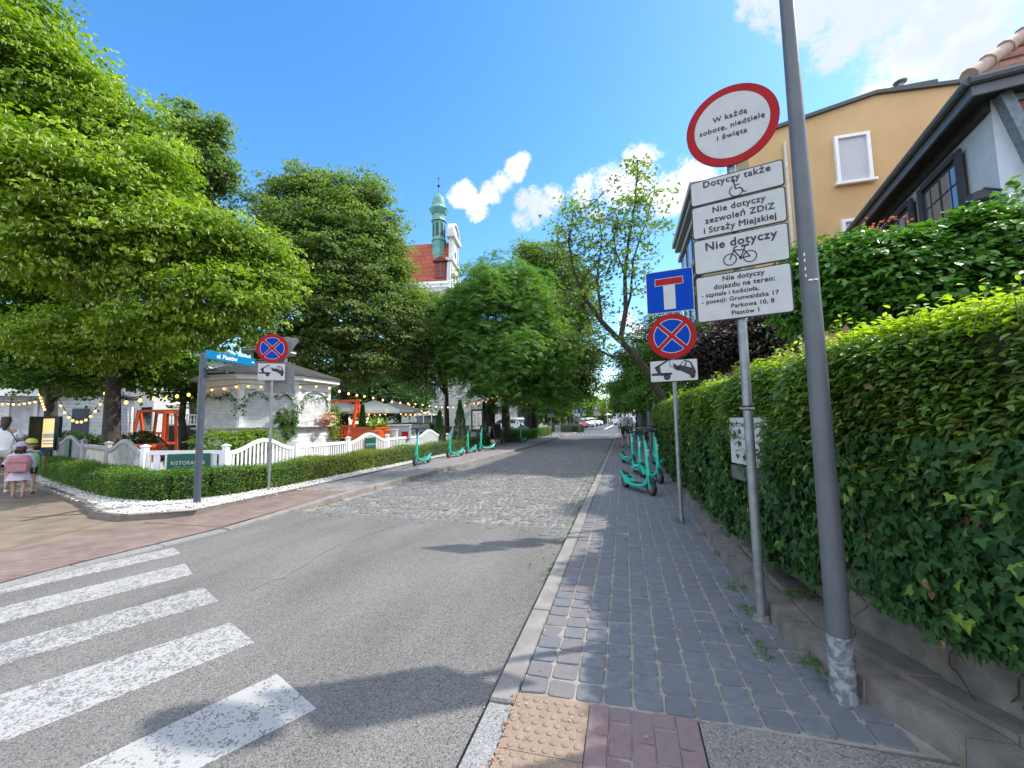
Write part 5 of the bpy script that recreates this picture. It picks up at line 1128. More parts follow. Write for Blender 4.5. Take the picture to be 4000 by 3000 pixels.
# ================================================================== VEHICLES
def car(loc, rz, paint, label, kind='hatch', group='cars parked at an angle on the far left'):
    t = thing('parked_car', label, 'car', loc, rz, group)     # front = +x
    if kind == 'hatch': L, Wd, H = 4.2, .87, 1.48; prof = [(-2.05, .35), (-2.1, .75), (-2.0, .98), (-1.75, 1.38), (-1.3, 1.46), (.0, 1.48), (.45, 1.36), (1.05, .98), (1.85, .82), (2.08, .6), (2.1, .32)]
    elif kind == 'suv': L, Wd, H = 4.5, .93, 1.66; prof = [(-2.2, .4), (-2.25, .9), (-2.15, 1.1), (-1.95, 1.55), (-1.5, 1.66), (.1, 1.66), (.6, 1.5), (1.15, 1.1), (2.05, .95), (2.25, .7), (2.25, .4)]
    else: L, Wd, H = 5.6, 1.0, 2.55; prof = [(-2.8, .4), (-2.82, 1.2), (-2.78, 2.4), (-2.6, 2.55), (1.3, 2.55), (1.55, 2.45), (2.15, 1.45), (2.65, 1.2), (2.8, .9), (2.8, .4)]
    b = MB(); n = len(prof); rows = []
    for y, k in ((-1, 0), (-.97, 1), (.97, 1), (1, 0)):
        r_ = []
        for x, z in prof:
            tum = max(0, (z-.95)/(H-.9))*.2 if kind != 'van' else max(0, (z-1.2)/2)*.12
            r_.append((x*(1-.012*(1-k)), y*Wd*(1-tum), z-(0 if k else .03)*(z > .6)))
        rows.append(r_)
    vs = sum(rows, []); fs = [(i*n+j, i*n+(j+1), (i+1)*n+j+1, (i+1)*n+j) for i in range(3) for j in range(n-1)]+[tuple(range(n)), tuple(range(4*n-1, 3*n-1, -1)), (0, n, 2*n, 3*n), (n-1, 2*n-1, 3*n-1, 4*n-1)]
    b.add(vs, fs); b.build('body', paint, t, True)
    def gl(poly, nm='side_window'):
        for s_ in (-1, 1):
            b = MB(); vs = []
            for x, z in poly: tum = max(0, (z-.95)/(H-.9))*.2 if kind != 'van' else max(0, (z-1.2)/2)*.12; vs.append((x, s_*(Wd*(1-tum)+.006), z))
            b.add(vs, [tuple(range(len(vs)))]); b.build(nm, GLASS, t)
    if kind == 'van': gl([(1.25, 1.45), (1.25, 2.2), (1.5, 2.2), (1.95, 1.5)]); ws = [(1.62, 2.36), (2.12, 1.52)]; rw = [(-2.83, 1.5), (-2.8, 2.2)]
    elif kind == 'suv': gl([(-1.75, 1.12), (-1.6, 1.48), (-.6, 1.54), (-.6, 1.12)]); gl([(-.5, 1.12), (-.5, 1.54), (.1, 1.54), (.45, 1.42), (.9, 1.12)]); ws = [(.66, 1.47), (1.12, 1.14)]; rw = [(-2.16, 1.14), (-1.99, 1.5)]
    else: gl([(-1.6, 1.0), (-1.45, 1.3), (-.55, 1.38), (-.55, 1.0)]); gl([(-.45, 1.0), (-.45, 1.38), (.0, 1.38), (.35, 1.26), (.8, 1.0)]); ws = [(.5, 1.34), (1.02, 1.02)]; rw = [(-1.99, 1.02), (-1.8, 1.33)]
    for pr_, nm in ((ws, 'windscreen'), (rw, 'rear_window')):
        b = MB(); (x0, z0), (x1, z1) = pr_; o_ = .02 if nm == 'windscreen' else -.02; b.add([(x0+o_, -Wd*.76, z0), (x0+o_, Wd*.76, z0), (x1+o_, Wd*.84, z1), (x1+o_, -Wd*.84, z1)], [(0, 1, 2, 3)]); b.build(nm, GLASS, t)
    wr = .32 if kind != 'van' else .36
    for x in (-L*.31, L*.31):
        for s_ in (-1, 1):
            b = MB(); b.T = Matrix.Translation((x, s_*(Wd-.1), wr)) @ Matrix.Rotation(R(90), 4, 'X'); b.lathe([(wr-.04, -.11), (wr, -.09), (wr, .09), (wr-.04, .11)], 18); w_ = b.build('wheel', RUB, t)
            b = MB(); b.T = Matrix.Translation((x, s_*(Wd-.1), wr)) @ Matrix.Rotation(R(90), 4, 'X'); b.lathe([(wr*.2, -.125), (wr*.62, -.115), (wr*.62, .115), (wr*.2, .125)], 12); b.build('rim', GREY, w_)
    for s_ in (-1, 1):
        zf = prof[-3][1]-.06; b = MB(); b.box(prof[-1][0]-.25, prof[-1][0]+.0, s_*Wd*.8-.16, s_*Wd*.8+.14*1, zf-.14, zf, .02); b.build('headlight', mat('headlamp_glass', (.6, .62, .65), (.5, .52, .55), .15, 4), t)
        b = MB(); b.box(prof[0][0]-.04, prof[0][0]+.12, s_*Wd*.82-.12, s_*Wd*.82+.1, .85, 1.02, .02); b.build('tail_light', mat('tail_lamp_red', (.35, .01, .01), (.3, .01, .01), .2, 4), t)
    b = MB(); b.box(prof[-1][0]-.1, prof[-1][0]+.02, -.5, .5, .4, .6, .02); b.build('grille', BLACK, t)
    b = MB(); b.box(prof[-1][0]+.021, prof[-1][0]+.03, -.25, .25, .42, .52); b.build('number_plate', SIGNW, t)
    return t
CRED = mat('car_red', (.42, .02, .02), (.4, .018, .018), .25, 3); CWHT = mat('car_white', (.72, .72, .72), (.7, .7, .7), .25, 3); CGRY = mat('car_silver', (.22, .24, .27), (.2, .22, .25), .25, 3, metal=.5)
car(gd(1247, 66), R(-52), CRED, 'red hatchback nearest the low box hedge in the far row')
car(gd(1262, 72), R(-52), CWHT, 'white hatchback right beside the red car')
car(gd(1272, 79), R(-52), CWHT, 'white car third in the far row after the red one', 'suv')
car(gd(1281, 88), R(-52), CWHT, 'white car at the far right end of the parked row', 'suv')
car(gd(1352, 66), R(97), CGRY, 'silver grey car parked behind the walking man', 'suv', 'vehicles parked on the right far side')
car(gd(1349, 90), R(195), CWHT, 'white delivery van parked beyond the walking man', 'van', 'vehicles parked on the right far side')
car(gd(1094, 44.5), R(160), CWHT, 'white car glimpsed between the dark trunks behind the fence', 'suv', 'vehicles parked by the church')

# ================================================================== FAR STREET FURNITURE
def psign(x, D, z, label, r=.0):
    t = thing('parking_sign', label, 'parking sign', gd(x, D), R(10), 'blue parking signs along the street')
    pole('post', t, .03, z+.35); b = MB(); b.prism(rrect(-.3, .3, z-.3, z+.3, .04), -.05, -.035); b.build('blue_plate', SIGNB, t)
    text('P', .5, SIGNW, t, 0, z-.18, -.052, bold=2.); b = MB(); b.prism(rrect(-.3, .3, z-.65, z-.32, .03), -.05, -.035); b.build('white_plate', SIGNW, t)
psign(1191, 33, 2.2, 'leftmost blue parking sign among the trees past the fence')
psign(1248, 46, 2.35, 'blue parking sign with white plate above the parked cars')
psign(1262, 60, 2.5, 'small distant blue parking sign behind the parked cars')
pk = thing('parking_meter', 'dark blue parking meter column by the low box hedge', 'parking meter', gd(1247, 47)); b = MB(); b.box(-.2, .2, -.15, .15, 0, 1.7, .03); b.build('column', mat('meter_blue', (.015, .03, .08), (.012, .025, .07), .4, 5), pk); b = MB(); b.box(-.15, .15, -.155, -.151, 1.15, 1.5); b.build('display', GREY, pk)
rs = thing('traffic_sign', 'distant round white sign with a plate at the end of the street', 'traffic sign', gd(1289, 62)); pole('post', rs, .04, 3.1); b = MB(); b.prism(circle(.42, 24, 0, 2.95), -.06, -.045); b.build('rim', BLACK, rs); b = MB(); b.prism(circle(.34, 24, 0, 2.95), -.065, -.061); b.build('round_face', SIGNW, rs); b = MB(); b.prism(rrect(-.42, .42, 1.85, 2.5, .04), -.06, -.045); b.build('plate', SIGNW, rs)
fc = thing('metal_railing', 'grey-green upright metal railing at the end of the left pavement', 'railing', (-6.2, 38.5, 0))
b = MB()
for i in range(16): b.bar((-1.0+i*.17, 0, 0), (-1.0+i*.17, 0, 1.0), .03)
b.bar((-1.05, 0, 1.0), (1.65, 0, 1.0), .05); b.bar((-1.05, 0, .15), (1.65, 0, .15), .04); b.build('bars', mat('grey_green_paint', (.16, .2, .17), (.13, .17, .14), .6, 6), fc)
sp = thing('small_pavilion', 'small pale market stall at the end of the street', 'stall', gd(1300, 100)); b = MB(); b.add([(-2.5, -2, 2.3), (2.5, -2, 2.3), (2.5, 2, 2.3), (-2.5, 2, 2.3), (0, 0, 3.4)], [(0, 1, 4), (1, 2, 4), (2, 3, 4), (3, 0, 4), (3, 2, 1, 0)]); b.build('canopy', FAB, sp); b = MB(); [b.box(x-.06, x+.06, y-.06, y+.06, 0, 2.3) for x in (-2.3, 2.3) for y in (-1.8, 1.8)]; b.build('posts', GREY, sp)
lp2 = thing('street_light', 'pale distant street light pole at the end of the road', 'street light', gd(1312, 80)); pole('post', lp2, .07, 7.5, OFFW)
for i in range(3):
    g_ = gp(1035+i*0, 1000+0, .05)
# drain and tidy details at the left kerb
dr = thing('street_drain', 'rusty iron street drain set at the left kerb', 'drain', gp(862, 1030, -.04), R(3)); b = MB(); b.box(-.2, .2, -.28, .28, -.02, .012)
b.build('frame', mat('rusty_iron', (.13, .08, .06), (.09, .06, .05), .8, 20, .4, 90), dr); b = MB()
for i in range(7): b.box(-.15, .15, -.23+i*.07, -.2+i*.07, .0121, .016)
b.build('grating', BLACK, dr)

# ================================================================== PLAQUE IN THE IVY
pq = thing('clinic_plaque', 'white lettered plaque half buried in the ivy behind the main sign post', 'plaque', (1.03, 4.0, 0), R(-78))
b = MB(); b.prism([(-.34, .93), (.34, .93), (.34, 1.34), (-.34, 1.34)], -.01, .01); b.build('panel', SIGNW, pq)
text('MEDYCYNA ESTETYCZNA', .05, BLACK, pq, -.32, 1.26, -.0115, 'LEFT', bold=1.2); text('Gabinet Lekarski', .055, BLACK, pq, -.3, 1.15, -.0115, 'LEFT', bold=1)
b = MB(); b.prism([(-.34, .79), (.34, .79), (.34, .91), (-.34, .91)], -.015, .005); b.build('lower_strip', mat('plaque_grey', (.09, .1, .11), (.08, .09, .1), .5, 9), pq)
# ================================================================== PEOPLE
SKIN = mat('skin', (.50, .29, .20), (.45, .25, .17), .55, 8); 
def skin(name, J, E_, m, parent, root=0, sub=2):
    """continuous surface grown over joints {name:(x,y,z,r)} along edges"""
    keys = list(J); me = bpy.data.meshes.new(name); me.from_pydata([J[k][:3] for k in keys], [(keys.index(a), keys.index(c)) for a, c in E_], [])
    o = bpy.data.objects.new(name, me); COL.objects.link(o); md = o.modifiers.new('s', 'SKIN'); md.use_smooth_shade = True; md.branch_smoothing = .6
    for k, v in zip(keys, me.skin_vertices[0].data): r_ = J[k][3]; v.radius = r_ if isinstance(r_, tuple) else (r_, r_); v.use_root = (k == keys[root])
    o.modifiers.new('u', 'SUBSURF').levels = sub; o.modifiers['u'].render_levels = sub
    dg = bpy.context.evaluated_depsgraph_get(); nm = bpy.data.meshes.new_from_object(o.evaluated_get(dg)); bpy.data.objects.remove(o); bpy.data.meshes.remove(me)
    nm.materials.clear(); nm.materials.append(m); o = bpy.data.objects.new(name, nm); COL.objects.link(o); o.parent = parent; return o
def person(label, loc, rz, h, mats, pose='walk', skirt=False, shorts=True, hair_len=.0, bulk=1.18, hood=False, cap=None, arm=(0, 0), wide=1., group=None):
    t = thing('person', label, 'person', loc, rz, group); s = h/1.75; k = 1.
    st = .17 if pose == 'walk' else .05
    hd = 1.12 if h > 1.5 else 1.55
    hz = 1.62 if h > 1.5 else 1.56
    Jr = {'pelvis': (0, 0, .95, (.135, .10)), 'waist': (0, .0, 1.1, (.12, .09)), 'chest': (0, .01, 1.3, (.15, .105)), 'neck0': (0, 0, 1.44, .07), 'neck': (0, .01, 1.5, .05), 'head': (0, .02, hz, .082*hd), 'crown': (0, .01, hz+.09*hd, .075*hd)}
    for sg, nm, f in ((-1, 'l', 1), (1, 'r', -1)):
        Jr['hip'+nm] = (sg*.09, 0, .9, .09); Jr['knee'+nm] = (sg*.1, f*st*.75+.03, .5, .058); Jr['calf'+nm] = (sg*.1, f*st*1.0-.0, .35, .056); Jr['ankle'+nm] = (sg*.105, f*st*1.35-.04, .09+(.05 if f < 0 and pose == 'walk' else 0), .036)
        Jr['toe'+nm] = (sg*.115, f*st*1.35+.13, .035+(.0), .033); Jr['heel'+nm] = (sg*.105, f*st*1.35-.07, .04+(.05 if f < 0 and pose == 'walk' else 0), .034)
        Jr['sh'+nm] = (sg*.19, 0, 1.4, .058); Jr['el'+nm] = (sg*.25, -f*.08-.02+arm[0], 1.13+arm[1], .043); Jr['wr'+nm] = (sg*.25, -f*.02+.12+arm[0]*2, .92+arm[1]*2, .028); Jr['palm'+nm] = (sg*.25, -f*.02+.14+arm[0]*2, .86+arm[1]*2, (.032, .02))
        for i in range(4): Jr['f%d%s' % (i, nm)] = (sg*.25, .115-f*.02+i*.018+arm[0]*2, .775+.008*(i % 3)+arm[1]*2, .0085)
        Jr['th'+nm] = (sg*.235, .19-f*.02+arm[0]*2, .84+arm[1]*2, .0095)
    Jr = {a: (v[0]*s*wide, v[1]*s, v[2]*s, tuple(q*s for q in v[3]) if isinstance(v[3], tuple) else v[3]*s) for a, v in Jr.items()}
    E_ = [('pelvis', 'waist'), ('waist', 'chest'), ('chest', 'neck0'), ('neck0', 'neck'), ('neck', 'head'), ('head', 'crown')]
    for nm in 'lr': E_ += [('pelvis', 'hip'+nm), ('hip'+nm, 'knee'+nm), ('knee'+nm, 'calf'+nm), ('calf'+nm, 'ankle'+nm), ('ankle'+nm, 'heel'+nm), ('ankle'+nm, 'toe'+nm), ('chest', 'sh'+nm), ('sh'+nm, 'el'+nm), ('el'+nm, 'wr'+nm), ('wr'+nm, 'palm'+nm)]+[('palm'+nm, 'f%d%s' % (i, nm)) for i in range(4)]+[('palm'+nm, 'th'+nm)]
    skin('body', Jr, E_, SKIN, t)
    def sc(keys, g, m, nm, edges, ex=None, sub=2):
        J = {}
        for q in keys:
            v = Jr[q]; r_ = v[3]; J[q] = (*v[:3], tuple(x*g+.01*s for x in r_) if isinstance(r_, tuple) else r_*g+.01*s)
        if ex: J.update(ex)
        return skin(nm, J, edges, m, t, sub=sub)
    hem = (0, 0, (.80 if not skirt else .9)*s, (.165*s*wide, .125*s))
    ex = {'hem': hem}
    slv = ['sh', 'el']+(['wr'] if mats.get('long') else [])
    ks = ['waist', 'chest', 'neck0']+[a+nm for nm in 'lr' for a in slv]; ed = [('hem', 'waist'), ('waist', 'chest'), ('chest', 'neck0')]
    for nm in 'lr':
        ed += [('chest', 'sh'+nm), ('sh'+nm, 'el'+nm)]+([('el'+nm, 'wr'+nm)] if mats.get('long') else [])
    if not mats.get('long'):
        for nm in 'lr': a_, c_ = Vector(Jr['sh'+nm][:3]), Vector(Jr['el'+nm][:3]); q_ = a_.lerp(c_, .72); ex['slv'+nm] = (*q_, .062*s); ks.remove('el'+nm); ed.remove(('sh'+nm, 'el'+nm)); ed.append(('sh'+nm, 'slv'+nm))
    sc(ks, bulk, mats['top'], 'shirt', ed, ex)
    if skirt:
        b = MB(); n = 20; pr_ = [(.13, 1.0), (.17, .88), (.24, .72), (.30, .56)]
        vs = [(r_*s*math.cos(2*math.pi*i/n)*(1+.06*(i % 2)), r_*.8*s*math.sin(2*math.pi*i/n)*(1+.06*(i % 2)), z*s) for r_, z in pr_ for i in range(n)]
        b.add(vs, [(j*n+i, j*n+(i+1) % n, (j+1)*n+(i+1) % n, (j+1)*n+i) for j in range(3) for i in range(n)]); b.build('skirt', mats['bottom'], t, True)
    else:
        ex = {}; ks = ['pelvis']+['hip'+nm for nm in 'lr']; ed = []
        for nm in 'lr': a_, c_ = Vector(Jr['hip'+nm][:3]), Vector(Jr['knee'+nm][:3]); q_ = a_.lerp(c_, .72); ex['leg'+nm] = (*q_, .088*s); ed += [('pelvis', 'hip'+nm), ('hip'+nm, 'leg'+nm)]
        sc(ks, 1.12, mats['bottom'], 'shorts', ed, ex)
    for nm in 'lr':
        J = {q: (*Jr[q+nm][:3], Jr[q+nm][3]*1.25) for q in ('heel', 'toe')}; J = {'heel': J['heel'], 'mid': tuple(np.add(J['heel'], J['toe'])/2), 'toe': J['toe']}
        skin('shoe', J, [('heel', 'mid'), ('mid', 'toe')], mats['shoe'], t)
    hx, hy, hz_, hr = Jr['head']; cx, cy, cz, cr_ = Jr['crown']; HM = mats.get('hair', mat('brown_hair', (.045, .028, .02), (.07, .045, .03), .7, 30, .4, 80))
    J = {'a': (0, hy-.035*s, hz_+.01*s, hr*1.0), 'b': (0, cy-.012*s, cz+.012*s, cr_*1.03)}; ed = [('a', 'b')]
    if hair_len: J['c'] = (0, hy-.09*s, hz_-hair_len*.5, hr*.6); J['d'] = (0, hy-.1*s, hz_-hair_len, hr*.3); ed += [('a', 'c'), ('c', 'd')]
    skin('hair', J, ed, HM, t)
    fz = hz_+.02*s; fy = hy+hr*.98
    b = MB(); b.tube([(0, fy-.01*s, fz+.01*s), (0, fy+.022*s, fz-.025*s), (0, fy-.01*s, fz-.035*s)], [.008*s, .013*s, .008*s], 6); b.build('nose', SKIN, t, True)
    for sg in (-1, 1):
        b = MB(); b.T = Matrix.Translation((sg*.032*s, fy-.006*s, fz+.012*s)); b.lathe([(.002, -.008*s), (.011*s, -.004*s), (.011*s, .004*s), (.002, .008*s)], 8); b.build('eye', BLACK, t)
        b = MB(); b.T = Matrix.Translation((sg*hr*1.0, hy-.0*s, fz-.005*s)) @ Matrix.Scale(.45, 4, (1, 0, 0)); b.lathe([(.004, -.03*s), (.02*s, -.015*s), (.022*s, .015*s), (.004, .03*s)], 8); b.build('ear', SKIN, t, True)
    b = MB(); b.box(-.02*s, .02*s, fy-.012*s, fy+.001, fz-.06*s, fz-.052*s); b.build('mouth', mat('lips', (.35, .1, .09), (.3, .09, .08), .5, 5), t)
    if hood: skin('hood', {'a': (-.07*s, -.05*s, 1.43*s, .05*s), 'b': (0, -.10*s, 1.40*s, .07*s), 'c': (.07*s, -.05*s, 1.43*s, .05*s)}, [('a', 'b'), ('b', 'c')], mats['top'], t)
    if cap:
        b = MB(); n = 20; rr_ = hr*1.14; b.lathe([(rr_*1.02, -.01), (rr_, .35*rr_), (rr_*.8, .75*rr_), (rr_*.4, 1.0*rr_), (.004, 1.06*rr_)], n, (0, cy-.01*s, cz-.02*s)); b.add([(math.sin(a)*rr_, cy+math.cos(a)*rr_*.9, cz-.02*s) for a in [R(q) for q in range(-60, 61, 15)]]+[(math.sin(a)*rr_*1.0, cy+math.cos(a)*rr_*1.0+.08, cz-.045*s) for a in [R(q) for q in range(-60, 61, 15)]], [(i, i+1, 10+i, 9+i) for i in range(8)]); b.build('cap', cap, t, True)
    return t, s
KNIT = mat('white_sweat_fabric', (.84, .83, .85), (.76, .75, .78), .9, 9, .3, 60)
NAVY = mat('navy_cotton', (.02, .025, .05), (.03, .035, .06), .9, 9, .2, 60)
man, s = person('man in a white hooded top and navy shorts walking away with a small backpack', gp(1352, 967), R(4), 1.72, {'top': KNIT, 'bottom': NAVY, 'shoe': BLACK, 'long': True}, hood=True, wide=1.15, bulk=1.42)
b = MB(); b.box(-.15, .13, -.27, -.14, 1.02, 1.32, .04); bp = b.build('backpack', mat('pale_rucksack', (.55, .55, .57), (.3, .3, .33), .85, 14), man, True)
b = MB()
for x in (-.13, .12): b.tube([(x, -.17, 1.28), (x, -.1, 1.43), (x, .06, 1.46), (x, .13, 1.3)], .014, 6)
b.build('straps', mat('pinkish_strap', (.4, .2, .22), (.35, .18, .2), .8, 9), man)
PINK = mat('pink_rucksack', (.50, .24, .26), (.44, .2, .22), .8, 10, .3, 60); IRID = mat('shiny_pleated_fabric', (.62, .52, .60), (.45, .38, .50), .3, 7, .3, 30)
CH = gp(38, 1074); kid, s = person('small child in a lilac cap and shiny skirt wearing a pink backpack', CH, R(52), 1.07, {'top': mat('pale_stripe_top', (.6, .62, .7), (.5, .52, .6), .85, 16), 'bottom': IRID, 'shoe': mat('pink_shoe', (.55, .18, .24), (.5, .15, .2), .6, 9), 'long': True}, pose='stand', skirt=True, cap=mat('lilac_cap', (.45, .38, .55), (.4, .33, .5), .8, 9), hair_len=.09, wide=1.15)
b = MB(); b.box(-.17, .17, -.2, -.075, .5, .84, .05); b.build('backpack', PINK, kid, True); b = MB(); b.box(-.14, .14, -.225, -.201, .52, .68, .02); b.build('backpack_pocket', PINK, kid, True)
b = MB(); b.box(-.165, .165, -.208, -.2, .7, .712); b.build('backpack_zip', mat('dusty_pink_zip', (.3, .12, .14), (.28, .1, .12), .7, 9), kid)
_v = Vector((CH.x, CH.y, 0)).normalized(); K2 = CH+_v*.45+Vector((-_v.y, _v.x, 0))*-.13; k2, s = person('child in a yellow cap with a blue and green backpack beside the pink backpack', K2, R(55), 1.12, {'top': mat('blue_top', (.05, .16, .35), (.04, .13, .3), .85, 9), 'bottom': NAVY, 'shoe': BLACK}, pose='stand', cap=mat('yellow_cap', (.62, .55, .10), (.55, .48, .08), .8, 9), wide=1.1)
b = MB(); b.box(-.15, .15, -.2, -.08, .55, .86, .05); b.build('backpack', mat('blue_green_rucksack', (.05, .45, .35), (.35, .6, .1), .8, 4), k2, True)
AD = gp(6, 1066)+Vector((-.3, .1, 0)); ad_, s = person('woman with a dark ponytail, white t-shirt and bag at the left edge', AD, R(52), 1.66, {'top': WHITE, 'bottom': mat('beige_fabric', (.45, .42, .38), (.38, .35, .31), .85, 9), 'shoe': WHITE}, pose='stand', hair_len=.2, arm=(.04, .02))
bgm = mat('beige_bag_fabric', (.48, .45, .41), (.36, .34, .31), .9, 12, .8, 14)
b = MB(); b.box(.14, .38, -.18, .12, .72, 1.0, .06); b.build('shoulder_bag', bgm, ad_, True); b = MB(); b.tube([(.24, -.06, .98), (.1, -.06, 1.3), (-.08, -.04, 1.45), (-.1, .08, 1.4)], .012, 6); b.build('bag_strap', mat('grey_strap', (.12, .12, .14), (.1, .1, .12), .8, 9), ad_)
for i, (x, D) in enumerate(((1209, 60), (1316, 88), (1170, 58))):
    person(('distant pedestrian in a red top among the trees', 'distant pedestrian in white crossing at the end of the street', 'distant pedestrian in pale red left of the parking sign')[i], gd(x, D), R(60), 1.7, {'top': (mat('red_cotton', (.5, .06, .06), (.45, .05, .05), .9, 9), WHITE, mat('rose_cotton', (.5, .2, .2), (.45, .18, .18), .9, 9))[i], 'bottom': WHITE, 'shoe': BLACK})

# ================================================================== FOLIAGE
L_LIND = leaf('linden_leaf', (.11, .19, .014), (.24, .34, .026), (.5, .52, .14), tr=.42)
L_LIND2 = leaf('grey_green_linden_leaf', (.105, .165, .055), (.195, .265, .085), (.34, .38, .18), tr=.45)
L_CHES = leaf('chestnut_leaf', (.07, .175, .035), (.15, .27, .05), tr=.45)
L_MAPL = leaf('sparse_maple_leaf', (.09, .155, .035), (.19, .265, .06), tr=.45)
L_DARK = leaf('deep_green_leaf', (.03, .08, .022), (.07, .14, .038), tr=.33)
L_MID = leaf('mid_green_leaf', (.055, .13, .025), (.13, .23, .04), tr=.42)
L_BRI = leaf('bright_green_leaf', (.09, .17, .02), (.2, .3, .03), tr=.4)  # lighter green leaf tones
L_PURP = leaf('purple_leaf', (.02, .014, .016), (.06, .035, .035), tr=.2)
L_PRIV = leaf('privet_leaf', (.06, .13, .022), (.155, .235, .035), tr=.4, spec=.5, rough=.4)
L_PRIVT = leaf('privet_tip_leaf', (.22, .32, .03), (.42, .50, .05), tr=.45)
L_IVY = leaf('ivy_leaf', (.022, .07, .02), (.055, .12, .03), (.19, .30, .045), tr=.25, spec=.25, rough=.6)
L_HYD = leaf('broad_shrub_leaf', (.05, .14, .02), (.11, .24, .035), tr=.35, spec=.5, rough=.38)
L_BOX = leaf('box_hedge_leaf', (.05, .12, .015), (.13, .24, .03), (.3, .36, .05), tr=.35)
L_BOXY = leaf('yellowing_hedge_leaf', (.12, .16, .02), (.32, .33, .05), (.45, .28, .06), tr=.35)
L_CON = leaf('conifer_needles', (.02, .07, .015), (.07, .15, .03), tr=.15)
TW = mat('twig', (.07, .055, .04), (.04, .03, .022), .9, 20)
CAMP = np.array([0, 0, CAMH])
def crown_pts(blobs, n_clump, per, cr_, seed, flat_=.35, droop=.15, cull=.6, deep=.6, wild=.12, spray=0):
    r = np.random.default_rng(seed); B = np.array([[*p, rad] for p, rad in blobs]); w = B[:, 3]**2; w /= w.sum()
    idx = r.choice(len(B), n_clump*2, p=w); d = r.normal(size=(len(idx), 3)); d /= np.linalg.norm(d, axis=1)[:, None]
    fr = .62+.4*r.random(len(idx))**.6+wild*(r.random(len(idx)) < .3)*r.random(len(idx))
    c = B[idx, :3]+d*(B[idx, 3]*fr)[:, None]
    q = np.linalg.norm(c[:, None]-B[None, :, :3], axis=2)/B[None, :, 3]; keep = (q.min(1) > deep)
    away = ((c-CAMP)/np.linalg.norm(c-CAMP, axis=1)[:, None]*d).sum(1); keep &= ~((away > .45) & (r.random(len(idx)) < cull))
    c, d = c[keep][:n_clump], d[keep][:n_clump]; n = len(c)
    g = r.normal(size=(n, per, 3))*.5; g[:, :, 2] *= flat_; g *= r.uniform(.55, 1.25, (n, 1, 1))
    h = d*[1, 1, .25]; h /= np.linalg.norm(h, axis=1)[:, None]+1e-6
    g += h[:, None]*np.abs(r.normal(size=(n, per, 1)))*.35
    rho2 = (g[:, :, :2]**2).sum(2); g[:, :, 2] -= droop*rho2
    P = (c[:, None]+g*cr_).reshape(-1, 3)
    if spray:      # long fans of foliage that arch outwards and hang at the tip
        hn = h/np.linalg.norm(h[:, :2], axis=1)[:, None]; hn[:, 2] = 0; a_ = r.normal(size=n)*.5; ca, sa = np.cos(a_), np.sin(a_)
        hn = np.stack([hn[:, 0]*ca-hn[:, 1]*sa, hn[:, 0]*sa+hn[:, 1]*ca, hn[:, 2]], 1); pp = np.stack([-hn[:, 1], hn[:, 0], 0*a_], 1)
        s_ = r.uniform(-1, 1, (n, per)); wd = .42*(1-.55*np.abs(s_)); t_ = r.normal(size=(n, per))*wd; k_ = r.uniform(.6, 1.3, (n, 1))
        up_ = .25+.35*r.random((n, 1)); zz_ = up_*s_-spray*np.clip(s_+.3, 0, 2)**2*.8-.25*t_**2+r.normal(size=(n, per))*.06
        P = (c[:, None]+((hn[:, None]*s_[..., None]+pp[:, None]*t_[..., None])*k_[..., None]+np.array([0, 0, 1.])*zz_[..., None])*cr_).reshape(-1, 3)
    Nn = (np.array([0, 0, .9])+d[:, None]*.55+r.normal(size=(n, per, 3))*.38).reshape(-1, 3)
    T = (h[:, None]*.7+np.array([0, 0, -.45])+r.normal(size=(n, per, 3))*.55).reshape(-1, 3)
    crnd = np.repeat(r.random(n), per); rnd = np.clip(.5*crnd+.5*r.random(len(P)), 0, 1)
    return c, P, T, Nn, rnd
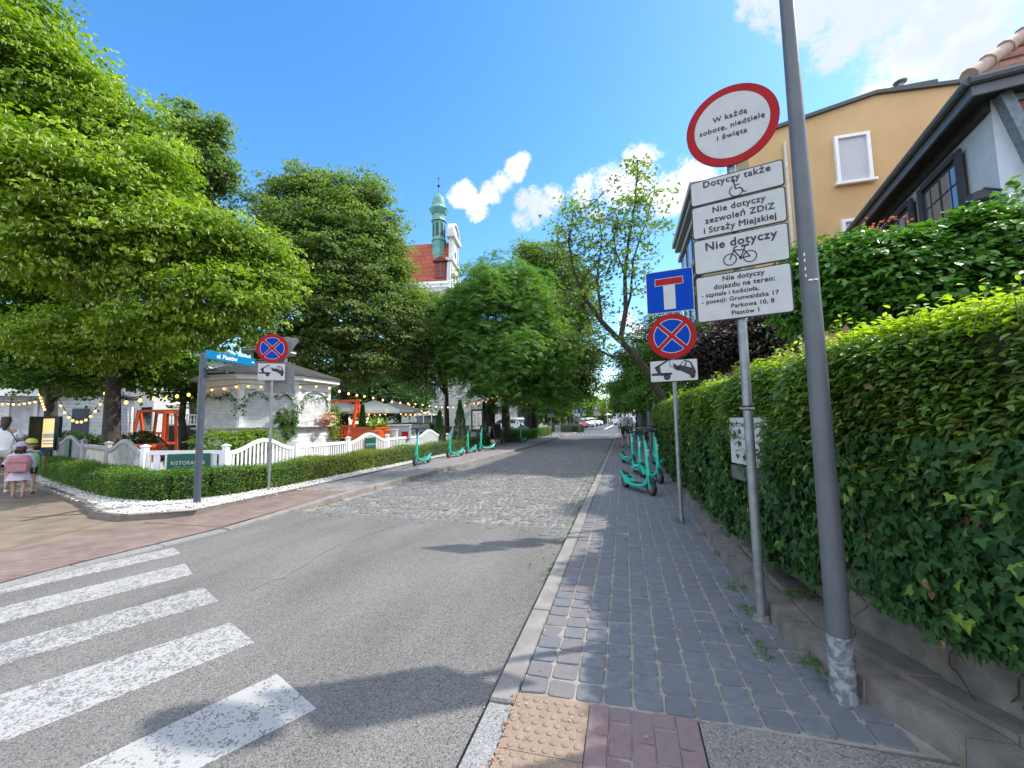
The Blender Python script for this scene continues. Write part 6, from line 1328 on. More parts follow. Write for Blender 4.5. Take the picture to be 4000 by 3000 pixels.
def tree(label, base, r0, fork, blobs, n, per, cr_, L, Wd, lm, seed, shape='quad', bark=BARK, cat='tree', name='tree', group=None, droop=.15, cull=.6, bracts=None, limbs=True, deep=.6, flat_=.25, wild=.15, zmin=None, lump=7, spray=0):
    base = Vector(base); t = thing(name, label, cat, base, 0, group); o = np.array(base)
    if lump:      # break every mass of the crown into separate boughs
        rl = np.random.default_rng(seed+500); bl2 = []
        for p_, q_ in blobs:
            for _ in range(lump):
                d_ = rl.normal(size=3); d_ /= np.linalg.norm(d_); d_[2] *= .9; k_ = rl.uniform(.26, .46); bl2.append((tuple(np.array(p_)+d_*q_*(rl.uniform(.9, 1.12)-k_)), q_*k_))
            bl2.append((p_, q_*.62))
    c, P, T, Nn, rnd = crown_pts(bl2 if lump else blobs, n, per, cr_, seed, droop=droop, cull=cull, deep=deep, flat_=flat_, wild=wild, spray=spray); r = random.Random(seed)
    if zmin: k_ = P[:, 2] > zmin+.25*np.sin(P[:, 0]*3)+.2*np.sin(P[:, 1]*5); P, T, Nn, rnd = P[k_], T[k_], Nn[k_], rnd[k_]
    b = MB(); fk = Vector(fork)-base; lean = Vector((r.uniform(-.1, .1), r.uniform(-.1, .1), 0))
    b.tube([(0, 0, -.1), (0, 0, .1), fk*.3+lean, fk*.7-lean*.5, fk], [r0*1.45, r0*1.12, r0*.98, r0*.85, r0*.72], 12)
    if limbs:
        bl = sorted(blobs, key=lambda q: -q[1])[:14]
        for p, rad in bl:
            e = Vector(p)-base; m_ = fk.lerp(e, .5)+Vector((r.uniform(-.3, .3), r.uniform(-.3, .3), r.uniform(0, .4))); b.tube([fk-Vector((0, 0, .2)), fk.lerp(m_, .5)+Vector((0, 0, .15)), m_, e], [r0*.5, r0*.36, r0*.24, r0*.08], 7)
            for _ in range(3):
                q_ = Vector(c[r.randrange(len(c))])-base
                if (q_-e).length < rad*1.6: b.tube([m_.lerp(e, r.uniform(.2, .9)), e.lerp(q_, .5)+Vector((0, 0, .1)), q_], [r0*.14, r0*.09, .01], 5)
    b.build('trunk', bark, t, True)
    lf = leaves('crown', P, T, Nn, L*RG.uniform(.7, 1.2, len(P)), Wd*RG.uniform(.8, 1.15, len(P)), lm, t, shape, rnd, origin=o)
    if bracts:
        out_ = P-np.array(blobs[0][0]); k = (RG.random(len(P)) < bracts) & (rnd > .35); tv = CAMP-P[k]; tv /= np.linalg.norm(tv, axis=1)[:, None]; Pb = P[k]+np.array(sv)*.05+[0, 0, -.01]; nb_ = len(Pb)
        leaves('blossom_bracts', Pb, np.array([0, 0, -1.])+unit(nb_)*.5, unit(nb_)*[1, 1, .3], L*.85, L*.3, leaf('linden_bract', (.55, .55, .25), (.72, .70, .42), tr=.4), t, 'quad', origin=o)
    return t
def BL(*a): return [(tuple(pt(x, y, D)), r_*D/PX) for x, y, D, r_ in a]
# big linden, leaning over the corner
tree('huge sunlit linden in blossom filling the left side of the picture', gd(245, 11.6), .21, pt(245, 815, 11.6),
     BL((10, 120, 9, 130), (140, 200, 9.5, 125), (30, 20, 10, 85), (265, 290, 10, 95), (60, 370, 8.5, 130), (180, 400, 8.5, 130), (310, 390, 9.5, 90), (300, 520, 8.6, 110), (440, 490, 9.5, 85), (100, 500, 8.3, 95), (525, 530, 10, 72), (550, 620, 10, 62), (440, 620, 9, 90), (330, 640, 9, 80), (500, 690, 9.8, 55), (400, 690, 9.3, 50), (-60, 300, 9, 150), (200, 560, 9.5, 80), (350, 300, 10.5, 40), (575, 550, 10.2, 36), (170, 350, 13, 130), (320, 450, 12.5, 100), (450, 560, 12.5, 90), (60, 300, 13, 140), (60, 560, 13, 130), (200, 200, 12.5, 70), (210, 730, 10.3, 75), (310, 700, 10.3, 60), (110, 700, 10.3, 70), (400, 700, 9.8, 40)),
     2100, 84, .78, .11, .085, L_LIND, 21, bracts=.3, shape='hex', wild=.12, zmin=2.7, spray=.6, lump=6)
tree('dark linden behind the big one shading the left bar building', gd(111, 14), .19, pt(111, 850, 14),
     BL((30, 720, 12.5, 95), (120, 740, 13, 95), (230, 740, 12.6, 85), (330, 745, 12.5, 75), (400, 770, 12.8, 55), (50, 800, 12, 50), (170, 810, 12.4, 45), (300, 800, 12.4, 40), (-40, 650, 13, 110), (200, 650, 14, 100), (340, 690, 13.5, 70)),
     620, 55, .6, .13, .11, L_MID, 22, droop=.25)
tree('tall pointed tree rising behind the big linden', gd(415, 22), .2, pt(415, 700, 22),
     BL((400, 270, 20, 38), (450, 300, 20, 36), (430, 370, 20, 55), (400, 450, 20, 80), (470, 370, 20, 24), (466, 262, 20, 15), (395, 232, 20, 13)), 420, 60, .6, .17, .12, L_LIND2, 23)
tree('small shaded maple between the big trunk and the kiosk', gd(397, 14.5), .12, pt(397, 860, 14.5), BL((385, 825, 14, 42), (345, 810, 14.2, 35), (430, 800, 14.5, 30)), 90, 40, .45, .13, .12, L_MID, 24)
# dense grey-green lindens in the middle
tree('large dense grey-green linden behind the kiosk', gd(742, 23), .26, pt(742, 800, 23),
     BL((575, 430, 22, 42), (645, 440, 22, 85), (660, 400, 22, 34), (740, 430, 22, 75), (742, 380, 22, 24), (650, 365, 22, 20), (600, 390, 22, 20), (690, 375, 22, 16), (800, 385, 22.5, 18), (800, 430, 22.5, 38), (852, 470, 22.5, 16), (610, 540, 21, 85), (700, 540, 21, 110), (640, 500, 21.5, 80), (740, 500, 21.5, 80), (650, 590, 21, 90), (760, 590, 21, 90), (800, 520, 22, 75), (835, 590, 22, 50), (640, 660, 20.5, 105), (750, 660, 20.5, 110), (850, 680, 21.5, 75), (700, 760, 20.5, 75), (800, 770, 21, 70), (620, 750, 20, 60), (560, 600, 21, 60), (850, 535, 23, 22)),
     2300, 66, .85, .155, .115, L_LIND2, 25, spray=.45, bracts=.05, lump=9)
tree('linden with drooping lower branches left of the church wall', gd(965, 27), .17, pt(965, 850, 27),
     BL((925, 664, 26, 26), (905, 648, 25, 20), (945, 646, 26, 18), (905, 632, 25, 14), (962, 634, 26, 14), (890, 670, 25, 45), (870, 625, 25, 25), (920, 710, 25, 55), (880, 760, 24, 65), (945, 770, 25, 60), (900, 815, 24.5, 35), (930, 650, 26, 22)), 620, 55, .75, .16, .11, L_LIND2, 26, droop=.3)
tree('broad horse chestnut with fan-shaped leaves beside the far fence', gd(1092, 26), .3, pt(1092, 850, 26),
     BL((1062, 575, 25, 36), (1035, 620, 25, 40), (1110, 610, 25, 55), (1060, 660, 23.5, 90), (985, 705, 24, 50), (1130, 680, 24, 75), (1010, 760, 23, 70), (1100, 770, 22.5, 85), (1060, 810, 22.5, 50), (1170, 760, 24, 70), (1190, 830, 24.5, 45), (1130, 840, 23.5, 35), (970, 650, 25, 30), (1165, 610, 26, 35)),
     1500, 18, .75, .24, .24, L_CHES, 27, shape='palm', droop=.5)
tree('yellow-green linden right of the horse chestnut overhanging the street', gd(1141, 33), .3, pt(1141, 850, 33),
     BL((1170, 560, 31, 45), (1205, 590, 31, 55), (1230, 650, 30, 55), (1250, 720, 30, 50), (1230, 790, 30, 60), (1260, 830, 31, 35), (1215, 850, 31, 30), (1280, 770, 31, 25), (1190, 700, 31, 60), (1140, 540, 32, 25), (1245, 610, 31, 28)),
     1000, 50, .95, .2, .14, L_MAPL, 28, droop=.3)
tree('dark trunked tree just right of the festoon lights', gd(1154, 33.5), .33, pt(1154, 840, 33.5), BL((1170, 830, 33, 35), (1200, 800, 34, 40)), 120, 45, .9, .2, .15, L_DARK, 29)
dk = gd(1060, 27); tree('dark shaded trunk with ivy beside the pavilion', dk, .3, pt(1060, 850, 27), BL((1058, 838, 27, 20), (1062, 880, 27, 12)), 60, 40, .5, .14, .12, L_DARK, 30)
# sparse tall tree leaning from the right over the street
sb_ = thing('tree', 'tall sparse maple with forked trunk leaning over the far end of the hedge', 'tree', (1.5, 13.5, 0)); so_ = np.array((1.5, 13.5, 0.)); b = MB(); tips = []
D0 = 13.
def limb(pts, r0, r1):
    pl_ = [pt(x, y, D)-Vector(so_) for x, y, D in pts]; n = len(pl_); b.tube(pl_, [r0+(r1-r0)*i/(n-1) for i in range(n)], 7); return pl_
lm_ = [limb([(1440, 880, 13.4), (1405, 810, 13.2), (1372, 768, 13), (1340, 735, 13)], .13, .09), limb([(1340, 737, 13), (1300, 695, 12.8), (1268, 650, 12.6), (1240, 590, 12.5), (1228, 520, 12.5), (1240, 450, 12.5)], .09, .015),
       limb([(1340, 737, 13), (1352, 670, 13), (1350, 600, 13), (1358, 520, 13), (1372, 440, 13), (1378, 345, 13)], .09, .012), limb([(1345, 700, 13), (1362, 640, 13.2), (1368, 560, 13.2), (1395, 480, 13.3), (1415, 410, 13.3)], .05, .01),
       limb([(1268, 650, 12.6), (1235, 620, 12.2), (1205, 560, 12)], .035, .01), limb([(1300, 695, 12.8), (1290, 600, 12.8), (1300, 520, 12.9), (1290, 430, 12.9)], .045, .01), limb([(1372, 768, 13), (1320, 770, 12.6), (1270, 745, 12.4), (1230, 735, 12.2)], .04, .01), limb([(1352, 600, 13), (1330, 540, 13), (1320, 450, 12.9)], .03, .008)]
r_ = random.Random(4)
def mpp(x, y, D): return np.array(pt(x, y, D))
spots = []
for (x, y, w_, h_, k_) in [(1375, 370, 26, 36, 26), (1365, 430, 40, 40, 44), (1405, 420, 34, 35, 18), (1400, 480, 38, 40, 30), (1350, 500, 40, 40, 44), (1310, 470, 38, 40, 34), (1250, 470, 38, 34, 44), (1230, 540, 42, 45, 56), (1290, 540, 45, 45, 50), (1350, 570, 42, 35, 38), (1270, 610, 50, 40, 52), (1230, 660, 40, 40, 40), (1300, 660, 35, 30, 22), (1240, 730, 45, 30, 34), (1290, 745, 35, 25, 22), (1200, 500, 25, 30, 14), (1370, 640, 25, 40, 14), (1425, 505, 20, 30, 8), (1210, 450, 20, 20, 6), (1320, 395, 20, 25, 8), (1350, 720, 22, 25, 10), (1395, 555, 22, 25, 8)]:
    for _ in range(int(k_*.72)): spots.append((x+r_.gauss(0, w_*.55), y+r_.gauss(0, h_*.55), 12.8+r_.gauss(0, .6)))
cl_ = [q for l_ in lm_ for q in l_]; Pm = []; 
seg = [(l_[i], l_[i+1]) for l_ in lm_[1:] for i in range(len(l_)-1)]
for sx, sy2, sD in spots:
    p_ = pt(sx, sy2, sD)-Vector(so_); best = min(((a_.lerp(c2, f)-p_).length, a_.lerp(c2, f)) for a_, c2 in seg for f in (0, .5, 1)); a_ = best[1]
    if best[0] > .15: m2 = a_.lerp(p_, .5)+Vector((0, 0, -.08*best[0])); b.tube([a_, m2, p_], [.011, .007, .004], 4, cap=False)
    Pm.append(np.array(p_)+RG.normal(size=(9, 3))*[.15, .15, .09])
b.build('trunk', BARK, sb_, True); Pm = np.concatenate(Pm); n = len(Pm)
leaves('crown', Pm, unit(n)*[1, 1, .4]+[0, 0, -.5], np.array([0, 0, .8])+unit(n)*.8, RG.uniform(.08, .14, n), RG.uniform(.07, .12, n), L_MAPL, sb_, 'ivy')
# right side trees over the far hedge
tree('dark green hornbeam overhanging the pavement by the iron gate', (2.0, 19, 0), .2, pt(1455, 830, 19.5),
     BL((1400, 800, 18, 50), (1440, 760, 18, 55), (1370, 770, 19, 35), (1350, 830, 20, 30), (1410, 850, 17, 40), (1460, 830, 16, 50), (1430, 700, 19, 35), (1480, 720, 17, 50), (1390, 730, 20, 25), (1345, 860, 22, 18)), 800, 60, .55, .1, .075, L_MID, 41, droop=.2)
tree('dark tree behind the iron gate in deep shade', (2.4, 27, 0), .25, pt(1420, 840, 28),
     BL((1360, 860, 30, 28), (1380, 830, 29, 30), (1410, 860, 27, 35), (1340, 880, 34, 12), (1400, 780, 28, 40)), 360, 55, .9, .16, .12, L_DARK, 42)
tree('purple-leaved plum shrub behind the hedge beside the main sign', (3.0, 7.0, 0), .08, (3.0, 7.0, 1.4), BL((1560, 745, 7.4, 60), (1620, 740, 7, 50), (1520, 775, 7.8, 40), (1655, 700, 7, 30), (1600, 690, 7.4, 30)), 300, 50, .28, .075, .045, L_PURP, 43, cat='shrub', name='shrub')
tree('tall broad-leaved shrub with a few pink flowers above the hedge, by the blue house', (3.0, 4.2, 0), .05, (3.0, 4.2, 1.6),
     BL((1790, 590, 4.6, 65), (1850, 555, 4.5, 40), (1900, 600, 4.3, 90), (1960, 550, 4.3, 55), (2040, 545, 4.1, 62), (2120, 525, 4.0, 66), (2030, 620, 4, 90), (2180, 560, 3.9, 110), (1760, 640, 4.7, 60), (2160, 450, 4.1, 24), (2210, 430, 4.1, 24), (2100, 640, 3.9, 80)),
     820, 26, .2, .085, .052, L_HYD, 44, cat='shrub', name='shrub', shape='hex', droop=.3, limbs=False, lump=0)
pk_ = [pt(x+random.gauss(0, 9), y+random.gauss(0, 4), 4.2) for x, y in ((1882, 482), (1905, 478), (1925, 474), (1893, 486), (1948, 473)) for _ in range(6)]
P = np.array([tuple(q) for q in pk_]); n = len(P); tag(leaves('shrub_flowers', P, unit(n), unit(n)+[0, 0, .5], .03, .028, leaf('pink_petal', (.4, .07, .10), (.5, .13, .15)), None, 'hex'), 'cluster of small coral pink flowers on top of the broad-leaved shrub', 'flowers')
tree('green shrub behind the sign with reddish tips before the ochre wall', (3.2, 8.5, 0), .08, (3.2, 8.5, 2), BL((1720, 560, 7.6, 40), (1705, 610, 7.6, 45), (1730, 660, 7, 50), (1690, 660, 7.4, 30), (1480, 640, 13, 20), (1530, 640, 12, 25)), 260, 40, .25, .08, .05, L_MID, 45, cat='shrub', name='shrub')
# distant trees closing the street
fx_ = [(1180, 850, 52, 40, L_MID), (1215, 860, 60, 40, L_MAPL), (1250, 868, 75, 32, L_BRI), (1280, 876, 90, 24, L_BRI), (1305, 884, 105, 18, L_BRI), (1330, 884, 112, 16, L_MID), (1235, 880, 66, 22, L_DARK), (1160, 880, 48, 30, L_DARK), (1340, 850, 60, 30, L_MID), (1195, 885, 50, 18, L_MAPL)]
for i, (x, y, D, r_, lm2) in enumerate(fx_):
    g_ = gd(x, D); q = r_*D/PX
    tree(('street tree left of the first parking sign', 'street tree above the low railing', 'sunlit tree behind the parked cars', 'bright tree at the far left end of the road', 'bright low tree where the road ends', 'green tree behind the white van roof', 'dark tree directly behind the red car', 'dark tree behind the far white fence', 'tree crown hanging over the white van', 'slim tree between two parking signs')[i], g_, .18+.1*(D > 60), pt(x, y+r_*.7, D),
         [((p_[0]+random.gauss(0, q*.4), p_[1]+random.gauss(0, q*.3), p_[2]+random.gauss(0, q*.3)), q*random.uniform(.45, .7)) for p_ in [pt(x, y, D)]*7], 260, 32, .11*q+.35, .1+D*.0026, .08+D*.002, lm2, 60+i, group='trees closing the end of the street')
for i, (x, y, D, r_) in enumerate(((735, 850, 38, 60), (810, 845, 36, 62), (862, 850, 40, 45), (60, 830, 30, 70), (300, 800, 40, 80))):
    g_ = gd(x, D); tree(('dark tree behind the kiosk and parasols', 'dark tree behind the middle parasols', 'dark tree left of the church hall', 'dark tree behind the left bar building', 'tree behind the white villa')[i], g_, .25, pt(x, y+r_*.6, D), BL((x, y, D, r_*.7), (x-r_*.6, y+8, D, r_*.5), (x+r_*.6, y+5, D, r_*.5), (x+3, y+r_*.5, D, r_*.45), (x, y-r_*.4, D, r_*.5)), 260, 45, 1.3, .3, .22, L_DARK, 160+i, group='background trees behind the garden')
c, P, T, Nn, rnd = crown_pts([(tuple(pt(x, 893, 125)), 3.6) for x in range(1100, 1350, 14)]+[(tuple(pt(x, 880, 130)), 3.2) for x in range(1110, 1330, 26)]+[(tuple(pt(x, 904, 122)), 2.2) for x in range(1100, 1300, 12)]+[(tuple(pt(x, 890, 60)), 2.6) for x in range(985, 1150, 22)], 900, 40, 1.6, 333)
tag(leaves('distant_wood', P, T, Nn, .7, .5, L_MID, None, 'quad', rnd), kind='stuff')
# thin slender trunks on the left bank
for i, x in enumerate((1228, 1236)):
    g_ = gd(x, 50+i*4); b = MB(); b.tube([(0, 0, 0), (.1, 0, 2), (0, .1, 5.5)], [.2, .16, .1], 9); t = thing('tree', ('slender pale trunk before the red car', 'slender pale trunk right before the blue meter')[i], 'tree', g_); b.build('trunk', BARK, t, True)
    c, P, T, Nn, rnd = crown_pts([((g_.x, g_.y, 6.4), 1.6), ((g_.x+1, g_.y, 5.6), 1.2)], 90, 30, .6, 80+i); leaves('crown', P, T, Nn, .22, .16, L_MID, t, 'quad', rnd, origin=tuple(g_))
# ground cover and far hedges
def hedge(name, label, path, w, h, m, dens, L, Wd, z0=0., jit=.035, top=None, core=True, shape='quad', seed=0, cat='hedge', rough_=.04, group=None, sides=(1, 1), mixm=None):
    """clipped hedge along a path: leaves over top and sides of a dark twiggy core"""
    r = np.random.default_rng(seed); t = thing(name, label, cat, (path[0][0], path[0][1], 0), 0, group); o = np.array((path[0][0], path[0][1], 0.)); Ps, Ns = [], []
    b = MB()
    for (a, c) in zip(path[:-1], path[1:]):
        a = np.array(a); c = np.array(c); d = c-a; Ls = np.linalg.norm(d); u = d/Ls; nrm_ = np.array([u[1], -u[0]])
        dd_ = dens(.5*(a+c)) if callable(dens) else dens
        for face, area in (('top', w*Ls), (1, h*Ls), (-1, h*Ls), ('e', w*h), ('s', w*h)):
            k = int(area*dd_);
            if face == -1 and not sides[0]: k = 0
            if k == 0: continue
            s_ = r.random(k); v = r.random(k)
            bulge = r.normal(size=k)*jit
            if face == 'top': off = (v-.5)*w; z = h+bulge*.8; N_ = np.tile([0, 0, 1.], (k, 1))
            elif face in ('e', 's'): off = (v-.5)*w; z = r.random(k)*h; s_ = (np.ones(k) if face == 'e' else np.zeros(k))+bulge/Ls; N_ = np.tile([u[0], u[1], .2], (k, 1))
            else: off = face*(w/2+bulge*.8+.02*np.sin(s_*Ls*5)-.03*(1-v)**2); z = h*v; N_ = np.tile([nrm_[0]*face, nrm_[1]*face, .25], (k, 1))
            pos = a[None]+d[None]*s_[:, None]+nrm_[None]*off[:, None]
            zz_ = z0+z+rough_*np.sin(pos[:, 0]*3.1+seed)*np.sin(pos[:, 1]*2.7)*(z/h)
            edge = (np.abs(off) > w*.45) & (z > h*.93); zz_ -= edge*r.random(k)*.04
            Ps.append(np.stack([pos[:, 0], pos[:, 1], zz_], 1)); Ns.append(N_)
        q = .82; A_ = a-nrm_*w/2*q; B_ = a+nrm_*w/2*q; C2 = c+nrm_*w/2*q; D_ = c-nrm_*w/2*q; b.slab([tuple(A_), tuple(B_), tuple(C2), tuple(D_)][::1], z0+.02, z0+h*.93)
    P = np.concatenate(Ps); Nn = np.concatenate(Ns); n = len(P)
    T = unit(n)*[1, 1, .6]+Nn*.5+[0, 0, .25]; Nn = Nn*.6+unit(n)*.75+[0, 0, .35]
    midx = None; mats = m
    rnd = np.clip(r.random(n)*.75+.25*(.5+.5*np.sin(P[:, 0]*2.3+np.sin(P[:, 1]*1.7)*2)), 0, 1)
    if mixm: mats = [m, mixm[0]]; midx = ((P[:, 1] > mixm[1]) & (P[:, 1] < mixm[2]) & (r.random(n) < mixm[3])).astype(int)
    leaves('foliage', P, T, Nn, L*r.uniform(.7, 1.25, n), Wd*r.uniform(.7, 1.2, n), mats, t, shape, rnd, midx, origin=o)
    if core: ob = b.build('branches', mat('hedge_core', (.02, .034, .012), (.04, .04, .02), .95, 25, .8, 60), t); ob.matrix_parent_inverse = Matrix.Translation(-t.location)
    return t
D1 = lambda p: 2600 if p[1] < 10 else (1500 if p[1] < 15 else 900)
hedge('low_hedge', 'low clipped box hedge in front of the white fence along the street', [(-8.12, 6.06), (-7.78, 6.45), (-7.45, 7.2), (-7.46, 11), (-7.48, 14), (-7.4, 18), (-7.35, 22)], .6, .5, L_BOX, D1, .036, .024, seed=3, mixm=(L_BOXY, 8.2, 12.5, .6))
hedge('low_hedge', 'low clipped box hedge running left in front of the shaded fence', [(-8.0, 6.06), (-8.7, 5.98), (-9.9, 6.25), (-12.3, 7.1), (-14.6, 7.95), (-17.5, 9.1)], .6, .5, L_BOX, lambda p: 2600 if p[0] > -10 else 1300, .036, .026, seed=4)
hedge('low_hedge', 'low clipped hedge beyond the gate and chalkboard', [(-6.75, 24.8), (-6.7, 30), (-6.55, 36.5)], .6, .66, L_MID, 600, .07, .05, seed=5)
hedge('low_hedge', 'dark low box hedge by the parked red car', [tuple(gd(1218, 46))[:2], tuple(gd(1254, 44.5))[:2]], 1.2, .75, L_DARK, 260, .11, .08, seed=6)
hedge('low_hedge', 'leafy green hedge behind the cream parasols', [tuple(gd(770, 27))[:2], tuple(gd(930, 30))[:2]], 1.4, 1.25, L_MID, 260, .13, .1, seed=7)
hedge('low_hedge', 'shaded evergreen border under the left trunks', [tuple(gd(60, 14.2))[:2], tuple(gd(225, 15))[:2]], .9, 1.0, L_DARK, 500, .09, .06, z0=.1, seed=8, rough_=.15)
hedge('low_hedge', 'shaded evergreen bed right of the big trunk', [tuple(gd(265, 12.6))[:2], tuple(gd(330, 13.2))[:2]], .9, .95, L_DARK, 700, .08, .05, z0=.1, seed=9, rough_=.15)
# laurels before the kiosk
for i, (x, D, r_, h_) in enumerate(((487, 10.9, .62, .75), (548, 11.6, .42, .95))):
    g_ = gd(x, D); t = thing('laurel_shrub', ('broad yellow-green laurel bush in front of the kiosk base', 'smaller laurel bush with upright shoots by the kiosk corner')[i], 'shrub', g_)
    c, P, T, Nn, rnd = crown_pts([((g_.x+dx*r_, g_.y+dy_*r_, h_*.6+.35), r_*.62) for dx, dy_ in ((-.8, .2), (0, 0), (.8, .1), (-.3, .3), (.4, -.2))], 150, 22, .2, 90+i, cull=.3); leaves('foliage', P, T+[0, 0, .8], Nn, .11, .042, leaf('laurel_leaf', (.08, .16, .02), (.26, .34, .05), (.5, .5, .12)), t, 'hex', rnd, origin=tuple(g_))
    b = MB(); [b.tube([(random.uniform(-.2, .2), random.uniform(-.2, .2), 0), (random.uniform(-.4, .4)*r_*2, random.uniform(-.3, .3), h_*.8)], [.02, .008], 5) for _ in range(9)]; b.build('stems', TW, t)
# conifers
for i, (x, D, h_, w_) in enumerate(((950, 18.6, 1.72, .3), (994, 19.6, 2.2, .38), (1046, 22.5, 2.3, .28), (783, 17.5, 2.0, .22))):
    g_ = gd(x, D); t = thing('conifer', ('shorter cone-shaped conifer left of the thin trunk', 'taller cone-shaped conifer right of the thin trunk', 'dark narrow conifer beside the menu board', 'dark slender conifer behind the orange planter')[i], 'conifer', g_)
    n = 9000; v = RG.random(n)**.75; a = RG.uniform(0, 6.283, n); rr2 = w_*(1-v)**.8*(1+.14*np.sin(v*34+a*2))*RG.uniform(.75, 1.05, n)+.015
    P = np.stack([g_.x+rr2*np.cos(a), g_.y+rr2*np.sin(a), .12+v*h_], 1); o_ = np.stack([np.cos(a), np.sin(a), .5+0*a], 1)
    leaves('foliage', P, o_+unit(n)*.4, unit(n)+o_*.6, .06, .02, L_CON if i < 2 else L_DARK, t, 'quad', origin=tuple(g_)); b = MB(); b.tube([(0, 0, 0), (0, 0, h_*.8)], [.04, .02], 7); b.build('trunk', BARK, t)
# kiosk ivy garlands, hanging basket, pots
def sprig(pts, rad, n, L, m, name, label, cat, shape='ivy', sag=0):
    P = []
    for a_, c_ in zip(pts[:-1], pts[1:]):
        f = RG.random((n, 1)); q = np.array(a_)*(1-f)+np.array(c_)*f; q[:, 2] -= (4*sag*f*(1-f))[:, 0]; P.append(q+RG.normal(size=(n, 3))*rad)
    P = np.concatenate(P); k = len(P); g = leaves(name, P, unit(k)+[0, 0, -.6], unit(k)*.7-np.array([kd.x, kd.y, 0])*.8+[0, 0, .3], L, L*.9, m, None, shape); return tag(g, label, cat)
hx = s8/2-.06
for i, nm in ((-1, 'left'), (0, 'front'), (1, 'right')):
    P_ = [tuple(kpt(i, -hx, .06, 1.75)), tuple(kpt(i, -hx, .06, 2.1)), tuple(kpt(i, -hx+.3, .06, 2.38)), tuple(kpt(i, 0, .05, 2.22)), tuple(kpt(i, hx-.3, .06, 2.36)), tuple(kpt(i, hx, .06, 2.1)), tuple(kpt(i, hx, .06, 1.6))]
    sprig(P_, .05, 34, .055, L_DARK, 'ivy_garland', 'ivy garland draped over the %s shutter of the kiosk' % {'left': 'shaded left', 'front': 'middle', 'right': 'sunny right'}[nm], 'garland', sag=.02)
q0 = Vector(kpt(0, hx-.28, .2, 1.5)); c, P, T, Nn, rnd = crown_pts([(tuple(q0+Vector((0, 0, .12))), .27), (tuple(q0+Vector((.06, 0, -.2))), .2), (tuple(q0+Vector((.1, 0, -.45))), .12)], 80, 30, .1, 95, cull=.2, droop=.8)
tag(leaves('trailing_ivy', P, T, Nn, .055, .05, L_MID, None, 'ivy', rnd), 'bushy trailing ivy spilling over the kiosk counter', 'ivy plant')
pv = Vector(kpt(1, .3, .22, CZ+.04)); b = MB(); b.lathe([(.1, 0), (.15, .17), (.17, .175), (.17, .22), (.14, .22)], 18, pv); tag(b.build('flower_pot', TERRA, smooth=True), 'terracotta pot on the right end of the kiosk counter', 'pot')
c, P, T, Nn, rnd = crown_pts([(tuple(pv+Vector((dx, 0, .3))), .16) for dx in (-.18, 0, .18)], 50, 22, .09, 96, cull=.1); tag(leaves('pink_flowers', P, T, Nn, .045, .04, leaf('pale_pink_petal', (.6, .38, .36), (.75, .55, .50), tr=.3), None, 'hex', rnd), 'mound of pale pink flowers in the kiosk pot', 'flowers')
vl = [tuple(kpt(1, s8/2+.12, .1, z)) for z in (2.0, 1.6, 1.2, .8)]; sprig(vl, .11, 130, .075, L_BRI, 'climbing_plant', 'climbing plant with yellow blooms at the kiosk right edge', 'climber')
# ---------------- ivy wall and privet hedge on the right
ih = thing('ivy_hedge', 'tall hedge on the low wall, ivy below, sunlit privet on top', 'hedge', (1.2, 2, 0)); io = (1.2, 2, 0.)
def hx_(y): return np.interp(y, [.6, 1.5, 2.1, 2.45, 3, 4.2, 5.8, 8, 12, 16], [1.9, 1.62, 1.5, 1.32, 1.18, 1.12, 1.1, 1.1, 1.1, 1.12])
def face_pts(n, y0, y1, z0, z1, r, jit, p=1.):
    y = y0*(y1/y0)**(r.random(n)); v = r.random(n)
    zb_ = np.interp(y, [1.2, 1.8, 2.4, 3.2, 5, 8, 12, 16], [.66, .56, .43, .34, .22, .1, .05, .05])+.07*np.sin(y*5)+.05*np.sin(y*11+1); zt = 1.76+.03*np.sin(y*3.1)
    lo = zb_ if z0 is None else np.full(n, z0); z = lo+(zt*0+z1-lo)*v
    x = hx_(y)-.03+r.normal(size=n)*jit+.05*np.sin(y*4.3+z*3)+.04*np.sin(y*9-z*7)+.12*np.clip((z-1.45)/.35, 0, 1)**2
    return np.stack([x, y, z], 1)
r = np.random.default_rng(77)
yk = lambda n: None
P = face_pts(44000, 1.15, 16, None, 1.25, r, .055); n = len(P); sz = .042+.0035*P[:, 1]
hang = np.array([-1., -.1, .25]); T = unit(n)*.7+[-.35, 0, -.75]; Nn = unit(n)*.42+hang
ry = np.clip(r.random(n)*.9+.1*(r.random(n) < .35), 0, 1); ry = np.where(r.random(n) < .035, .99, ry*.9)
leaves('ivy_foliage', P, T, Nn, sz*r.uniform(.45, 1.5, n), sz*r.uniform(.65, 1.2, n), L_IVY, ih, 'ivy', ry, origin=io)
P = face_pts(52000, 1.15, 16, .95, 1.75, r, .045); n = len(P); T = unit(n)*.8+[-.5, 0, -.1]; Nn = unit(n)*.5+[-.35, 0, .9]; k = .031+.003*P[:, 1]
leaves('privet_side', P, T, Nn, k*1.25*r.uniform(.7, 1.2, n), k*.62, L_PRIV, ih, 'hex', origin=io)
n = 52000; y = 1.15*(16/1.15)**r.random(n); w = r.random(n); x = hx_(y)+.02+w*1.0; z = 1.735+.035*np.sin(y*3.1)+.03*np.sin(x*9+y*5)-.05*(w < .06)+r.exponential(.022, n)
P = np.stack([x, y, z], 1); T = unit(n)*.8+[0, 0, .5]; Nn = unit(n)*.5+[0, 0, .8]; k = .03+.003*y
leaves('privet_top', P, T, Nn, k*1.2*r.uniform(.7, 1.2, n), k*.6, L_PRIVT, ih, 'hex', origin=io)
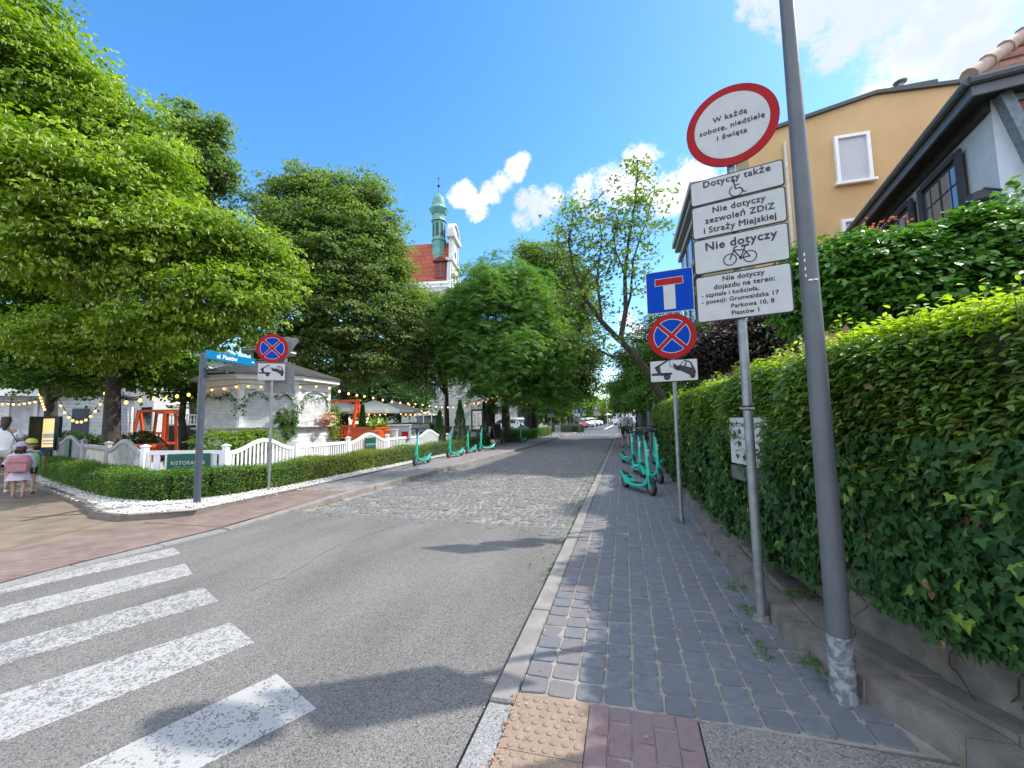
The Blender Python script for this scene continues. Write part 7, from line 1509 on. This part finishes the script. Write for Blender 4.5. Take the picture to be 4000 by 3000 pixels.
# bare stems and a few dead leaves caught in the ivy
b = MB()
for i in range(90):
    y = 1.2*(12/1.2)**random.random(); z = random.uniform(.35, .9); p_ = Vector((float(hx_(y))-.05, y, z)); ps_ = [p_-Vector(io)]
    for q in range(4): p_ = p_+Vector((random.gauss(0, .015), random.gauss(0, .07), random.uniform(-.09, -.01))); ps_.append(p_-Vector(io))
    b.tube(ps_, [.0045, .004, .0035, .003, .002], 4, cap=False)
tag(b.build('ivy_stems', TW, ih), kind='stuff')
P = face_pts(520, 1.15, 12, None, 1.5, r, .03)-[.05, 0, 0]; n = len(P); leaves('dead_leaves', P, unit(n)+[0, 0, -.6], unit(n)*.6+[-1, 0, .2], .05, .035, leaf('brown_leaf', (.10, .055, .025), (.22, .15, .06), tr=.1), ih, 'hex', origin=io)
# upright shoots along the top
Ps = []; Ts = []; b = MB(); 
for i in range(520):
    y = 1.3*(15/1.3)**random.random(); x = float(hx_(y))+random.uniform(-.02, .5); h_ = random.uniform(.04, .13) if random.random() < .9 else random.uniform(.15, .24); lx, ly = random.gauss(0, .03), random.gauss(0, .03)
    b.tube([(x-io[0], y-io[1], 1.7), (x+lx-io[0], y+ly-io[1], 1.76+h_)], [.003, .0015], 4, cap=False)
    for q in range(int(h_/.018)): f = q*.018/h_; a = q*1.57+random.random(); Ps.append((x+lx*f, y+ly*f, 1.76+h_*f)); Ts.append((math.cos(a), math.sin(a), .6))
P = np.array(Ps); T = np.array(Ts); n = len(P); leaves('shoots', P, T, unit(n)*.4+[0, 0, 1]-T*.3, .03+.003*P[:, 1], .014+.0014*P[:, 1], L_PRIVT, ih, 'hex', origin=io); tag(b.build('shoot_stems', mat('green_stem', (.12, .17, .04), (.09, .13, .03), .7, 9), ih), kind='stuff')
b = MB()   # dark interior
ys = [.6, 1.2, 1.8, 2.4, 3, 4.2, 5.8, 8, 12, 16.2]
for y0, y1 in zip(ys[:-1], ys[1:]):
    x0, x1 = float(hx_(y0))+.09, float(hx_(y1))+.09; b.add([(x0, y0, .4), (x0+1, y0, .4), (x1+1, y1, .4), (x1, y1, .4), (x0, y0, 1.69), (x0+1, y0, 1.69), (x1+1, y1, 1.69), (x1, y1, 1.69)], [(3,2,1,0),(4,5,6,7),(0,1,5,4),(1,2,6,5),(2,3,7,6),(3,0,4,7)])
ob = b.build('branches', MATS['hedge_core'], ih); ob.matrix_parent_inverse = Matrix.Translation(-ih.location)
# more hedge volume further on, low plants and weeds
P = []; 
for cx, cy, k_, sp in [(1.02, 2.62, 90, .05), (.80, 3.3, 60, .05), (.93, 2.72, 60, .05), (1.35, 1.75, 260, .09), (1.25, 1.95, 120, .06), (.66, 5.92, 50, .05), (.78, 3.75, 40, .04), (.72, 2.75, 22, .03), (.7, 2.85, 12, .02), (.84, 4.6, 30, .04), (.86, 5.3, 40, .05), (.62, 3.02, 12, .03), (1.12, 3.35, 120, .05), (1.1, 4.1, 60, .05), (.2, 2.1, 0, .01)]:
    for _ in range(k_): P.append((cx+random.gauss(0, sp), cy+random.gauss(0, sp), .01+abs(random.gauss(0, .012))+(.12 if cx > 1.05 and cy > 3 else 0)))
P = np.array(P); n = len(P); g = leaves('pavement_weeds', P, unit(n)*[1, 1, .3]+[0, 0, .6], unit(n)+[0, 0, .5], .035, .012, L_MID, None, 'quad'); tag(g, kind='stuff')
n = 2600; y = RG.uniform(3.6, 30, n); P = np.stack([-.70-np.abs(RG.normal(size=n))*.018-.22*(RG.random(n) < .2)*(RG.random(n)), y+.15*np.sin(y*7), np.full(n, -.043)], 1); g = leaves('gutter_moss', P, unit(n)*[1, 1, .4], unit(n)*.6+[0, 0, 1], .022+.001*y, .012+.001*y, L_MID, None, 'quad'); tag(g, kind='stuff')
n = 700; y = RG.uniform(5, 22, n); y = y[np.sin(y*2.2)+np.sin(y*5.1) > .3]; n = len(y); P = np.stack([np.interp(y, [5, 9, 14, 22], [-5.15, -5.02, -4.85, -4.73])+np.abs(RG.normal(size=n))*.05, y, np.full(n, -.045)], 1); g = leaves('gutter_leaves', P, unit(n)*[1, 1, .2], unit(n)*.4+[0, 0, 1], .05, .03, leaf('dead_leaf', (.16, .12, .05), (.12, .14, .04)), None, 'quad'); tag(g, kind='stuff')
n = 130; P = np.stack([RG.uniform(-.7, .7, n), 1.6+RG.exponential(1.6, n), np.full(n, .008)], 1); P[:60, 0] = -.56+RG.normal(size=60)*.012; P[:60, 1] = RG.uniform(1.3, 2.1, 60); g = leaves('fallen_petals', P, unit(n)*[1, 1, .2], unit(n)*.4+[0, 0, 1], .018, .012, leaf('dry_petal', (.35, .12, .05), (.55, .45, .35)), None, 'hex'); tag(g, kind='stuff')
